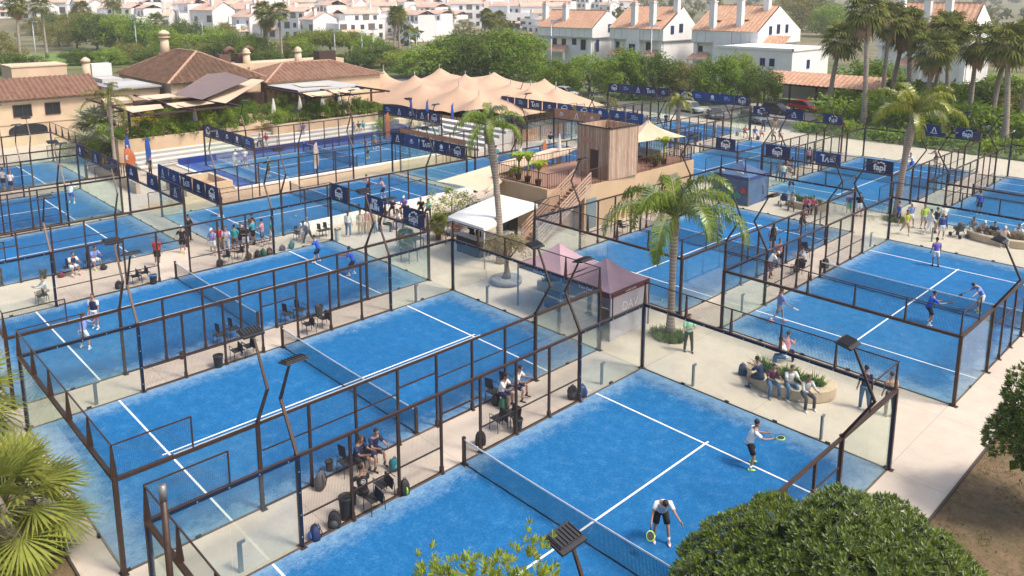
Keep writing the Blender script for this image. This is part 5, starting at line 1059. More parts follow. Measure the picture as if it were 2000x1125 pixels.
# ---------------------------------------------------------------- air
def haze():
    m=MB(); m.b2(-1850,450,-300,2000,-2,110); o=m.build('haze',None) if False else None
    mt=bpy.data.materials.new('haze_air'); mt.use_nodes=True; nt=mt.node_tree; nt.nodes.remove(nt.nodes['Principled BSDF'])
    v=nt.nodes.new('ShaderNodeVolumePrincipled'); v.inputs['Color'].default_value=(.93,.94,.97,1); v.inputs['Density'].default_value=.0003; v.inputs['Anisotropy'].default_value=.2
    nt.links.new(v.outputs[0],nt.nodes['Material Output'].inputs['Volume'])
    o=link('haze',m.mesh('haze',mt)); o['kind']='stuff'; o['label']='pale warm haze filling the air'; o['category']='haze'
haze()
PEOPLE=[
(6.94, -8.41, 0, 316, 'bend', ('t', 'white'), ('s', 'black'), 'pinkwhite', 'dark', 'player in white tee and black shorts bending his head down on the nearest court', {'d': 1, 'racket': 'lime', 'h': 1.8}),
(6.82, -3.14, 0, 46, 'ready', ('t', 'white'), ('s', 'black'), 'lime', 'dark', 'player in white tee and lime shoes holding a lime racket forward', {'d': 1, 'racket': 'limef', 'h': 1.78}),
(0.41, 2.81, 0, 316, 'cross', ('t', 'mint'), ('p', 'olive'), 'black', 'dark', 'man in mint green tee standing with crossed arms', {'d': 1}),
(3.94, 1.94, 0, 180, 'sit', ('t', 'navy'), ('s', 'black'), 'black', 'dark', 'seated player in navy tee and black shorts at the end of the planter', {'d': 1}),
(3.8, 4.19, 0, 200, 'sit', ('t', 'white'), ('p', 'denim'), 'white', 'dark', 'seated man in white tee turned sideways on the planter beside the green plants', {}),
(5.09, 1.7, 0, 320, 'sit', ('t', 'maroon'), ('p', 'denim'), 'grey', 'dark', 'seated person in dark maroon top and blue jeans on the planter', {'d': 1}),
(5.69, 2.03, 0, 322, 'sit', ('t', 'white'), ('p', 'denim'), 'white', 'brown', 'seated man in white printed tee and jeans leaning forward on the planter', {'d': 1}),
(6.49, 1.8, 0, 325, 'sit', ('l', 'lgrey'), ('p', 'charcoal'), 'white', 'brown', 'seated person in pale grey hoodie at the right end of the planter', {'d': 1}),
(3.87, 5.24, 0, 100, 'sit', ('t', 'pinkp'), ('p', 'black'), 'black', 'brown', 'seated person in pinkish pattern top behind the planter plants', {}),
(7.9, 3.37, 0, 136, 'stand', ('t', 'navy'), ('p', 'denim'), 'white', 'dark', 'man in navy tee and jeans standing beside the cage corner', {'d': 1}),
(8.75, 3.56, 0, 136, 'stand', ('t', 'beige'), ('p', 'charcoal'), 'grey', 'brown', 'person in beige tee standing half hidden by the cage corner post', {}),
(-1.55, -6.27, 0, 20, 'sit', ('t', 'white'), ('s', 'navy'), 'black', 'dark', 'seated player in white tee with green bag at his feet between two courts', {'d': 1}),
(-1.59, -5.46, 0, 20, 'sit', ('t', 'white'), ('s', 'navy'), 'black', 'dark', 'seated player in white tee nearer the backpacks by the corner post', {'d': 1}),
(-1.65, -12.73, 0, 20, 'sit', ('t', 'navy'), ('s', 'black'), 'black', 'brown', 'seated player in navy tee half hidden by a dark cage post', {'d': 1}),
(-1.65, -12.19, 0, 0, 'sit', ('t', 'navy'), ('s', 'navy'), 'black', 'dark', 'seated player in navy tee and shorts holding his hands together', {'d': 1}),
(-0.7, -13.64, 0, 165, 'sit', ('t', 'black'), ('p', 'charcoal'), 'black', 'dark', 'seated coach in black tee with white ring emblem seen from behind', {'d': 1, 'emblem': 1}),
(-20.46, -15.4, 0, 316, 'stand', ('v', 'navy'), ('s', 'white'), 'white', 'brown', 'player in navy vest over white sleeves facing forward on the third court', {'d': 1}),
(-18.4, -16.46, 0, 136, 'ready', ('t', 'bluewhite'), ('s', 'white'), 'white', 'brown', 'player in faded blue and white top seen from behind holding a dark red racket', {'d': 1, 'racket': 'red'}),
(-21.63, -2.87, 0, 226, 'ready', ('t', 'blue'), ('s', 'navy'), 'white', 'dark', 'player in bright blue tee turned left at the far service line of the third court', {}),
(-18.31, -2.59, 0, 226, 'ready', ('t', 'blue'), ('s', 'black'), 'white', 'dark', 'player in bright blue tee and black shorts nearer the back glass of the third court', {}),
(1.54, 8.68, 0, 46, 'walk', ('t', 'lilacblue'), ('s', 'grey'), 'pink', 'brown', 'player in lilac blue tee and pink shoes with a white racket', {'racket': 'white', 'd': 1}),
(6.71, 13.77, 0, 46, 'ready', ('t', 'blue'), ('s', 'black'), 'white', 'dark', 'player in blue tee and black shorts by the net of the green tee man court', {'racket': 'black', 'd': 1}),
(7.9, 17.08, 0, 226, 'bend', ('t', 'bluewhite'), ('s', 'white'), 'yellow', 'dark', 'player in blue and white kit stooping with a black racket near the net', {'racket': 'black', 'd': 1}),
(4.01, 22.85, 0, 136, 'stand', ('t', 'purple'), ('s', 'white'), 'black', 'dark', 'player in purple and white kit seen from behind at the far service line', {'d': 1}),
(-10.39, 33.73, 0, 316, 'ready', ('t', 'white'), ('s', 'black'), 'white', 'dark', 'player in white tee stooping on the court behind the stroller planter', {'racket': 'black'}),
(2.21, 37.24, 0, 136, 'stand', ('t', 'blue'), ('s', 'navy'), 'white', 'dark', 'player in blue kit seen from behind on the court along the fan palms', {}),
(-33.23, 8.55, 0, 270, 'ready', ('t', 'pinkp'), ('s', 'black'), 'white', 'dark', 'player in pinkish tee and black shorts near the wall of the show court', {}),
(-31.46, 8.74, 0, 226, 'ready', ('t', 'pinkp'), ('s', 'navy'), 'white', 'brown', 'player in pale pink tee with a dark racket in front of the PIZ BUIN banner', {'racket': 'black'}),
(-35.27, -2.74, 0, 46, 'stand', ('t', 'navy'), ('s', 'beige'), 'white', 'brown', 'woman in navy top at the near corner of the court beside the planter pit', {}),
(-50.57, 5.5, 0.02, 46, 'ready', ('t', 'white'), ('s', 'lgrey'), 'white', 'dark', 'player in white holding a racket on the left half of the show court', {}),
(-50.09, 6.32, 0.02, 316, 'stand', ('t', 'white'), ('s', 'blue'), 'white', 'dark', 'player with blue ringed racket on the left half of the show court', {'racket': 'blue'}),
(-45.11, 16.48, 0.02, 226, 'ready', ('t', 'teal'), ('s', 'black'), 'mint', 'dark', 'player in teal tee with mint shoes on the show court', {}),
(-48.92, 19.86, 0, 136, 'stand', ('t', 'teal'), ('s', 'orange'), 'white', 'brown', 'person in teal top and orange striped shorts by the blue wall', {}),
(-44.67, 5.8, 0.02, 46, 'stand', ('t', 'green'), ('s', 'black'), 'white', 'dark', 'player in green behind a lamp pole on the show court', {}),
(-34.9, 23.99, 0, 136, 'stand', ('t', 'teal'), ('s', 'white'), 'white', 'dark', 'player in teal tee and white shorts under the orange banner', {}),
(-41.61, 35.89, 0, 226, 'walk', ('t', 'navyblue'), ('s', 'navy'), 'white', 'dark', 'player in dark blue kit stepping on the pale strip beyond the umbrellas', {}),
(-36.59, 33.27, 0, 136, 'stand', ('t', 'black'), ('s', 'white'), 'black', 'dark', 'player in black top and white shorts beyond the closed umbrellas', {}),
(-36.52, 53.63, 0, 316, 'stand', ('t', 'navy'), ('p', 'navy'), 'black', 'dark', 'person in navy standing left of the short feather palm', {}),
(-29.21, 52.8, 0, 136, 'stand', ('t', 'white'), ('s', 'lgrey'), 'white', 'grey', 'person in white top standing right of the short feather palm', {}),
(-27.49, -9.96, 0, 136, 'stand', ('t', 'red'), ('s', 'black'), 'white', 'dark', 'person in bright red tee and black shorts walking along the path', {}),
(-28.81, -7.96, 0, 316, 'hips', ('t', 'black'), ('s', 'black'), 'yellow', 'cap', 'man in black tee and white cap with yellow shoes', {}),
(-31.03, -6.68, 0, 46, 'cross', ('l', 'black'), ('p', 'black'), 'black', 'dark', 'person in black jacket leaning by the cage corner post', {}),
(-27.12, -6.77, 0, 316, 'phone', ('t', 'bluewhite'), ('s', 'white'), 'grey', 'cap', 'spectator in blue and white shirt and white shorts at the left of the group', {}),
(-27.43, -6.24, 0, 316, 'stand', ('t', 'red'), ('s', 'beige'), 'grey', 'dark', 'spectator in red tee behind the one in blue and white', {}),
(-26.81, -6.03, 0, 316, 'cross', ('t', 'whiteblue'), ('p', 'lgrey'), 'grey', 'brown', 'spectator in white tee with blue panel and pale trousers', {}),
(-26.76, -5.56, 0, 136, 'cross', ('t', 'teal'), ('s', 'brown'), 'brown', 'dark', 'spectator in teal tee and brown shorts seen from behind', {}),
(-27.13, -4.92, 0, 316, 'phone', ('t', 'charcoal'), ('s', 'navy'), 'black', 'dark', 'spectator in charcoal tee at the back of the group', {}),
(-26.47, -4.97, 0, 316, 'cross', ('t', 'black'), ('s', 'white'), 'white', 'dark', 'spectator in black tee and white shorts in the middle of the group', {}),
(-27.49, -3.96, 0, 226, 'cross', ('t', 'cyan'), ('s', 'black'), 'black', 'dark', 'spectator in cyan tee and black shorts beside a cage post', {}),
(-28.37, -3.63, 0, 136, 'stand', ('t', 'brown'), ('s', 'black'), 'black', 'dark', 'person in brown tee standing at the court edge behind the group', {}),
(-26.77, -3.66, 0, 226, 'cross', ('t', 'pinkp'), ('s', 'denim'), 'grey', 'dark', 'spectator in pink tee and denim shorts with folded arms', {}),
(-26.82, -3.11, 0, 46, 'stand', ('t', 'green'), ('s', 'white'), 'grey', 'dark', 'spectator in green tee partly hidden by a dark cage post', {}),
(-25.81, -1.6, 0, 270, 'sit', ('t', 'bluewhite'), ('s', 'white'), 'white', 'dark', 'seated person in blue top and white shorts beside the walking man', {}),
(-25.32, -1.26, 0, 226, 'walk', ('v', 'grey'), ('p', 'charcoal'), 'black', 'bald', 'walking man in grey vest over white tee', {}),
(-24.71, 1.26, 0, 136, 'stand', ('l', 'white'), ('p', 'denim'), 'white', 'long', 'woman in white blouse and pale jeans by the white bin', {}),
(-24.34, 1.97, 0, 316, 'stand', ('l', 'cream'), ('p', 'beige'), 'white', 'brown', 'person in cream clothes standing right of the woman in white blouse', {}),
(-24.25, 2.39, 0, 316, 'stand', ('t', 'rose'), ('p', 'beige'), 'white', 'dark', 'person in rose top and beige trousers in the standing group', {}),
(-24.16, 2.65, 0, 136, 'stand', ('l', 'beige'), ('p', 'beige'), 'white', 'brown', 'person in long beige coat beside the elbow lamp pole', {}),
(-24.02, 2.96, 0, 226, 'stand', ('l', 'beige'), ('p', 'denim'), 'white', 'dark', 'person in beige top and dark jeans under the PIZ BUIN banner', {}),
(-24.31, 3.49, 0, 226, 'stand', ('t', 'beige'), ('p', 'black'), 'black', 'dark', 'person in beige tee and black trousers right of the jeans wearer', {}),
(-23.81, 4.01, 0, 46, 'sit', ('t', 'white'), ('p', 'black'), 'black', 'dark', 'seated person in white tee left of the bench table', {}),
(-24.01, 4.49, 0, 270, 'sit', ('t', 'white'), ('s', 'navy'), 'black', 'long', 'seated woman in white tee with long dark hair', {}),
(-24.01, 5.18, 0, 46, 'sit', ('t', 'black'), ('p', 'black'), 'black', 'dark', 'seated person in black beside the last banner', {}),
(-24.05, 5.86, 0, 46, 'sit', ('t', 'white'), ('p', 'lgrey'), 'white', 'dark', 'seated person in white behind the last banner', {}),
(-26.66, 6.13, 0, 316, 'sit', ('t', 'navy'), ('p', 'black'), 'black', 'dark', 'seated person in navy below the lamp head behind the banners', {}),
(-26.51, 7.06, 0, 316, 'sit', ('t', 'purple'), ('p', 'black'), 'black', 'cap', 'seated person with cap in purple behind the banners', {}),
(-25.22, 7.61, 0, 316, 'sit', ('t', 'black'), ('p', 'black'), 'black', 'dark', 'seated person in black against the white low wall', {}),
(-24.65, 7.81, 0, 316, 'sit', ('t', 'mint'), ('p', 'black'), 'black', 'dark', 'seated person in mint tee against the white low wall', {}),
(-18.94, 5.03, 0, 316, 'sit', ('t', 'white'), ('s', 'black'), 'black', 'dark', 'seated person in white tee by the rust coloured plant pot', {}),
(-18.82, 5.61, 0, 46, 'sit', ('t', 'brown'), ('s', 'beige'), 'black', 'brown', 'seated person in brown by the corner post near the drinks bar', {}),
(-17.44, 5.67, 0, 136, 'cross', ('t', 'black'), ('s', 'black'), 'black', 'dark', 'person in black tee leaning on the drinks bar', {}),
(-18.84, 7.48, 0, 316, 'stand', ('t', 'black'), ('p', 'black'), 'black', 'brown', 'bartender in black behind the drinks bar', {}),
(-28.93, -13.92, 0, 10, 'sit', ('v', 'navy'), ('s', 'white'), 'pink', 'brown', 'seated player in navy vest and pink shoes beside the maroon bag', {}),
(-29.25, -12.67, 0, 10, 'sit', ('t', 'bluewhite'), ('s', 'white'), 'lime', 'dark', 'seated player in blue and white leaning back beside the black bag', {}),
(-26.02, -16.47, 0, 270, 'sit', ('l', 'white'), ('p', 'beige'), 'white', 'brown', 'seated person in white in a black chair near the left edge', {}),
(-52.21, -1.52, 0, 46, 'stand', ('t', 'black'), ('p', 'black'), 'black', 'brown', 'person in black by the ramp railing', {}),
(-55.38, -12.04, 0, 136, 'stand', ('t', 'white'), ('s', 'navy'), 'white', 'dark', 'person in white tee cut by the left edge', {}),
(-53.78, -11.86, 0, 136, 'stand', ('t', 'white'), ('s', 'navy'), 'white', 'red', 'person in white tee with a red cap near the left edge', {}),
(-46.64, -9.33, 0, 136, 'ready', ('t', 'white'), ('s', 'blue'), 'white', 'dark', 'player in white tee and blue shorts on the second court of the left row', {}),
(-10.66, 29.46, 0, 46, 'stand', ('t', 'grey'), ('s', 'charcoal'), 'black', 'grey', 'man in grey tee standing on the path beside the blue gazebo', {}),
(-4.15, 18.95, 0, 136, 'stand', ('v', 'black'), ('s', 'black'), 'beige', 'long', 'woman in black dress watching the court from the path', {}),
(-2.26, 16.11, 0, 316, 'stand', ('t', 'rose'), ('s', 'black'), 'black', 'brown', 'person in rose tee standing on the path by the black bags', {}),
(-4.65, 23.94, 0, 316, 'ready', ('t', 'brown'), ('s', 'olive'), 'beige', 'dark', 'player in brown tee with a racket on the court behind the purple gazebos', {'racket': 'black'}),
(-1.74, 14.19, 0, 46, 'bend', ('t', 'white'), ('s', 'brown'), 'beige', 'cap', 'person with white cap and white tee bending behind a cage post', {}),
(-1.41, 16.61, 0, 226, 'sit', ('t', 'white'), ('p', 'black'), 'black', 'dark', 'seated person in white and black between the cage posts', {}),
(-4.1, 29.96, 0, 136, 'stand', ('t', 'navy'), ('s', 'green'), 'white', 'dark', 'person in navy tee and green shorts watching at the path', {}),
(-3.58, 30.48, 0, 136, 'stand', ('t', 'black'), ('s', 'white'), 'red', 'brown', 'person in black tee and white shorts watching at the path', {}),
(0.34, 28.25, 0, 316, 'walk', ('t', 'yellow'), ('s', 'beige'), 'white', 'dark', 'person in yellow vest with dark bag walking in the right group', {}),
(-0.65, 29.98, 0, 226, 'stand', ('t', 'blue'), ('s', 'navy'), 'white', 'dark', 'person in blue beside the yellow palm trunk', {}),
(-0.16, 30.48, 0, 316, 'walk', ('t', 'bluewhite'), ('s', 'white'), 'white', 'cap', 'person in blue and white kit behind the yellow vest', {}),
(0.7, 30.49, 0, 316, 'stand', ('t', 'limetop'), ('s', 'lgrey'), 'brown', 'brown', 'person in lime tee and pale shorts', {}),
(1.38, 29.33, 0, 46, 'walk', ('l', 'white'), ('p', 'white'), 'white', 'dark', 'person dressed all in white walking', {}),
(1.61, 30.06, 0, 46, 'stand', ('t', 'black'), ('s', 'beige'), 'black', 'brown', 'person in black tee with pink print in the right group', {}),
(2.35, 28.86, 0, 316, 'stand', ('l', 'navyblue'), ('s', 'white'), 'white', 'bald', 'large person in dark blue hoodie and white shorts', {}),
(1.75, 31.4, 0, 136, 'stand', ('t', 'white'), ('s', 'navy'), 'white', 'dark', 'person in white tee behind the dark blue hoodie', {}),
(3.72, 30.76, 0, 300, 'sit', ('t', 'grey'), ('p', 'lgrey'), 'white', 'dark', 'seated person in grey beside the pushchair on the right planter', {}),
(4.5, 30.3, 0, 300, 'sit', ('t', 'grey'), ('s', 'beige'), 'white', 'cap', 'seated person in grey tee and cap on the right planter', {}),
(5.04, 30.38, 0, 300, 'sit', ('t', 'black'), ('s', 'black'), 'black', 'dark', 'seated person in black on the right planter', {}),
(5.77, 29.77, 0, 300, 'sit', ('t', 'cream'), ('p', 'lgrey'), 'white', 'cap', 'seated person in cream with white hat on the right planter', {}),
(6.23, 30.85, 0, 290, 'sit', ('t', 'white'), ('s', 'white'), 'white', 'dark', 'seated person in white at the right edge of the planter', {}),
(-7.64, 28.29, 0, 290, 'sit', ('l', 'lgrey'), ('p', 'brown'), 'black', 'dark', 'seated person in pale top beside the dark pushchair', {}),
(-6.5, 28.27, 0, 300, 'sit', ('l', 'pinkred'), ('p', 'black'), 'black', 'grey', 'seated person in pink red jacket on the stroller planter', {}),
(-6.02, 28.56, 0, 310, 'sit', ('l', 'pinkred'), ('p', 'black'), 'black', 'brown', 'second seated person in pink red jacket, nearer the planter end', {}),
(-25.9, 53.78, 0, 316, 'sit', ('t', 'red'), ('s', 'black'), 'black', 'dark', 'seated person in red at the left of the far group', {}),
(-24.81, 53.96, 0, 316, 'sit', ('t', 'blue'), ('s', 'lgrey'), 'black', 'dark', 'seated person in blue behind the round bag in the far group', {}),
(-24.29, 54.49, 0, 316, 'sit', ('t', 'white'), ('s', 'red'), 'white', 'brown', 'seated person in white top and red shorts in the far group', {}),
(-22.75, 54.24, 0, 316, 'sit', ('t', 'beige'), ('p', 'charcoal'), 'black', 'brown', 'seated person in beige in the far group', {}),
(-22.05, 54.51, 0, 316, 'sit', ('t', 'white'), ('s', 'red'), 'white', 'dark', 'seated person in white at the right of the far group', {}),
(-26.56, 59.0, 0, 136, 'stand', ('t', 'navy'), ('p', 'navy'), 'black', 'dark', 'person in navy standing behind the far seated group', {}),
(-26.31, 61.34, 0, 136, 'stand', ('t', 'brown'), ('s', 'beige'), 'black', 'brown', 'person in brown standing behind the far seated group', {}),
(-13.08, 36.68, 0, 316, 'stand', ('t', 'grey'), ('p', 'denim'), 'black', 'dark', 'person in grey standing behind the glass of the court by the stroller planter', {}),
(-12.38, 36.31, 0, 136, 'stand', ('t', 'white'), ('p', 'denim'), 'white', 'dark', 'person in white tee and jeans behind the glass by the banner wall', {}),
(-13.89, 40.47, 0, 46, 'sit', ('t', 'orange'), ('p', 'beige'), 'black', 'brown', 'seated person in orange behind the banner wall', {}),
(-14.12, 44.63, 0, 136, 'stand', ('t', 'pinkp'), ('s', 'black'), 'black', 'dark', 'person in pink between two blue banners', {}),
(-6.67, 49.09, 0, 226, 'ready', ('t', 'white'), ('s', 'blue'), 'white', 'ginger', 'player with orange hair behind the cage beam near the yellow palm', {}),
(-6.02, 53.27, 0, 226, 'ready', ('t', 'skin'), ('s', 'navy'), 'white', 'brown', 'player in light top at the net near the fan palms', {}),
(-55.62, 10.49, 0.55, 316, 'sit', ('t', 'white'), ('p', 'navy'), 'black', 'dark', 'seated person in white on the lower bleachers', {}),
(-55.45, 11.07, 0.55, 316, 'sit', ('t', 'red'), ('p', 'lgrey'), 'white', 'dark', 'seated person in red on the lower bleachers', {}),
(-58.63, 16.25, 0.85, 316, 'sit', ('t', 'rose'), ('p', 'beige'), 'white', 'brown', 'seated person in rose on the upper bleachers', {}),
(-57.21, 16.32, 0.85, 316, 'sit', ('t', 'purple'), ('p', 'lgrey'), 'white', 'dark', 'seated person in purple on the bleachers behind a lamp head', {}),
(-55.41, 21.54, 0.55, 316, 'sit', ('t', 'pinkp'), ('s', 'beige'), 'white', 'brown', 'seated spectator in pink at the left of three on the bleachers', {}),
(-55.62, 22.28, 0.55, 316, 'sit', ('t', 'navy'), ('s', 'beige'), 'white', 'dark', 'seated spectator in navy in the middle of three on the bleachers', {}),
(-55.55, 22.83, 0.55, 316, 'sit', ('t', 'cyan'), ('s', 'beige'), 'white', 'dark', 'seated spectator in cyan at the right of three on the bleachers', {}),
(-47.93, 27.84, 0.2, 136, 'stand', ('t', 'white'), ('s', 'white'), 'white', 'cap', 'person in white with a white cap on the grey bleachers', {})]
CHAIRS=[(-14.83, -8.45, 0, 'brown backed black chair left of the grey bin behind the second court net'), (-14.87, -7.77, 0, 'brown backed black chair next to the grey bin behind the second court net'), (-13.05, -8.31, 180, 'black mesh armchair pair by the second court net, left one'), (-13.17, -7.42, 180, 'black mesh armchair pair by the second court net, right one'), (-14.76, -11.84, 0, 'brown backed chair beside the third court net, left one'), (-14.98, -11.13, 0, 'brown backed chair beside the third court net, right one'), (-12.68, -11.99, 180, 'black armchair above the dark bin, left one'), (-12.73, -11.4, 180, 'black armchair above the dark bin, right one'), (-25.39, -11.89, 180, 'black armchair left of the blue lidded bin'), (-25.63, -11.34, 180, 'black armchair right beside the blue lidded bin'), (-26.14, -16.39, 180, 'black armchair under the person in white near the left edge'), (-1.82, -13.11, 0, 'black chair under the player behind the dark post'), (-1.84, -12.3, 0, 'black chair under the player with joined hands'), (-0.42, -13.56, 180, 'black armchair under the coach with the ring emblem'), (-0.4, -12.92, 180, 'empty black armchair beside the coach'), (-0.75, -7.64, 180, 'empty black armchair in front of the seated white tees, left one'), (-0.68, -7.06, 180, 'empty black armchair in front of the seated white tees, right one'), (-1.91, -6.42, 0, 'chair under the white tee player with the green bag'), (-1.92, -5.63, 0, 'chair under the white tee player by the backpacks'), (-12.76, 14.91, 0, 'lone black armchair by the bar building wall'), (-29.13, -14.13, 0, 'chair under the navy vest player'), (-29.33, -13.0, 0, 'chair under the player leaning back'), (-25.95, -1.45, 0, 'chair under the seated blue top person'), (-25.86, -0.08, 0, 'empty dark folding chair right of the walking man, left one'), (-25.87, 0.39, 0, 'empty dark folding chair right of the walking man, right one'), (-25.21, -6.82, 180, 'black chair among the bags, left one'), (-25.44, -5.86, 180, 'black chair among the bags, right one'), (-0.98, 15.69, 180, 'grey folding chair between the cages beside the red tee person'), (-1.97, 19.2, 0, 'dark bench chair along the path cage')]
BAGS=[(-2.1, -14.19, 'grey', 'upright grey and black racket bag by the brown bucket', 0.62), (-0.17, -14.86, 'black', 'black backpack beside the tall black bin', 0.5), (-0.12, -15.53, 'navy', 'navy and bright blue backpack nearest the dark corner post', 0.42), (-1.3, -11.87, 'teal', 'black and teal bag beside the chair of joined hands player', 0.42), (-0.02, -12.4, 'limeblack', 'black racket bag with lime stripe by the empty armchair', 0.5), (-0.45, -8.79, 'black', 'big black bag at the net post of the nearest court', 0.5), (-1.7, -6.48, 'green', 'green duffel bag at the seated white tee player', 0.45), (-2.1, -6.51, 'black', 'dark bag behind the green duffel', 0.42), (-0.37, -4.03, 'charcoal', 'dark grey backpack by the corner glass post', 0.55), (-0.2, -3.62, 'navy', 'navy backpack right against the corner glass post', 0.5), (3.21, 2.58, 'navy', 'navy backpack beside the seated player on the planter', 0.5), (-29.35, -14.59, 'maroon', 'maroon bag beside the navy vest player', 0.3), (-29.04, -12.45, 'black', 'black bag beside the player leaning back', 0.35), (-25.24, -12.84, 'black', 'black bag by the cage post above the third court', 0.42), (-25.04, -7.3, 'black', 'black bag lying with a strap, leftmost of the bag row', 0.4), (-25.0, -5.54, 'olive', 'black and green bag, second of the bag row', 0.42), (-24.99, -4.99, 'black', 'dark upright bag, third of the bag row', 0.42), (-25.0, -4.59, 'green', 'black bag with green edge, fourth of the bag row', 0.42), (-25.01, -4.18, 'brown', 'brown black bag, fifth of the bag row', 0.4), (-25.1, -3.27, 'purple', 'purple patterned bag, sixth of the bag row', 0.35), (-25.07, -2.66, 'teal', 'large teal bag, last of the bag row', 0.48), (-0.33, 17.97, 'limeblack', 'black bag with lime panels by the far net post', 0.6), (-1.16, 16.12, 'charcoal', 'dark bag at the feet of the seated person on the path', 0.4), (-24.29, 53.58, 'navy', 'round dark bag in front of the far seated group', 0.45), (-27.24, 54.32, 'charcoal', 'dark bag left of the far seated group', 0.45)]
BINS=[(-14.44, -6.97, 'charcoal', 'dark grey ribbed bin beside the brown backed chairs', 0.55), (-12.57, -12.91, 'black', 'black bin by the third court chairs', 0.55), (-0.29, -14.38, 'black', 'tall black bin near the bottom cage rail', 0.75), (-2.76, -13.47, 'brown', 'small brown bucket bin by the racket bag', 0.35), (-29.76, -15.37, 'black', 'black bin beside the dark cage post at left', 0.5), (-24.64, -11.23, 'blue', 'black bin with blue lid beside two armchairs', 0.55), (-24.32, 0.24, 'white', 'white bin with brown lid behind the corner glass', 0.9), (-14.42, -13.72, 'brown', 'small dark brown bucket inside the left cage rails', 0.3), (-0.17, -7.24, 'black', 'black bin right of the empty armchairs', 0.5)]
BOLL=[(-12.76, -17.68), (-0.31, -17.71), (-12.61, -2.4), (-9.95, 0.16), (2.32, 0.26), (-0.33, -2.3), (7.68, 0.18), (-0.3, 8.59), (-4.53, 26.34), (-10.49, 27.23), (-0.16, 23.95), (2.15, 27.87)]
# olive [-11.42, 2.9]
# pot1 [-19.76, 2.25]
# plant_bush [-21.9, 8.07]
# box1 [-20.99, 6.42]
# pool [-9.55, 3.93]
# island [-1.2, 3.15]
# isl2 [-0.99, 29.63]
# pot_rust [-19.8, 5.22]
CLO=dict(white=(.72,.72,.72),navy=(.012,.022,.075),black=(.014,.014,.016),mint=(.30,.62,.42),olive=(.06,.055,.035),maroon=(.10,.018,.045),denim=(.06,.14,.27),lgrey=(.48,.47,.48),charcoal=(.045,.048,.055),pinkp=(.55,.30,.34),beige=(.45,.34,.24),blue=(.018,.10,.52),bluewhite=(.20,.28,.62),grey=(.22,.23,.25),lilacblue=(.12,.16,.48),purple=(.16,.12,.42),teal=(.02,.32,.33),orange=(.6,.2,.1),green=(.03,.30,.15),navyblue=(.02,.06,.23),red=(.52,.03,.045),whiteblue=(.5,.55,.68),brown=(.16,.075,.05),cyan=(.04,.40,.50),rose=(.48,.22,.21),cream=(.58,.52,.43),yellow=(.55,.55,.06),limetop=(.46,.62,.05),lime=(.45,.75,.12),pink=(.75,.25,.28),pinkwhite=(.72,.55,.52),pinkred=(.52,.09,.15),skin=(.42,.24,.17))
HAIR=dict(dark=(.018,.013,.011),brown=(.07,.04,.025),grey=(.3,.29,.28),ginger=(.32,.11,.03),long=(.02,.014,.012),bald=None,cap=(.7,.7,.68),red=(.5,.03,.03))
SKINS=[(.40,.225,.155),(.34,.185,.125),(.44,.26,.19),(.29,.155,.10)]
def cm(c): return mat('cloth_'+c,CLO[c],.85,var=.08,scale=14)
POSE={ # lean, headpitch, armL/R (pitch, abduct, elbow, inward), legL/R (pitch, abduct, knee)
 'stand':(2,5,(4,9,12,5),(-2,9,14,5),(3,4,4),(-4,4,6)),
 'cross':(0,6,(28,12,85,62),(24,12,88,58),(2,6,3),(-3,6,5)),
 'hips':(2,10,(-18,38,75,40),(-18,38,75,40),(3,6,3),(-3,6,4)),
 'phone':(2,18,(32,8,95,20),(8,10,30,10),(3,4,4),(-3,4,6)),
 'walk':(5,5,(-20,8,18,5),(22,8,25,5),(24,3,12),(-20,3,22)),
 'ready':(20,-8,(38,14,42,24),(42,14,38,22),(32,12,38),(18,12,34)),
 'bend':(32,48,(30,20,14,-5),(12,26,22,12),(20,10,16),(10,10,12)),
 'sit':(16,6,(38,12,52,22),(36,12,56,24),(84,9,86),(80,11,80))}
PEND=[]
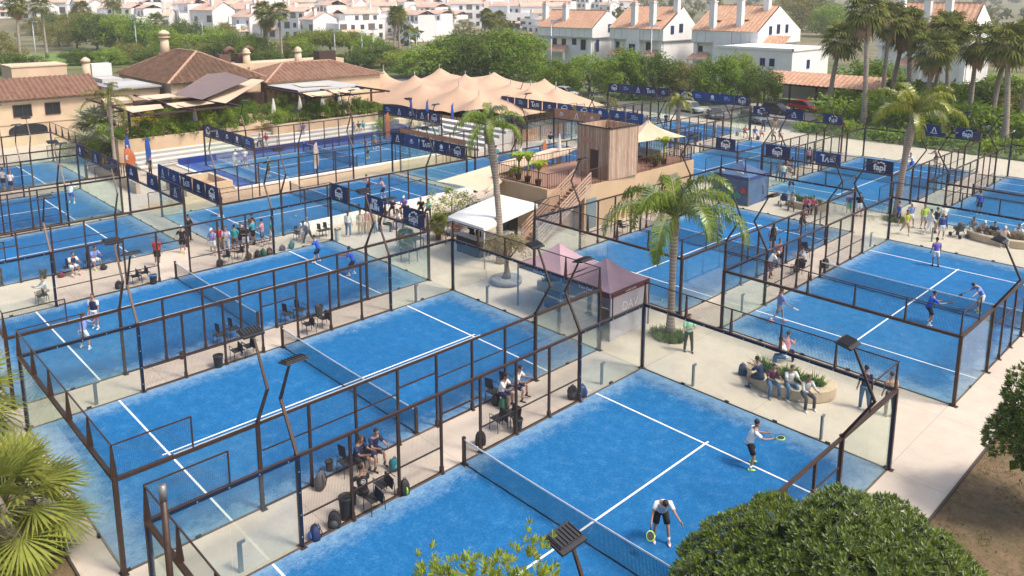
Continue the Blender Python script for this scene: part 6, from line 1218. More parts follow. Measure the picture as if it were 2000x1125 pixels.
def person(x,y,z,face,pose,top,bot,shoe,hair,label,kw,idx):
    s=kw.get('h',1.74)/1.75; lean,hp,aL,aR,lL,lR=POSE[pose]; r=random.Random(idx)
    j=lambda a:R(a+r.uniform(-4,4))
    ln=R(lean); sp=Vector((0,math.sin(ln),math.cos(ln))); fw=Vector((0,math.cos(ln),-math.sin(ln)))
    J={}; J['pel']=Vector((0,0,0)); J['bel']=sp*.16*s; J['che']=sp*.36*s; J['neb']=sp*.50*s
    hd=Vector((0,math.sin(ln+R(hp)*.7),math.cos(ln+R(hp)*.7))); J['nec']=J['neb']+hd*.075*s; J['hea']=J['nec']+hd*.135*s
    def dirv(p,a,sd): return Vector((sd*math.sin(a),math.sin(p)*math.cos(a),-math.cos(p)*math.cos(a)))
    for n,sd,A,Lg in (('L',-1,aL,lL),('R',1,aR,lR)):
        sh=J['neb']-sp*.055*s+Vector((sd*.185*s,0,0)); J['sh'+n]=sh; p,a,e,inw=A; p=j(p)+ (ln*.5); a=R(a)
        J['el'+n]=sh+dirv(p,a,sd)*.285*s; f=dirv(p+R(e),a-R(inw),sd); J['wr'+n]=J['el'+n]+f*.25*s; J['ha'+n]=J['wr'+n]+f*.085*s; J['fd'+n]=f
        hip=Vector((sd*.092*s,0,-.02*s)); J['hi'+n]=hip; p,a,k=Lg; p=j(p); J['kn'+n]=hip+dirv(p,R(a),sd)*.435*s; J['an'+n]=J['kn'+n]+dirv(p-j(k),R(a)*.4,sd)*.42*s
    lo=min(J['anL'].z,J['anR'].z)-.075*s; off=Vector((0,0,-lo))
    if pose=='sit': off=Vector((0,-(J['anL'].y+J['anR'].y)/2,-lo))
    else: off=Vector((0,-(J['anL'].y+J['anR'].y)/2,-lo))
    for k in J:
        if k[:2]!='fd': J[k]=J[k]+off
    det=kw.get('d',0); V=[];E=[];RAD=[]; ix={}
    def v(n,p,rr): ix[n]=len(V); V.append(p); RAD.append(rr*s)
    v('pel',J['pel'],.105); v('bel',J['bel'],.10); v('che',J['che'],.115); v('neb',J['neb'],.062); v('nec',J['nec'],.050); v('hea',J['hea']-hd*.03*s,.055)
    E+= [(0,1),(1,2),(2,3),(3,4),(4,5)]
    for n in 'LR':
        v('sh'+n,J['sh'+n],.058); v('el'+n,J['el'+n],.040); v('wr'+n,J['wr'+n],.026); v('ha'+n,J['ha'+n],.032)
        E+= [(ix['neb'],ix['sh'+n]),(ix['sh'+n],ix['el'+n]),(ix['el'+n],ix['wr'+n]),(ix['wr'+n],ix['ha'+n])]
        v('hi'+n,J['hi'+n],.085); km=(J['hi'+n]+J['kn'+n])/2; v('th'+n,km,.072); v('kn'+n,J['kn'+n],.052); c=J['kn'+n].lerp(J['an'+n],.35)+Vector((0,-.012,0)); v('ca'+n,c,.052); v('an'+n,J['an'+n],.034); v('to'+n,J['an'+n]+Vector((0,.10*s,-.045*s)),.030)
        E+= [(ix['pel'],ix['hi'+n]),(ix['hi'+n],ix['th'+n]),(ix['th'+n],ix['kn'+n]),(ix['kn'+n],ix['ca'+n]),(ix['ca'+n],ix['an'+n]),(ix['an'+n],ix['to'+n])]
        f=J['fd'+n]; sd=-1 if n=='L' else 1; ac=Vector((0,1,0)) if abs(f.y)<.8 else Vector((0,0,1)); ac=(ac-f*ac.dot(f)).normalized(); pn=f.cross(ac)
        if det:
            for q,(o,l) in enumerate(((.024,.062),(.009,.072),(-.007,.068),(-.022,.052))):
                b=J['ha'+n]+f*.022*s+ac*o*s; cu=pn*(-sd)*.010*s
                v('f%d'%q+n,b,.0092); v('g%d'%q+n,b+f*l*.5*s+cu,.0085); v('h%d'%q+n,b+f*l*.92*s+cu*2.6,.0072); E+= [(ix['ha'+n],ix['f%d'%q+n]),(ix['f%d'%q+n],ix['g%d'%q+n]),(ix['g%d'%q+n],ix['h%d'%q+n])]
            t=J['wr'+n].lerp(J['ha'+n],.55)+ac*.03*s; v('t0'+n,t,.011); v('t1'+n,t+(f*.75+ac*.5)*.045*s,.009); E+= [(ix['ha'+n],ix['t0'+n]),(ix['t0'+n],ix['t1'+n])]
        else:
            v('fi'+n,J['ha'+n]+f*.075*s,.019); E.append((ix['ha'+n],ix['fi'+n]))
    me=bpy.data.meshes.new('person_cage'); me.from_pydata([tuple(p) for p in V],E,[]); o=bpy.data.objects.new('person',me); COL.objects.link(o)
    m=o.modifiers.new('s','SKIN'); m.use_smooth_shade=True; sk=me.skin_vertices[0].data
    for i,rr in enumerate(RAD): sk[i].radius=(rr,rr); sk[i].use_root=(i==0)
    u=o.modifiers.new('u','SUBSURF'); u.levels=1
    o.location=(x,y,z); o.rotation_euler=(0,0,R(face-90)); tag(o,label,'person')
    # head, joined to the body mesh afterwards
    H=MB(); xa=Vector((1,0,0)); fa=xa.cross(hd)*-1; fa=hd.cross(xa)
    prof=[(-.115,.022,.03,.045),(-.105,.042,.045,.038),(-.07,.060,.068,.020),(-.02,.070,.083,.006),(.03,.074,.092,.0),(.075,.070,.088,-.004),(.11,.050,.062,-.006),(.128,.018,.022,-.006)]
    H.loft([[J['hea']+hd*zz*s+xa*math.cos(t*PI/6)*a*s+fa*(math.sin(t*PI/6)*b+yo)*s for t in range(12)] for zz,a,b,yo in prof])
    nb=J['hea']+fa*.083*s; H.add([nb+hd*.03*s,nb-hd*.028*s+xa*.016*s,nb-hd*.028*s-xa*.016*s,nb-hd*.02*s+fa*.026*s],[(0,1,3),(0,3,2),(1,2,3)])
    for sd in (-1,1): H.ell(J['hea']+xa*sd*.074*s-hd*.008*s-fa*.005*s,(.010*s,.02*s,.03*s),6,4)
    PEND.append((o,H,mat('skin_%d'%(idx%4),SKINS[idx%4],.6,var=.06,scale=10)))
    if det:
        m=MB()
        for sd in (-1,1): m.ell(J['hea']+xa*sd*.03*s+hd*.012*s+fa*.079*s,(.010*s,.008*s,.007*s),6,4)
        m.build('eyes',mat('eye_dark',(.02,.015,.012),.3),o); m=MB(); m.ell(J['hea']-hd*.058*s+fa*.074*s,(.022*s,.009*s,.006*s),6,4); m.build('mouth',mat('lip',(.30,.11,.09),.5),o)
    # clothing
    def ring(c,rx,ry,up,n=12,sx=xa):
        fy=up.cross(sx).normalized(); return [c+sx*rx*s*math.cos(t*2*PI/n)+fy*ry*s*math.sin(t*2*PI/n) for t in range(n)]
    kind,col=top; T=MB(); b=J['pel']
    T.loft([ring(b-sp*.07*s,.168,.128,sp),ring(b+sp*.02*s,.160,.122,sp),ring(b+sp*.14*s,.152,.112,sp),ring(b+sp*.30*s,.178,.125,sp),ring(b+sp*.41*s,.182,.115,sp),ring(b+sp*.475*s,.150,.09,sp),ring(b+sp*.52*s,.062,.06,sp)])
    sl=MB()
    for n in 'LR':
        a,e,w=J['sh'+n],J['el'+n],J['wr'+n]; ce=J['neb']-sp*.06*s
        if kind=='l': T.tube([a.lerp(ce,.35),a,a.lerp(e,.5),e,e.lerp(w,.5),w],[.07*s,.074*s,.062*s,.054*s,.047*s,.038*s],9)
        else: (sl if kind=='v' else T).tube([a.lerp(ce,.35),a,a.lerp(e,.45),a.lerp(e,.72)],[.07*s,.074*s,.066*s,.066*s],9)
    if pose=='sit': pass
    to=T.build('shirt',cm(col),o)
    if kind=='v': sl.build('sleeves',cm('white'),to)
    if kw.get('emblem'):
        q=MB(); c=b+sp*.33*s; bk=-fw
        for k in range(20):
            a0,a1=k*PI/10,(k+1)*PI/10; f=lambda a,rr:c+xa*rr*math.cos(a)+sp*rr*math.sin(a)+bk*(.133+.0)*s
            q.quad(f(a0,.062),f(a1,.062),f(a1,.075),f(a0,.075))
        for dx in (-.022,.022): q.add([c+xa*(dx-.012)+bk*.134*s-sp*.03,c+xa*(dx+.012)+bk*.134*s-sp*.03,c+xa*(dx+.012)+bk*.134*s+sp*.03,c+xa*(dx-.012)+bk*.134*s+sp*.03],[(0,1,2,3)])
        q.build('emblem',cm('white'),to)
    kind,col=bot; B=MB()
    if kind in 'sp':
        up=Vector((0,0,1)) if pose!='sit' else (sp+Vector((0,-.2,.2))).normalized()
        B.loft([ring(b-up*.10*s,.13,.115,up),ring(b-up*.06*s,.166,.13,up),ring(b+sp*.03*s,.162,.124,sp)])
        for n in 'LR':
            h,k,a=J['hi'+n],J['kn'+n],J['an'+n]
            if kind=='s': B.tube([h+(h-k)*.10,h,h.lerp(k,.5),h.lerp(k,.80)],[.095*s,.104*s,.098*s,.094*s],10)
            else: B.tube([h+(h-k)*.10,h,h.lerp(k,.5),k,k.lerp(a,.4),k.lerp(a,.96)],[.095*s,.102*s,.088*s,.070*s,.066*s,.056*s],10)
    B.build('shorts' if kind=='s' else 'trousers',cm(col),o)
    for n in 'LR':
        a=J['an'+n]; S=MB(); g=a.z-.0*s; f=Vector((0,1,0)); base=a.z-.075*s; rs=[]
        for yy,w,hh in ((-.085,.022,.055),(-.065,.036,.085),(0,.038,.09),(.07,.044,.065),(.13,.040,.05),(.165,.02,.035)): rs.append([Vector((a.x+w*s*math.cos(t*PI/4),a.y+yy*s,base+hh*s*.5+hh*.5*s*math.sin(t*PI/4))) for t in range(8)])
        S.loft(rs); so=S.build('shoe',cm(shoe),o)
        if bot[0]=='s': q=MB(); q.tube([a+Vector((0,0,-.01)),a.lerp(J['kn'+n],.28)],[.040*s,.045*s],8); q.build('sock',cm('white' if shoe not in('black','beige') else 'charcoal'),o)
    hc=HAIR[hair]
    if hc:
        Q=MB(); rt=Matrix((xa,fa,hd)).transposed()
        if hair in ('cap','red'):
            Q.ell(J['hea']+hd*.055*s-fa*.008*s,(.082*s,.098*s,.082*s),10,6,0,rt); k=J['hea']+hd*.07*s+fa*.07*s; Q.add([k-xa*.06*s,k+xa*.06*s,k+xa*.045*s+fa*.085*s-hd*.015*s,k-xa*.045*s+fa*.085*s-hd*.015*s],[(0,1,2,3)]); Q.build('cap',mat('cap_'+hair,hc,.8),o)
        else:
            Q.ell(J['hea']+hd*.050*s-fa*.016*s,(.087*s,.097*s,.097*s),10,6,0,rt)
            if hair=='long': Q.tube([J['hea']+hd*.03*s-fa*.06*s,J['hea']-hd*.1*s-fa*.085*s,J['hea']-hd*.26*s-fa*.09*s],[.07*s,.075*s,.03*s],8)
            Q.build('hair',mat('hair_'+hair,hc,.7),o)
    rk=kw.get('racket')
    if rk:
        M=o.rotation_euler.to_matrix(); hp_=J['haR']; f=J['fdR']; d=(f*.7+Vector((0,.25,-.35 if pose in('bend','stand') else .1))).normalized()
        rc=dict(lime=(.45,.8,.12),limef=(.45,.8,.12),red=(.3,.03,.07),white=(.62,.6,.58),black=(.03,.03,.035),blue=(.03,.12,.5))[rk]
        t=thing('padel_racket','%s padel racket in the hand of the %s'%(dict(lime='lime green',limef='lime and black',red='dark red',white='white rimmed',black='black',blue='blue ringed')[rk],' '.join(label.split()[:6])),'racket',(x,y,z),R(face-90))
        sd=d.cross(Vector((0,.3,1))).normalized(); nn=sd.cross(d)
        q=MB(); q.tube([hp_-d*.03,hp_+d*.13],.016,6); q.build('grip',M_DARK,t)
        q=MB(); c=hp_+d*.27
        ringo=[[c+(sd*math.cos(a)*rr*.92+d*math.sin(a)*rr*1.08)+nn*h for a in [k*2*PI/18 for k in range(18)]] for rr,h in ((.112,-.017),(.13,-.015),(.13,.015),(.112,.017))]
        q.loft(ringo,0,False); q.build('frame',mat('racket_'+rk,rc,.5),t)
        q=MB(); q.loft([[c+(sd*math.cos(a)*.115+d*math.sin(a)*.135)*1+nn*h for a in [k*2*PI/18 for k in range(18)]] for h in (-.013,.013)],0,True,False); q.build('face',mat('racket_face' if rk!='white' else 'racket_face_tan',(.03,.03,.035) if rk!='white' else (.35,.26,.18),.6),t)
        q=MB(); 
        for e in (-1,1): q.tube([hp_+d*.12,c+sd*e*.075-d*.10],.011,5)
        q.build('throat',_MC['racket_'+rk],t)
    return o
for i,a in enumerate(PEOPLE): person(*a,i)
bpy.context.view_layer.update(); _dg=bpy.context.evaluated_depsgraph_get()
_new=[bpy.data.meshes.new_from_object(o.evaluated_get(_dg)) for o,H,m in PEND]
for (o,H,m),me in zip(PEND,_new):
    o.modifiers.clear(); k=len(me.vertices); vs=[tuple(v.co) for v in me.vertices]+[tuple(v) for v in H.v]; fs=[tuple(p.vertices) for p in me.polygons]+[tuple(k+i for i in f) for f in H.f]
    n=bpy.data.meshes.new('person'); n.from_pydata(vs,[],fs); n.materials.append(m); n.polygons.foreach_set('use_smooth',[True]*len(fs)); old=o.data; o.data=n; bpy.data.meshes.remove(old); bpy.data.meshes.remove(me)
# ---------------------------------------------------------------- lettering and banners
_TX={}
def text_mesh(txt,size,bold=.0,align='CENTER',shear=0):
    k=(txt,size,bold,align,shear)
    if k in _TX: return _TX[k]
    c=bpy.data.curves.new('t','FONT'); c.body=txt; c.size=size; c.align_x=align; c.align_y='CENTER'; c.offset=bold; c.shear=shear; c.resolution_u=3; c.extrude=.004; c.space_line=.85
    o=bpy.data.objects.new('t',c); COL.objects.link(o); bpy.context.view_layer.update(); dg=bpy.context.evaluated_depsgraph_get()
    me=bpy.data.meshes.new_from_object(o.evaluated_get(dg)); bpy.data.objects.remove(o); me.materials.clear(); _TX[k]=me; return me
def letter(parent,txt,loc,size,m,rot=(PI/2,0,0),bold=.0,name='lettering',shear=0,align='CENTER'):
    me=text_mesh(txt,size,bold,align,shear)
    key=(txt,size,bold,align,shear,m.name)
    if key not in _TX:
        q=me.copy(); q.materials.append(m); _TX[key]=q
    o=link(name,_TX[key],parent,loc); o.rotation_euler=rot; return o
M_BAN=mat('banner_navy',(.012,.028,.10),.7,var=.12,scale=1.2); M_BAN2=mat('banner_blue',(.015,.055,.19),.7,var=.12,scale=1.2); M_BANO=mat('banner_orange',(.50,.21,.10),.7,var=.1,scale=1.2); M_INK=mat('banner_white',(.74,.74,.74),.8); M_INKB=mat('banner_pale_blue',(.25,.40,.62),.8); M_INKO=mat('print_orange',(.62,.22,.08),.8)
def fapi(t,c,s=1.0):
    letter(t,'fapi',(c[0],c[1]-.022,c[2]-.08*s),.66*s,M_INK,bold=.018)
    m=MB()
    for i,(dx,dz,w) in enumerate(((-.10,.27,.075),(.10,.33,.08),(.28,.27,.085),(.40,.12,.07))):
        pts=[(c[0]+(dx+w*1.25*math.cos(a))*s,c[1]-.02,c[2]+(dz+.02+w*.75*math.sin(a))*s) for a in [k*PI/6 for k in range(12)]]; m.prism(pts,(0,0,0),(0,-.006,0))
    m.build('logo_dots',M_INK,t)
    m=MB(); m.b2(c[0]-.38*s,c[0]+.38*s,c[1]-.026,c[1]-.02,c[2]-.42*s,c[2]-.385*s); m.build('small_print',M_INKB,t)
def emblem(t,c,kind,s=1.0):
    y0,y1=c[1]-.028,c[1]-.02; m=MB()
    def P(pts): m.prism([(c[0]+x*s,y1,c[2]+z*s) for x,z in pts],(0,0,0),(0,-.006,0))
    if kind=='A': P([(-.22,-.2),(-.06,.3),(.02,.3),(-.12,-.2)]); P([(.0,.22),(.06,.3),(.24,-.2),(.14,-.2)]); P([(-.34,-.33),(.34,-.33),(.34,-.27),(-.34,-.27)])
    elif kind=='T': P([(-.62,.2),(-.18,.2),(-.18,.32),(-.62,.32)]); P([(-.46,-.28),(-.34,-.28),(-.34,.2),(-.46,.2)]); P([(-.3,-.28),(-.2,-.28),(-.02,.1),(-.12,.1)]); P([(.0,-.28),(.1,-.28),(-.02,.1),(-.08,.1)]); [P([(.16,z),(.62,z),(.62,z+.07),(.16,z+.07)]) for z in (.08,-.06,-.2)]
    elif kind=='crown': P([(-.3,-.1),(.3,-.1),(.3,-.05),(-.3,-.05)]); P([(-.16,.02),(-.1,.22),(.0,.1),(.1,.22),(.16,.02)]); P([(-.2,-.22),(.2,-.22),(.2,-.18),(-.2,-.18)])
    elif kind=='bars': [P([(-.4,z),(.4,z),(.4,z+.08),(-.4,z+.08)]) for z in (-.16,.02)]; P([(-.4,.16),(.1,.16),(.1,.24),(-.4,.24)])
    elif kind=='ring': P([(.22*math.cos(a),.06+.22*math.sin(a)) for a in [k*PI/7 for k in range(14)]]); P([(-.3,-.28),(.3,-.28),(.3,-.23),(-.3,-.23)])
    m.build('emblem',M_INK if kind in('A','T') else M_INKB if kind in ('bars',) else M_INK,t)
def banner(label,x0,x1,y,z0,z1,style,m=None,group=None):
    t=thing('banner',label,'banner',((x0+x1)/2,y,0),0,group); w=x1-x0; h=z1-z0
    q=MB(); n=8; vs=[];fs=[]
    for d in (0,.008):
        for i in range(n+1):
            for k in (0,1): vs.append((-w/2+w*i/n,-.01*math.sin(i*2.1+x0)-d,z0+h*k))
    N=2*(n+1)
    for i in range(n): a=2*i; fs+= [(a,a+1,a+3,a+2),(N+a,N+a+2,N+a+3,N+a+1)]
    q.add(vs,fs); q.build('panel',m or M_BAN,t); c=(0,-.012,(z0+z1)/2); s=min(h,w*.55)*1.0
    if style=='fapi': fapi(t,c,s)
    elif style=='piz': letter(t,'PIZ\nBUIN',(0,-.034,c[2]),.44*s,M_INK,bold=.02)
    elif style in('A','T','crown','bars','ring'): emblem(t,c,style,s)
    elif style: letter(t,style,(0,-.034,c[2]),.3*s,M_INK,bold=.008)
    return t
GB='sponsor banners on the cages'
for i,(xa,xb,st,l) in enumerate([(-24.45,-22.65,'fapi','navy fapi banner beside the white bin glass corner'),(-20.45,-18.75,'piz','navy PIZ BUIN banner over the seated crowd'),(-16.8,-14.85,'fapi','navy fapi banner in front of the seated mint tee')]): banner(l,xa,xb,-.02,2.92,3.86,st,None,GB)
for xa,xb,y,st,l in [(-16.65,-14.85,32.45,'fapi','navy fapi banner beside the wooden tower court corner'),(-12.2,-10.2,32.62,'fapi','navy fapi banner left of the TA banner'),(-8.05,-6.1,32.62,'T','blue TA banner between two fapi banners'),(-4.2,-2.3,32.62,'fapi','navy fapi banner in front of the yellowing feather palm')]: banner(l,xa,xb,y,2.92,3.86,st,M_BAN2 if st=='T' else None,GB)
for i,(st,l) in enumerate([('A','first'),('crown','second'),('T','third'),('ring','fourth'),('fapi','fifth')]): banner('blue banner below the show court pit wall, %s from the left'%l,-38+i*2.02,-36.1+i*2.02,-5.82,2.92,3.86,st,M_BAN2 if i<2 else M_BAN,GB)
for i,(st,l) in enumerate([('A','first'),('crown','second'),('T','third'),('ring','fourth'),('fapi','fifth')]): banner('banner on the wall before the grey bleachers, %s from the left'%l,-38+i*2.02,-36.1+i*2.02,14.28,2.92,3.86,st,M_BAN2 if i==1 else M_BAN,GB)
for i in range(4): banner('orange banner strip over the wall banners before the grey bleachers, %s from the left'%ORD[i],-36.9+i*2.2,-34.75+i*2.2,14.42,3.92,4.3,'',M_BANO,GB)
for i in range(5): banner('navy banner on the near wall of the show court, %s from the left'%ORD[i],-52.95+i*2.0,-51.05+i*2.0,3.82,2.95,3.9,('fapi','A','crown','ring','bars')[i],M_BAN2 if i==4 else M_BAN,GB)
for i in range(5): banner('navy banner on the far wall of the show court, %s from the left'%ORD[i],-52.95+i*2.0,-51.05+i*2.0,23.88,2.95,3.95,('bars','A','crown','A','fapi')[i],M_BAN,GB)
for i in range(3):
    banner('dark banner on the back wall of the second left row court, %s from left'%ORD[i],-50.9+i*3.9,-49.0+i*3.9,-7.52,2.92,3.86,('ring','A','crown')[i],M_BAN,GB)
    banner('dark banner on the back wall by the seated blue bench group, %s from the left'%ORD[i],-39.8+i*3.95,-37.9+i*3.95,-7.32,2.92,3.86,('PIZ\nBUIN','crown','A')[i],M_BAN,GB)
for i in range(3): banner('orange banner below the blue row beside the wooden tower, %s from the left'%ORD[i],-37.9+i*2.1,-35.9+i*2.1,35.28,2.92,3.95,('crown','A','crown')[i],M_BANO,GB)
for i in range(9): banner('blue banner in the long row ending at the wooden tower, %s from the left'%ORD[i],-49.4+i*2.25+(.6 if i>4 else 0),-47.3+i*2.25+(.6 if i>4 else 0),38.42,2.92,3.95,('A','bars','T','crown','fapi','fapi','ring','crown','bars')[i],M_BAN2 if i>3 else M_BAN,GB)
for i in range(10): banner('navy banner in the farthest row under the street trees, %s from the left'%ORD[i],-49.4+i*2.0+(1.2 if i>4 else 0),-47.5+i*2.0+(1.2 if i>4 else 0),58.52,2.92,4.0,('fapi','bars','A','T','crown','fapi','bars','ring','bars','fapi')[i],M_BAN2 if i in(6,7,8) else M_BAN,GB)
for xa,xb,y,st,l in [(-24.5,-22.6,52.62,'fapi','navy fapi banner left of the red car'),(-20.8,-18.8,52.62,'A','blue sail emblem banner below the red car'),(-16.6,-14.7,52.62,'fapi','navy banner at the tall left fan palm foot'),(-7.2,-5.2,52.72,'A','navy banner behind the yellow fronds'),(-4.4,-2.4,52.72,'fapi','navy banner below the white sport utility car')]: banner(l,xa,xb,y,2.92,3.86,st,None,GB)
# ---------------------------------------------------------------- feather flags
def flag(label,x,y,h,m,txt=None,face=R(-40),z=0,w=.48):
    t=thing('feather_flag',label,'flag',(x,y,z),face,'feather flags'); q=MB(); pts=[(0,0,0),(0,0,h*.7),(.06,0,h*.92),(.3,0,h)]; q.tube(pts,.022,5); q.build('pole',M_DARK,t)
    q=MB(); n=12; L=[];Rr=[]
    for i in range(n+1):
        f=i/n; zz=h*(.18+.80*f); x0=.02 if f<.85 else .02+.28*((f-.85)/.15)**1.5; x1=x0+w*math.sin(PI*min(1,.12+.8*(1-(1-f)**1)))**.6*(1 if f<.9 else (1-f)/.1*.9+.1); L.append((x0,.02*math.sin(f*7),zz)); Rr.append((x1,.06*math.sin(f*6+1),zz))
    for i in range(n): q.quad(L[i],Rr[i],Rr[i+1],L[i+1])
    q.build('flag_cloth',m,t)
    if txt: letter(t,txt,(.26,-.05,h*.6),.3,M_INK,(PI/2,PI/2,0),bold=.012); 
M_FB=mat('flag_blue',(.03,.11,.45),.8,var=.1); M_FO=mat('flag_orange',(.66,.20,.08),.8,var=.1); M_FW=mat('flag_pale',(.66,.55,.50),.8,var=.1)
flag('blue and white feather flag at the foot of the thin dark palm',-57.0,-1.9,3.1,M_FB,'padel',R(46)); flag('blue and white feather flag in front of the yellow terrace shrub',-55.6,-.6,3.0,M_FB,None,R(46))
flag('big leaning orange feather flag with white lettering by the bleacher end',-55.2,-2.6,2.3,M_FO,'fapi',R(46),0,1.0)
flag('pale orange feather flag standing at the show court net',-42.7,9.2,3.0,M_FW,'padel',R(46)); flag('orange and white feather flag at the blue wall of the show court',-51.2,22.9,3.4,M_FO,None,R(46)); flag('coral feather flag behind the banana plants',-27.0,22.0,3.6,M_FO,None,R(46))
for i,(x,y) in enumerate([(-58.5,31.6),(-55.2,31.5),(-50.8,31.7),(-45.6,32.8)]): flag('slim blue feather flag in front of the stretch tent, %s from the left'%ORD[i],x,y,3.6,M_FB,None,R(46),0,.32)
# ---------------------------------------------------------------- gazebos
def gazebo(name,label,x,y,rz,w,eave,peak,mt,mv,walls,txt=None,vtext=None,wallm=None):
    t=thing(name,label,'gazebo',(x,y,0),rz); h=w/2
    for sx in (-1,1):
        for sy in (-1,1): q=MB(); q.b2(sx*h-.03,sx*h+.03,sy*h-.03,sy*h+.03,0,eave); q.build('leg',M_GREY,t)
    q=MB(); n=8; vs=[];fs=[]
    for k in range(n+1):
        f=k/n
        for i in range(32):
            s=i//8; g=(i%8)/8; c=[(-1,-1),(1,-1),(1,1),(-1,1),(-1,-1)]; a=Vector(c[s]).lerp(Vector(c[s+1]),g)*h; sag=1-.035*math.sin(PI*g)*(1-f); zz=eave+(peak-eave)*(f**1.35); vs.append((a.x*(1-f)*sag,a.y*(1-f)*sag,zz-.05*math.sin(PI*f)*math.sin(PI*g)))
    for k in range(n):
        for i in range(32): fs.append((k*32+i,k*32+(i+1)%32,(k+1)*32+(i+1)%32,(k+1)*32+i))
    q.add(vs,fs); q.build('roof',mt,t)
    q=MB()
    for s in range(4):
        c=[(-1,-1),(1,-1),(1,1),(-1,1),(-1,-1)]; a=Vector(c[s])*h*1.005;b=Vector(c[s+1])*h*1.005; q.bar((a.x,a.y,eave-.12),(b.x,b.y,eave-.12),.02,.26)
    vo=q.build('valance',mv,t)
    if vtext: letter(vo,vtext,(0,-h-.03,eave-.12),.2,M_INK,shear=.3); letter(vo,vtext,(h+.03,0,eave-.12),.2,M_INK,(PI/2,0,PI/2),shear=.3)
    for s in walls:
        c=[(-1,-1),(1,-1),(1,1),(-1,1),(-1,-1)]; a=Vector(c[s])*h*.985;b=Vector(c[s+1])*h*.985; q=MB(); q.bar((a.x,a.y,eave/2-.1),(b.x,b.y,eave/2-.1),.015,eave-.25); wo=q.build('side_wall',wallm or mt,t)
        if txt and s==1: letter(wo,txt,(h*.985+.03,0,eave*.62),.6,M_INK,(PI/2,0,PI/2),bold=.0)
    return t
M_PUR=mat('plum_cloth',(.40,.27,.31),.85,var=.07,scale=2); M_MAR=mat('maroon_valance',(.12,.028,.035),.8,var=.1); M_PWALL=mat('grey_lilac_wall',(.46,.43,.47),.85,var=.06)
gazebo('plum_gazebo','plum peaked gazebo with grey printed side wall next to the big feather palm',-4.15,2.55,0,2.95,2.3,3.3,M_PUR,M_MAR,(1,2),'DAV','Casa Davi',M_PWALL)
gazebo('plum_gazebo','plum peaked gazebo farther from the big feather palm, open to seated people',-7.15,2.55,0,2.95,2.3,3.35,M_PUR,M_MAR,(2,),None,'Casa Davi',M_PWALL)
g=gazebo('blue_gazebo','blue printed gazebo with pale ovals beside the grey tee man',-12.0,28.6,0,3.0,2.2,3.1,mat('blue_print',(.05,.09,.21),.8,col2=(.08,.15,.30),scale=1.2),mat('blue_print_dark',(.02,.05,.2),.8),(0,1,2))
q=MB()
for x,z in ((-1.0,2.38),(.6,2.42)): q.ell((x,-1.32,z+.02),(.36,.05,.14),10,5)
q.build('white_ovals',M_INK,g)
letter(g,'hub',(.35,-1.53,.75),.75,mat('print_green',(.05,.35,.12),.8),bold=.02); q=MB(); q.prism([(1.05+(.36 if k%2 else .16)*math.cos(k*PI/5),-1.505,1.15+(.36 if k%2 else .16)*math.sin(k*PI/5)) for k in range(10)],(0,0,0),(0,-.02,0)); q.build('red_star',mat('print_red',(.6,.04,.04),.8),g)
# ---------------------------------------------------------------- furniture, bags, bins
def chair_proto():
    t=thing('armchair','','chair',(0,0,0)); 
    for sx in (-1,1):
        for sy in (-1,1): q=MB(); q.tube([(sx*.25,sy*.23,0),(sx*.24,sy*.20,.44 if sy>0 else .45)],.014,5); q.build('leg',M_DARK,t)
        q=MB(); q.tube([(sx*.26,.2,.45),(sx*.27,.2,.64),(sx*.27,-.2,.66),(sx*.25,-.27,.66)],.014,5); q.build('armrest',M_DARK,t)
    q=MB(); q.box((0,0,.445),(.48,.46,.025)); q.build('seat',mat('mesh_seat',(.025,.025,.028),.8,var=.2,scale=30),t)
    q=MB(); q.bar((0,-.24,.47),(0,-.31,.86),.46,.02); q.build('backrest',_MC['mesh_seat'],t); return t
CH=chair_proto(); first=True
for x,y,f,l in CHAIRS:
    rz=R(f-90) if f else R(0-90)
    if first: CH.location=(x,y,0); CH.rotation_euler=(0,0,rz); tag(CH,l,'chair','black chairs beside the courts'); c=CH; first=False
    else: c=dup(CH,(x,y,0),rz,l,'black chairs beside the courts')
    if 'under the' in l or 'chair under' in l: c.location=(x-.42*math.cos(rz+PI/2),y-.42*math.sin(rz+PI/2),0)
BC=dict(grey=(.10,.10,.10),black=(.018,.018,.02),navy=(.015,.03,.10),teal=(.015,.16,.19),limeblack=(.022,.023,.022),green=(.03,.13,.08),charcoal=(.05,.045,.045),maroon=(.13,.025,.04),olive=(.06,.065,.03),brown=(.09,.055,.045),purple=(.12,.07,.16))
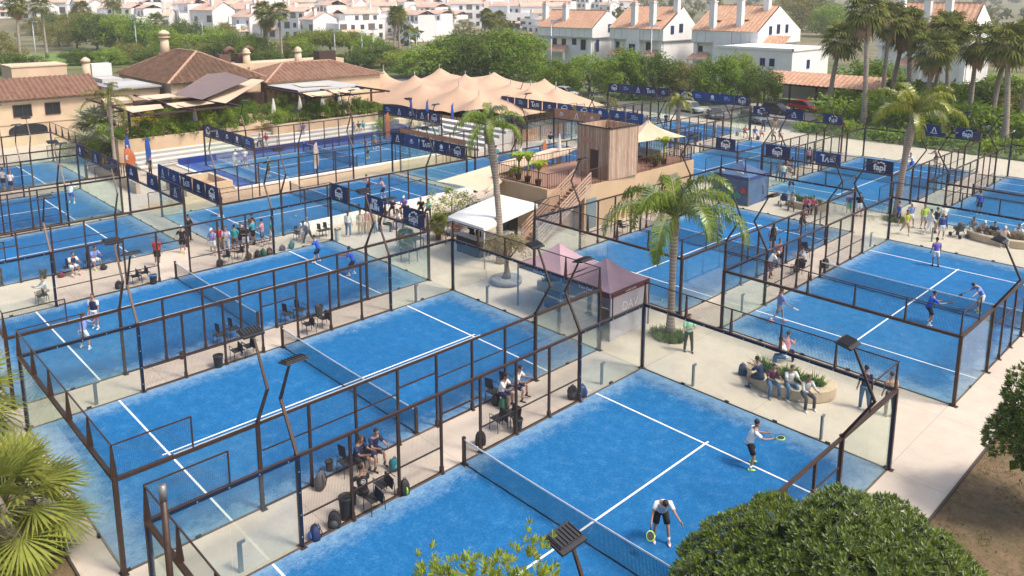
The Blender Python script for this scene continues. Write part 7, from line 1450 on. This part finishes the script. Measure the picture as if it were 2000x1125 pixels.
def bag(x,y,col,label,s,i):
    r=random.Random(i); t=thing('sports_bag',label,'bag',(x,y,0),r.uniform(0,6.28),'sports bags on the paving'); m=mat('bag_'+col,BC[col],.75,var=.25,scale=12,bump=.2); w=.36*(.8+.3*r.random()); d=.26; h=s
    q=MB(); rings=[]
    for f,a,b in ((0,.80,.8),(.04,1,1),(.35,1.06,1.1),(.7,.95,.95),(.9,.7,.7),(1,.35,.4)): rings.append([(w/2*a*math.copysign(abs(math.cos(k*PI/8))**.6,math.cos(k*PI/8)),d/2*b*math.copysign(abs(math.sin(k*PI/8))**.6,math.sin(k*PI/8)),h*f) for k in range(16)])
    q.loft(rings); q.build('bag_body',m,t)
    q=MB(); q.ell((0,-d*.55,h*.36),(w*(.36 if col!='limeblack' else .1),.07,h*.26),10,6); q.build('front_pocket',mat('bag_trim_lime',(.45,.7,.05),.7) if col=='limeblack' else mat('bag_trim_blue',(.03,.14,.5),.7) if col=='navy' else mat('bag_trim_'+col,tuple(min(1,c*1.7+.02) for c in BC[col]),.7),t)
    q=MB(); q.tube([(-.05,0,h*.95),(-.03,.01,h+.06),(.03,.01,h+.06),(.05,0,h*.95)],.012,5); q.build('handle',M_DARK,t)
    for sx in (-1,1): q=MB(); q.tube([(sx*w*.25,d*.45,h*.85),(sx*w*.3,d*.68,h*.5),(sx*w*.25,d*.5,h*.12)],.016,5); q.build('strap',M_DARK,t)
for i,(x,y,c,l,s) in enumerate(BAGS): bag(x,y,c,l,s,i)
BINC=dict(charcoal=(.05,.05,.055),black=(.02,.02,.022),brown=(.09,.055,.04),blue=(.025,.025,.03),white=(.55,.56,.54))
for x,y,c,l,s in BINS:
    t=thing('litter_bin',l,'bin',(x,y,0),0,'litter bins'); q=MB(); n=20; r0=.2*s/.55 if s<.6 else .21; q.loft([[(rr*(1+.02*(k%2))*math.cos(2*PI*k/n),rr*(1+.02*(k%2))*math.sin(2*PI*k/n),z) for k in range(n)] for rr,z in ((r0*.8,0),(r0,s*.9))],0,True,False); q.build('body',mat('bin_'+c,BINC[c],.6,var=.15,scale=9),t)
    q=MB(); q.lathe((0,0,s*.88),[(r0*1.03,0),(r0*1.1,.02),(r0*1.1,.06),(r0*.9,.07),(r0*.86,.0)],n,0,True,False); q.build('rim',mat('bin_lid_blue',(.05,.16,.35),.5) if c=='blue' else mat('bin_lid_brown',(.14,.06,.04),.6) if c=='white' else M_DARK,t)
    q=MB(); q.lathe((0,0,s*.80),[(r0*.9,0),(.01,.03)],n); q.build('liner',M_DARK,t)
for i,(x,y) in enumerate(BOLL):
    t=thing('bollard_light','slim grey path light '+['by the left end of the third court gap','near the bottom left cage corner','beyond the second court corner glass','between olive planter and second court','left of the seated planter group','left of the nearest court far corner','right of the planter seats','at the left cage of the green tee man court','by the stroller planter','below the blue gazebo','between the two middle right cages','at the right hand walking group'][i],'path light',(x,y,0),0,'slim path lights'); q=MB(); q.b2(-.035,.035,-.06,.06,0,.86); q.build('post',M_GREY,t); q=MB(); q.b2(-.035,.035,-.06,.16,.86,.93); q.build('lamp_hood',M_GREY,t)
# ---------------------------------------------------------------- curved planter benches
def tuft(parent,name,c,rx,ry,h,n,m,seed,w=.025,spread=.35):
    r=random.Random(seed); V=[];F=[]
    for i in range(n):
        a=r.uniform(0,6.28); q=math.sqrt(r.random()); p=Vector((c[0]+rx*q*math.cos(a),c[1]+ry*q*math.sin(a),c[2])); d=Vector((r.gauss(0,spread),r.gauss(0,spread),1)).normalized(); l=h*r.uniform(.55,1.15); s=Vector((math.cos(a*3),math.sin(a*3),0))*w; k=len(V); mid=p+d*l*.6; tip=p+d*l+Vector((d.x,d.y,-.4))*l*.25
        V+= [p-s,p+s,mid+s*.8,mid-s*.8,tip]; F+= [(k,k+1,k+2,k+3),(k+3,k+2,k+4)]
    return link(name,raw(name,V,F,m),parent)
def planter(label,x,y,rz,L,Wd,seed,gm):
    t=thing('planter_bench',label,'planter',(x,y,0),rz,'curved planter benches'); n=36; o=[];i_=[]
    for k in range(n):
        a=2*PI*k/n; ex=math.copysign(abs(math.cos(a))**.7,math.cos(a)); ey=math.sin(a); bend=.35*(ex*ex-.5); o.append((L/2*ex,Wd/2*ey+bend)); i_.append((L/2*.80*ex,Wd/2*.5*ey+bend))
    q=MB(); q.loft([[(a*.97,b*.97,0) for a,b in o],[(a,b,.05) for a,b in o],[(a,b,.46) for a,b in o],[(a*.98,b*.98,.49) for a,b in o],[(a,b,.49) for a,b in i_],[(a,b,.42) for a,b in i_]],0,True,False); q.build('bench_wall',mat('planter_render',(.50,.39,.27),.9,var=.1,scale=1.5),t)
    for k in range(-3,4): tuft(t,'grass_tuft',(k*L*.10,.35*((k*.2)**2-.5)+.05*math.sin(k*2),.43),.28,.16,.55+.15*math.sin(k*1.7+seed),110,gm,seed+k)
    return t
planter('curved sand coloured planter bench with seated group beside the nearest court',5.05,2.98,R(8),3.5,1.9,1,L_SHR[0]); planter('curved sand planter bench with pink jackets and a pushchair behind',-7.3,30.0,R(6),2.9,1.3,7,L_SHR[0]); planter('long curved planter bench with dry grass at the right edge',5.4,30.8,R(4),4.2,1.5,12,mat('dry_grass',(.30,.24,.12),.9,var=.3,scale=4)); planter('curved planter bench behind the plum gazebos',-9.0,4.6,R(80),2.6,1.2,15,L_SHR[0])
for l,x,y,n,h in (('ring of green ground cover round the big feather palm',-1.1,3.45,900,.42),('ring of green ground cover round the yellowing palm',-1.35,31.2,700,.4)):
    t=thing('ground_cover',l,'plant',(x,y,0)); tuft(t,'leaves',(0,0,0),.85,.7,h,n,L_TREE[2],5,.02,.6)
# olive tree in round planter
t=thing('olive_tree','old olive tree with thin grey crown and twisted trunk','tree',(-11.4,2.9,.32)); q=MB(); q.tube([(0,0,-.1),(.05,.02,.3),(-.04,.05,.7),(.06,0,1.1)],[.30,.17,.13,.10],9); 
for a,l in ((.4,1.0),(1.8,.9),(3.1,1.1),(4.4,.9),(5.5,1.0)): q.tube([(.04,0,.95),(.04+.4*math.cos(a),.4*math.sin(a),1.45),(.95*math.cos(a)*l,.95*math.sin(a)*l,2.2)],[.08,.05,.015],6)
q.build('trunk',mat('olive_bark',(.20,.16,.12),.95,var=.35,scale=6,bump=.5),t)
V,F=crown_mesh(77,60,60,.085,.6,-.3,.4); link('crown',raw('crown',V,F,leaf_mat('leaf_olive_tree',(.22,.21,.12),(.36,.34,.20),None,3,.3)),t,(0,0,1.75)).scale=(1.35,1.35,1.2)
t=thing('round_planter','low round grey concrete planter at the olive tree','planter',(-11.4,2.9,0)); q=MB(); q.lathe((0,0,0),[(.72,0),(.86,.05),(.88,.30),(.80,.33),(.74,.28),(.01,.29)],24); q.build('bowl',mat('cast_concrete',(.27,.26,.26),.9,var=.15,scale=3),t)
# potted plants and shrubs
SHP=[]
for k in range(4):
    V,F=crown_mesh(200+k,34,44,.16,.85,-.75,.34 if k!=1 else .22); SHP.append([raw('foliage',V,F,m) for m in L_SHR+[L_TREE[1],L_TREE[2]]])
def shrub(label,x,y,z,r_,h,k,m,group=None,name='shrub'):
    t=thing(name,label,'shrub',(x,y,z),0,group); c=link('foliage',SHP[k%4][m],t,(0,0,h*.42),x*3.3); c.scale=(r_,r_,h*.62); q=MB(); q.tube([(0,0,0),(0,0,h*.6)],[.05,.03],5); q.build('stem',M_BARK,t); return t
SL=['round green','yellow leaved','silvery','lime green','bright leafy','dark leafy']
rr=random.Random(6); cnt={}; rowS=[]
for i in range(34):
    y=-2.0+i*.86
    if 10.4<y<13.4: continue
    rowS.append((y,rr.choice([0,0,1,3,3,4,4,5,0]),rr.uniform(.8,1.35),rr.uniform(1.3,2.6)))
for y,m,r_,h in rowS: cnt[m]=cnt.get(m,0)+1
se={}
for i,(y,m,r_,h) in enumerate(rowS):
    se[m]=se.get(m,0)+1; shrub('%s shrub on the terrace planter%s'%(SL[m],', %s such from the left'%ORD[se[m]-1] if cnt[m]>1 else ''),-58.9+rr.uniform(-.4,.4),y,2.0,r_,h,i,m,'shrubs along the terrace planter')
for i in range(16):
    y=-1.0+i*1.75; m=rr.choice([0,3,4,5,1]); shrub('tall %s plant deeper under the terrace sails, %s from the left'%(SL[m],ORD[i]),-63.0-rr.uniform(0,4),y,1.8,rr.uniform(1.0,1.6),rr.uniform(2.2,3.3),i,m,'plants under the terrace sails')
for i,(x,y,r_,h,m) in enumerate([(-60.8,-3.2,1.3,2.6,5),(-64,-4.2,1.5,2.2,0),(-62.6,-1.9,1.5,3.6,4),(-66,-2.6,1.4,3,5),(-56.4,26.6,1.5,2.2,3),(-55.6,25.0,1.3,1.6,5),(-56.8,28.6,1.4,2.6,0),(-53.9,28.2,1.2,2.1,2)]): shrub('%s bush beside the terrace wall end, %s from the left'%(SL[m],ORD[i]),x,y,0,r_,h,i,m,'bushes at the terrace ends')
shrub('big leafy bush in dark planter boxes left of the white bar canopy',-21.7,7.6,.7,1.7,2.3,1,4); shrub('small lime shrub by the plank tower terrace corner',-20.4,12.4,3.0,.6,.9,2,3)
t=thing('planter_box','dark slatted planter boxes under the leafy bush','planter',(-21.3,6.9,0),R(-20)); q=MB(); q.b2(-1.6,1.4,-.35,.35,0,.75); q.b2(-1.7,-.9,.35,1.6,0,.75); q.build('box',mat('slat_brown',(.10,.055,.04),.7,var=.3,scale=14),t)
def pot(label,x,y,z,h,ph,m,k,leaf=0,r_=.55):
    t=thing('potted_plant',label,'potted plant',(x,y,z),0); q=MB(); q.lathe((0,0,0),[(.16,0),(.24,h),(.26,h),(.2,h-.05),(.01,h-.06)],12); q.build('pot',m,t)
    if leaf=='palm':
        for nm,me in zip(('crown','leaf_stalks'),FANP[k%3]): c=link(nm,me,t,(0,0,ph)); c.scale=(.4,.4,.4)
        q=MB(); q.tube([(0,0,h-.1),(0,0,ph)],.05,6); q.build('stem',M_PBARK,t)
    elif leaf=='banana':
        q=MB(); q.tube([(0,0,h-.1),(.05,0,ph)],.06,6); q.build('stem',L_SHR[3],t); V=[];F=[]
        for i in range(8):
            a=i*2.4; d=Vector((math.cos(a),math.sin(a),0)); s=Vector((-d.y,d.x,0)); pr=None
            for j in range(6):
                f=j/5; c=Vector((.05,0,ph-.1))+d*(.85*f)+Vector((0,0,.75*math.sin(f*2.2)-.1*f)); w=.17*math.sin(PI*min(1,.12+f*.88)); V+= [c-s*w,c+s*w]
                if j: n_=len(V); F.append((n_-4,n_-3,n_-1,n_-2))
        link('leaves',raw('leaves',V,F,L_SHR[3]),t)
    else: c=link('foliage',SHP[k%4][leaf],t,(0,0,ph*.5)); c.scale=(r_,r_,ph*.5)
    return t
M_RUST=mat('rust_pot',(.20,.07,.04),.8,var=.2,scale=5); M_CPOT=mat('grey_pot',(.22,.2,.19),.9,var=.15,scale=4)
pot('small palm in a square rust pot beside the seated white tee',-20.2,5.2,0,.6,1.1,M_RUST,0,'palm'); pot('potted small palm seen through the third court corner glass',-19.8,2.3,0,.55,.9,M_CPOT,1,'palm')
pot('potted banana plant on the roof terrace, left one',-19.6,11.9,3.02,.4,1.3,M_DARK,0,'banana'); pot('potted banana plant on the roof terrace, middle one',-18.6,11.8,3.02,.4,1.5,M_DARK,1,'banana'); pot('potted banana plant on the roof terrace, right one',-17.4,11.6,3.02,.4,1.1,M_DARK,2,'banana'); pot('potted banana plant beside the roof lounge under the peaked sail',-15.6,23.4,3.02,.4,1.5,M_DARK,3,'banana'); pot('bushy dark potted plant at the roof lounge railing',-15.5,22.2,3.02,.4,1.2,M_DARK,3,5)
# roof lounge
t=thing('lounge_sofa','grey cushioned lounge sofa under the peaked sail','sofa',(-17.6,23.8,3.02)); q=MB(); q.b2(-1.6,1.3,-.4,.4,.05,.3); q.build('base',M_DWOOD,t); q=MB(); q.b2(-1.55,1.25,-.38,.38,.3,.45); q.b2(-1.55,1.25,.25,.42,.451,.85); q.build('cushion',mat('sofa_grey',(.33,.31,.29),.9,var=.1),t)
def parasol(label,x,y,z,h):
    t=thing('closed_parasol',label,'parasol',(x,y,z),0,'closed white parasols'); q=MB(); q.tube([(0,0,0),(0,0,h)],.03,6); q.build('pole',M_LGREY,t); q=MB(); n=16; q.loft([[((rr*(1+.18*(k%2)))*math.cos(2*PI*k/n),(rr*(1+.18*(k%2)))*math.sin(2*PI*k/n),h*f) for k in range(n)] for rr,f in ((.06,.34),(.23,.40),(.19,.6),(.11,.85),(.03,1.0))],0,True,False); q.build('folded_cloth',mat('parasol_cloth',(.62,.60,.56),.9,var=.06),t)
for i,(x,y) in enumerate([(-60.7,6.2),(-61.4,15.2),(-61.0,18.2),(-60.9,21.0),(-61.1,23.4)]): parasol('closed pale parasol among the terrace plants, %s from the left'%ORD[i],x,y,1.9,2.7)
parasol('closed white parasol beyond the roof terrace railing, left one',-24.0,16.4,0,4.8); parasol('closed white parasol beyond the roof terrace railing, right one',-23.0,19.8,0,4.9)
# pushchairs
def pram(label,x,y,rz,col):
    t=thing('pushchair',label,'pushchair',(x,y,0),rz,'pushchairs'); q=MB()
    for sx in (-1,1): q.tube([(sx*.25,.35,.12),(sx*.25,-.1,.6),(sx*.25,-.45,1.0)],.018,5); q.tube([(sx*.25,-.4,.14),(sx*.25,.1,.55)],.018,5)
    q.tube([(-.25,-.45,1.0),(.25,-.45,1.0)],.02,5); q.build('frame',M_DARK,t)
    for sx in (-1,1):
        for sy in (.38,-.42): q=MB(); q.tube([(sx*.26,sy,.14),(sx*.31,sy,.14)],.14,12,0,True,1,False); q.build('wheel',M_DARK,t)
    q=MB(); q.loft([[(x_,y_,z_) for x_,y_,z_ in ((-.2,.3+a,.5+b),(.2,.3+a,.5+b),(.2,-.2+a,.42+b),(-.2,-.2+a,.42+b))] for a,b in ((0,0),(-.05,.22))],0,True,False); q.build('seat',mat('pram_'+col,BC.get(col,(.5,.5,.5)),.8),t); q=MB(); q.ell((0,-.18,.82),(.24,.28,.24),10,6); q.build('hood',_MC['pram_'+col],t)
pram('dark blue and teal pushchair at the pink jacket planter',-8.75,29.3,R(40),'navy'); pram('pale grey pushchair at the left end of the dry grass planter',3.0,30.2,R(60),'grey')
# tennis balls
for x,y,z,l in [(8.1,-7.3,1.0,'lime ball flying past the bending player'),(-4.85,-13.6,.05,'green ball lying near the second court net'),(-31.5,1.2,.05,'pale ball on the court in front of the show court'),(-3.9,6.9,.05,'mint ball behind the big feather palm trunk')]: q=MB(); q.ell((0,0,0),(.045,.045,.045),8,6); o=q.build('padel_ball',mat('ball_lime',(.45,.75,.12),.8),None,(x,y,z)); tag(o,l,'ball')
# lamp post with hook rail outside the nearest cage
t=thing('round_post','round bronze post with a clamp standing outside the bottom left cage corner','post',(2.45,-20.45,0)); q=MB(); q.tube([(0,0,0),(0,0,4.9)],.075,10); q.build('post',M_BROWN,t); q=MB(); q.tube([(0,0,4.9),(0,0,5.25)],.085,10); q.build('cap',M_GREY,t); q=MB(); q.tube([(0,0,1.9),(.5,.5,1.95),(.9,.9,2.0)],.03,6); q.tube([(0,0,1.95),(-.45,-.1,2.05),(-.6,-.1,1.9),(-.5,-.1,1.6)],.022,6); q.build('hook_rail',M_BROWN,t)
# low white wall and bench table by the seated crowd
m=MB(); m.bar((-27.8,-.5,.3),(-27.8,14.8,.3),.2,.6); tag(m.build('low_wall',M_STUC),'low white wall between the show court front courts and the bar','wall')
for i,(x,y) in enumerate([(-18.0,1.2),(-19.6,2.9)]):
    t=thing('bench_table','small dark table in the seated crowd, %s'%('near the PIZ BUIN banner' if i else 'behind the last fapi banner'),'table',(x,y,0)); q=MB(); q.box((0,0,.73),(.9,.7,.04)); q.build('tabletop',M_DWOOD,t)
    for sx in (-1,1):
        for sy in (-1,1): q=MB(); q.b2(sx*.4-.02,sx*.4+.02,sy*.3-.02,sy*.3+.02,0,.71); q.build('leg',M_DARK,t)
m=MB(); m.box((-7.0,2.2,.4),(1.2,.5,.8)); o=tag(m.build('counter_box',mat('counter_dark',(.09,.08,.085),.6,var=.2)),'dark counter box inside the plum gazebos','counter')

# dry grass on the soil bed: one uncountable mass
def tufts():
    r=random.Random(3); V=[];F=[]
    for i in range(5200):
        x=12.1+abs(r.gauss(0,3.6)); y=r.uniform(-13,9); k0=.5+.5*math.sin(x*1.3+y*.7)*math.sin(y*.9-x*.4)
        if r.random()>k0: continue
        for b in range(3):
            d=Vector((r.gauss(0,.55),r.gauss(0,.55),1)).normalized(); l=r.uniform(.04,.15); s=Vector((r.uniform(-1,1),r.uniform(-1,1),0)).normalized()*.012; p=Vector((x+r.gauss(0,.03),y+r.gauss(0,.03),-.06)); k=len(V); V+= [p-s,p+s,p+d*l]; F.append((k,k+1,k+2))
    o=link('dry_grass',raw('dry_grass',V,F,mat('dry_blades',(.20,.165,.07),.9,var=.4,scale=3))); o['kind']='stuff'; o['label']='thin dry grass on the soil bed'; o['category']='grass'
tufts()
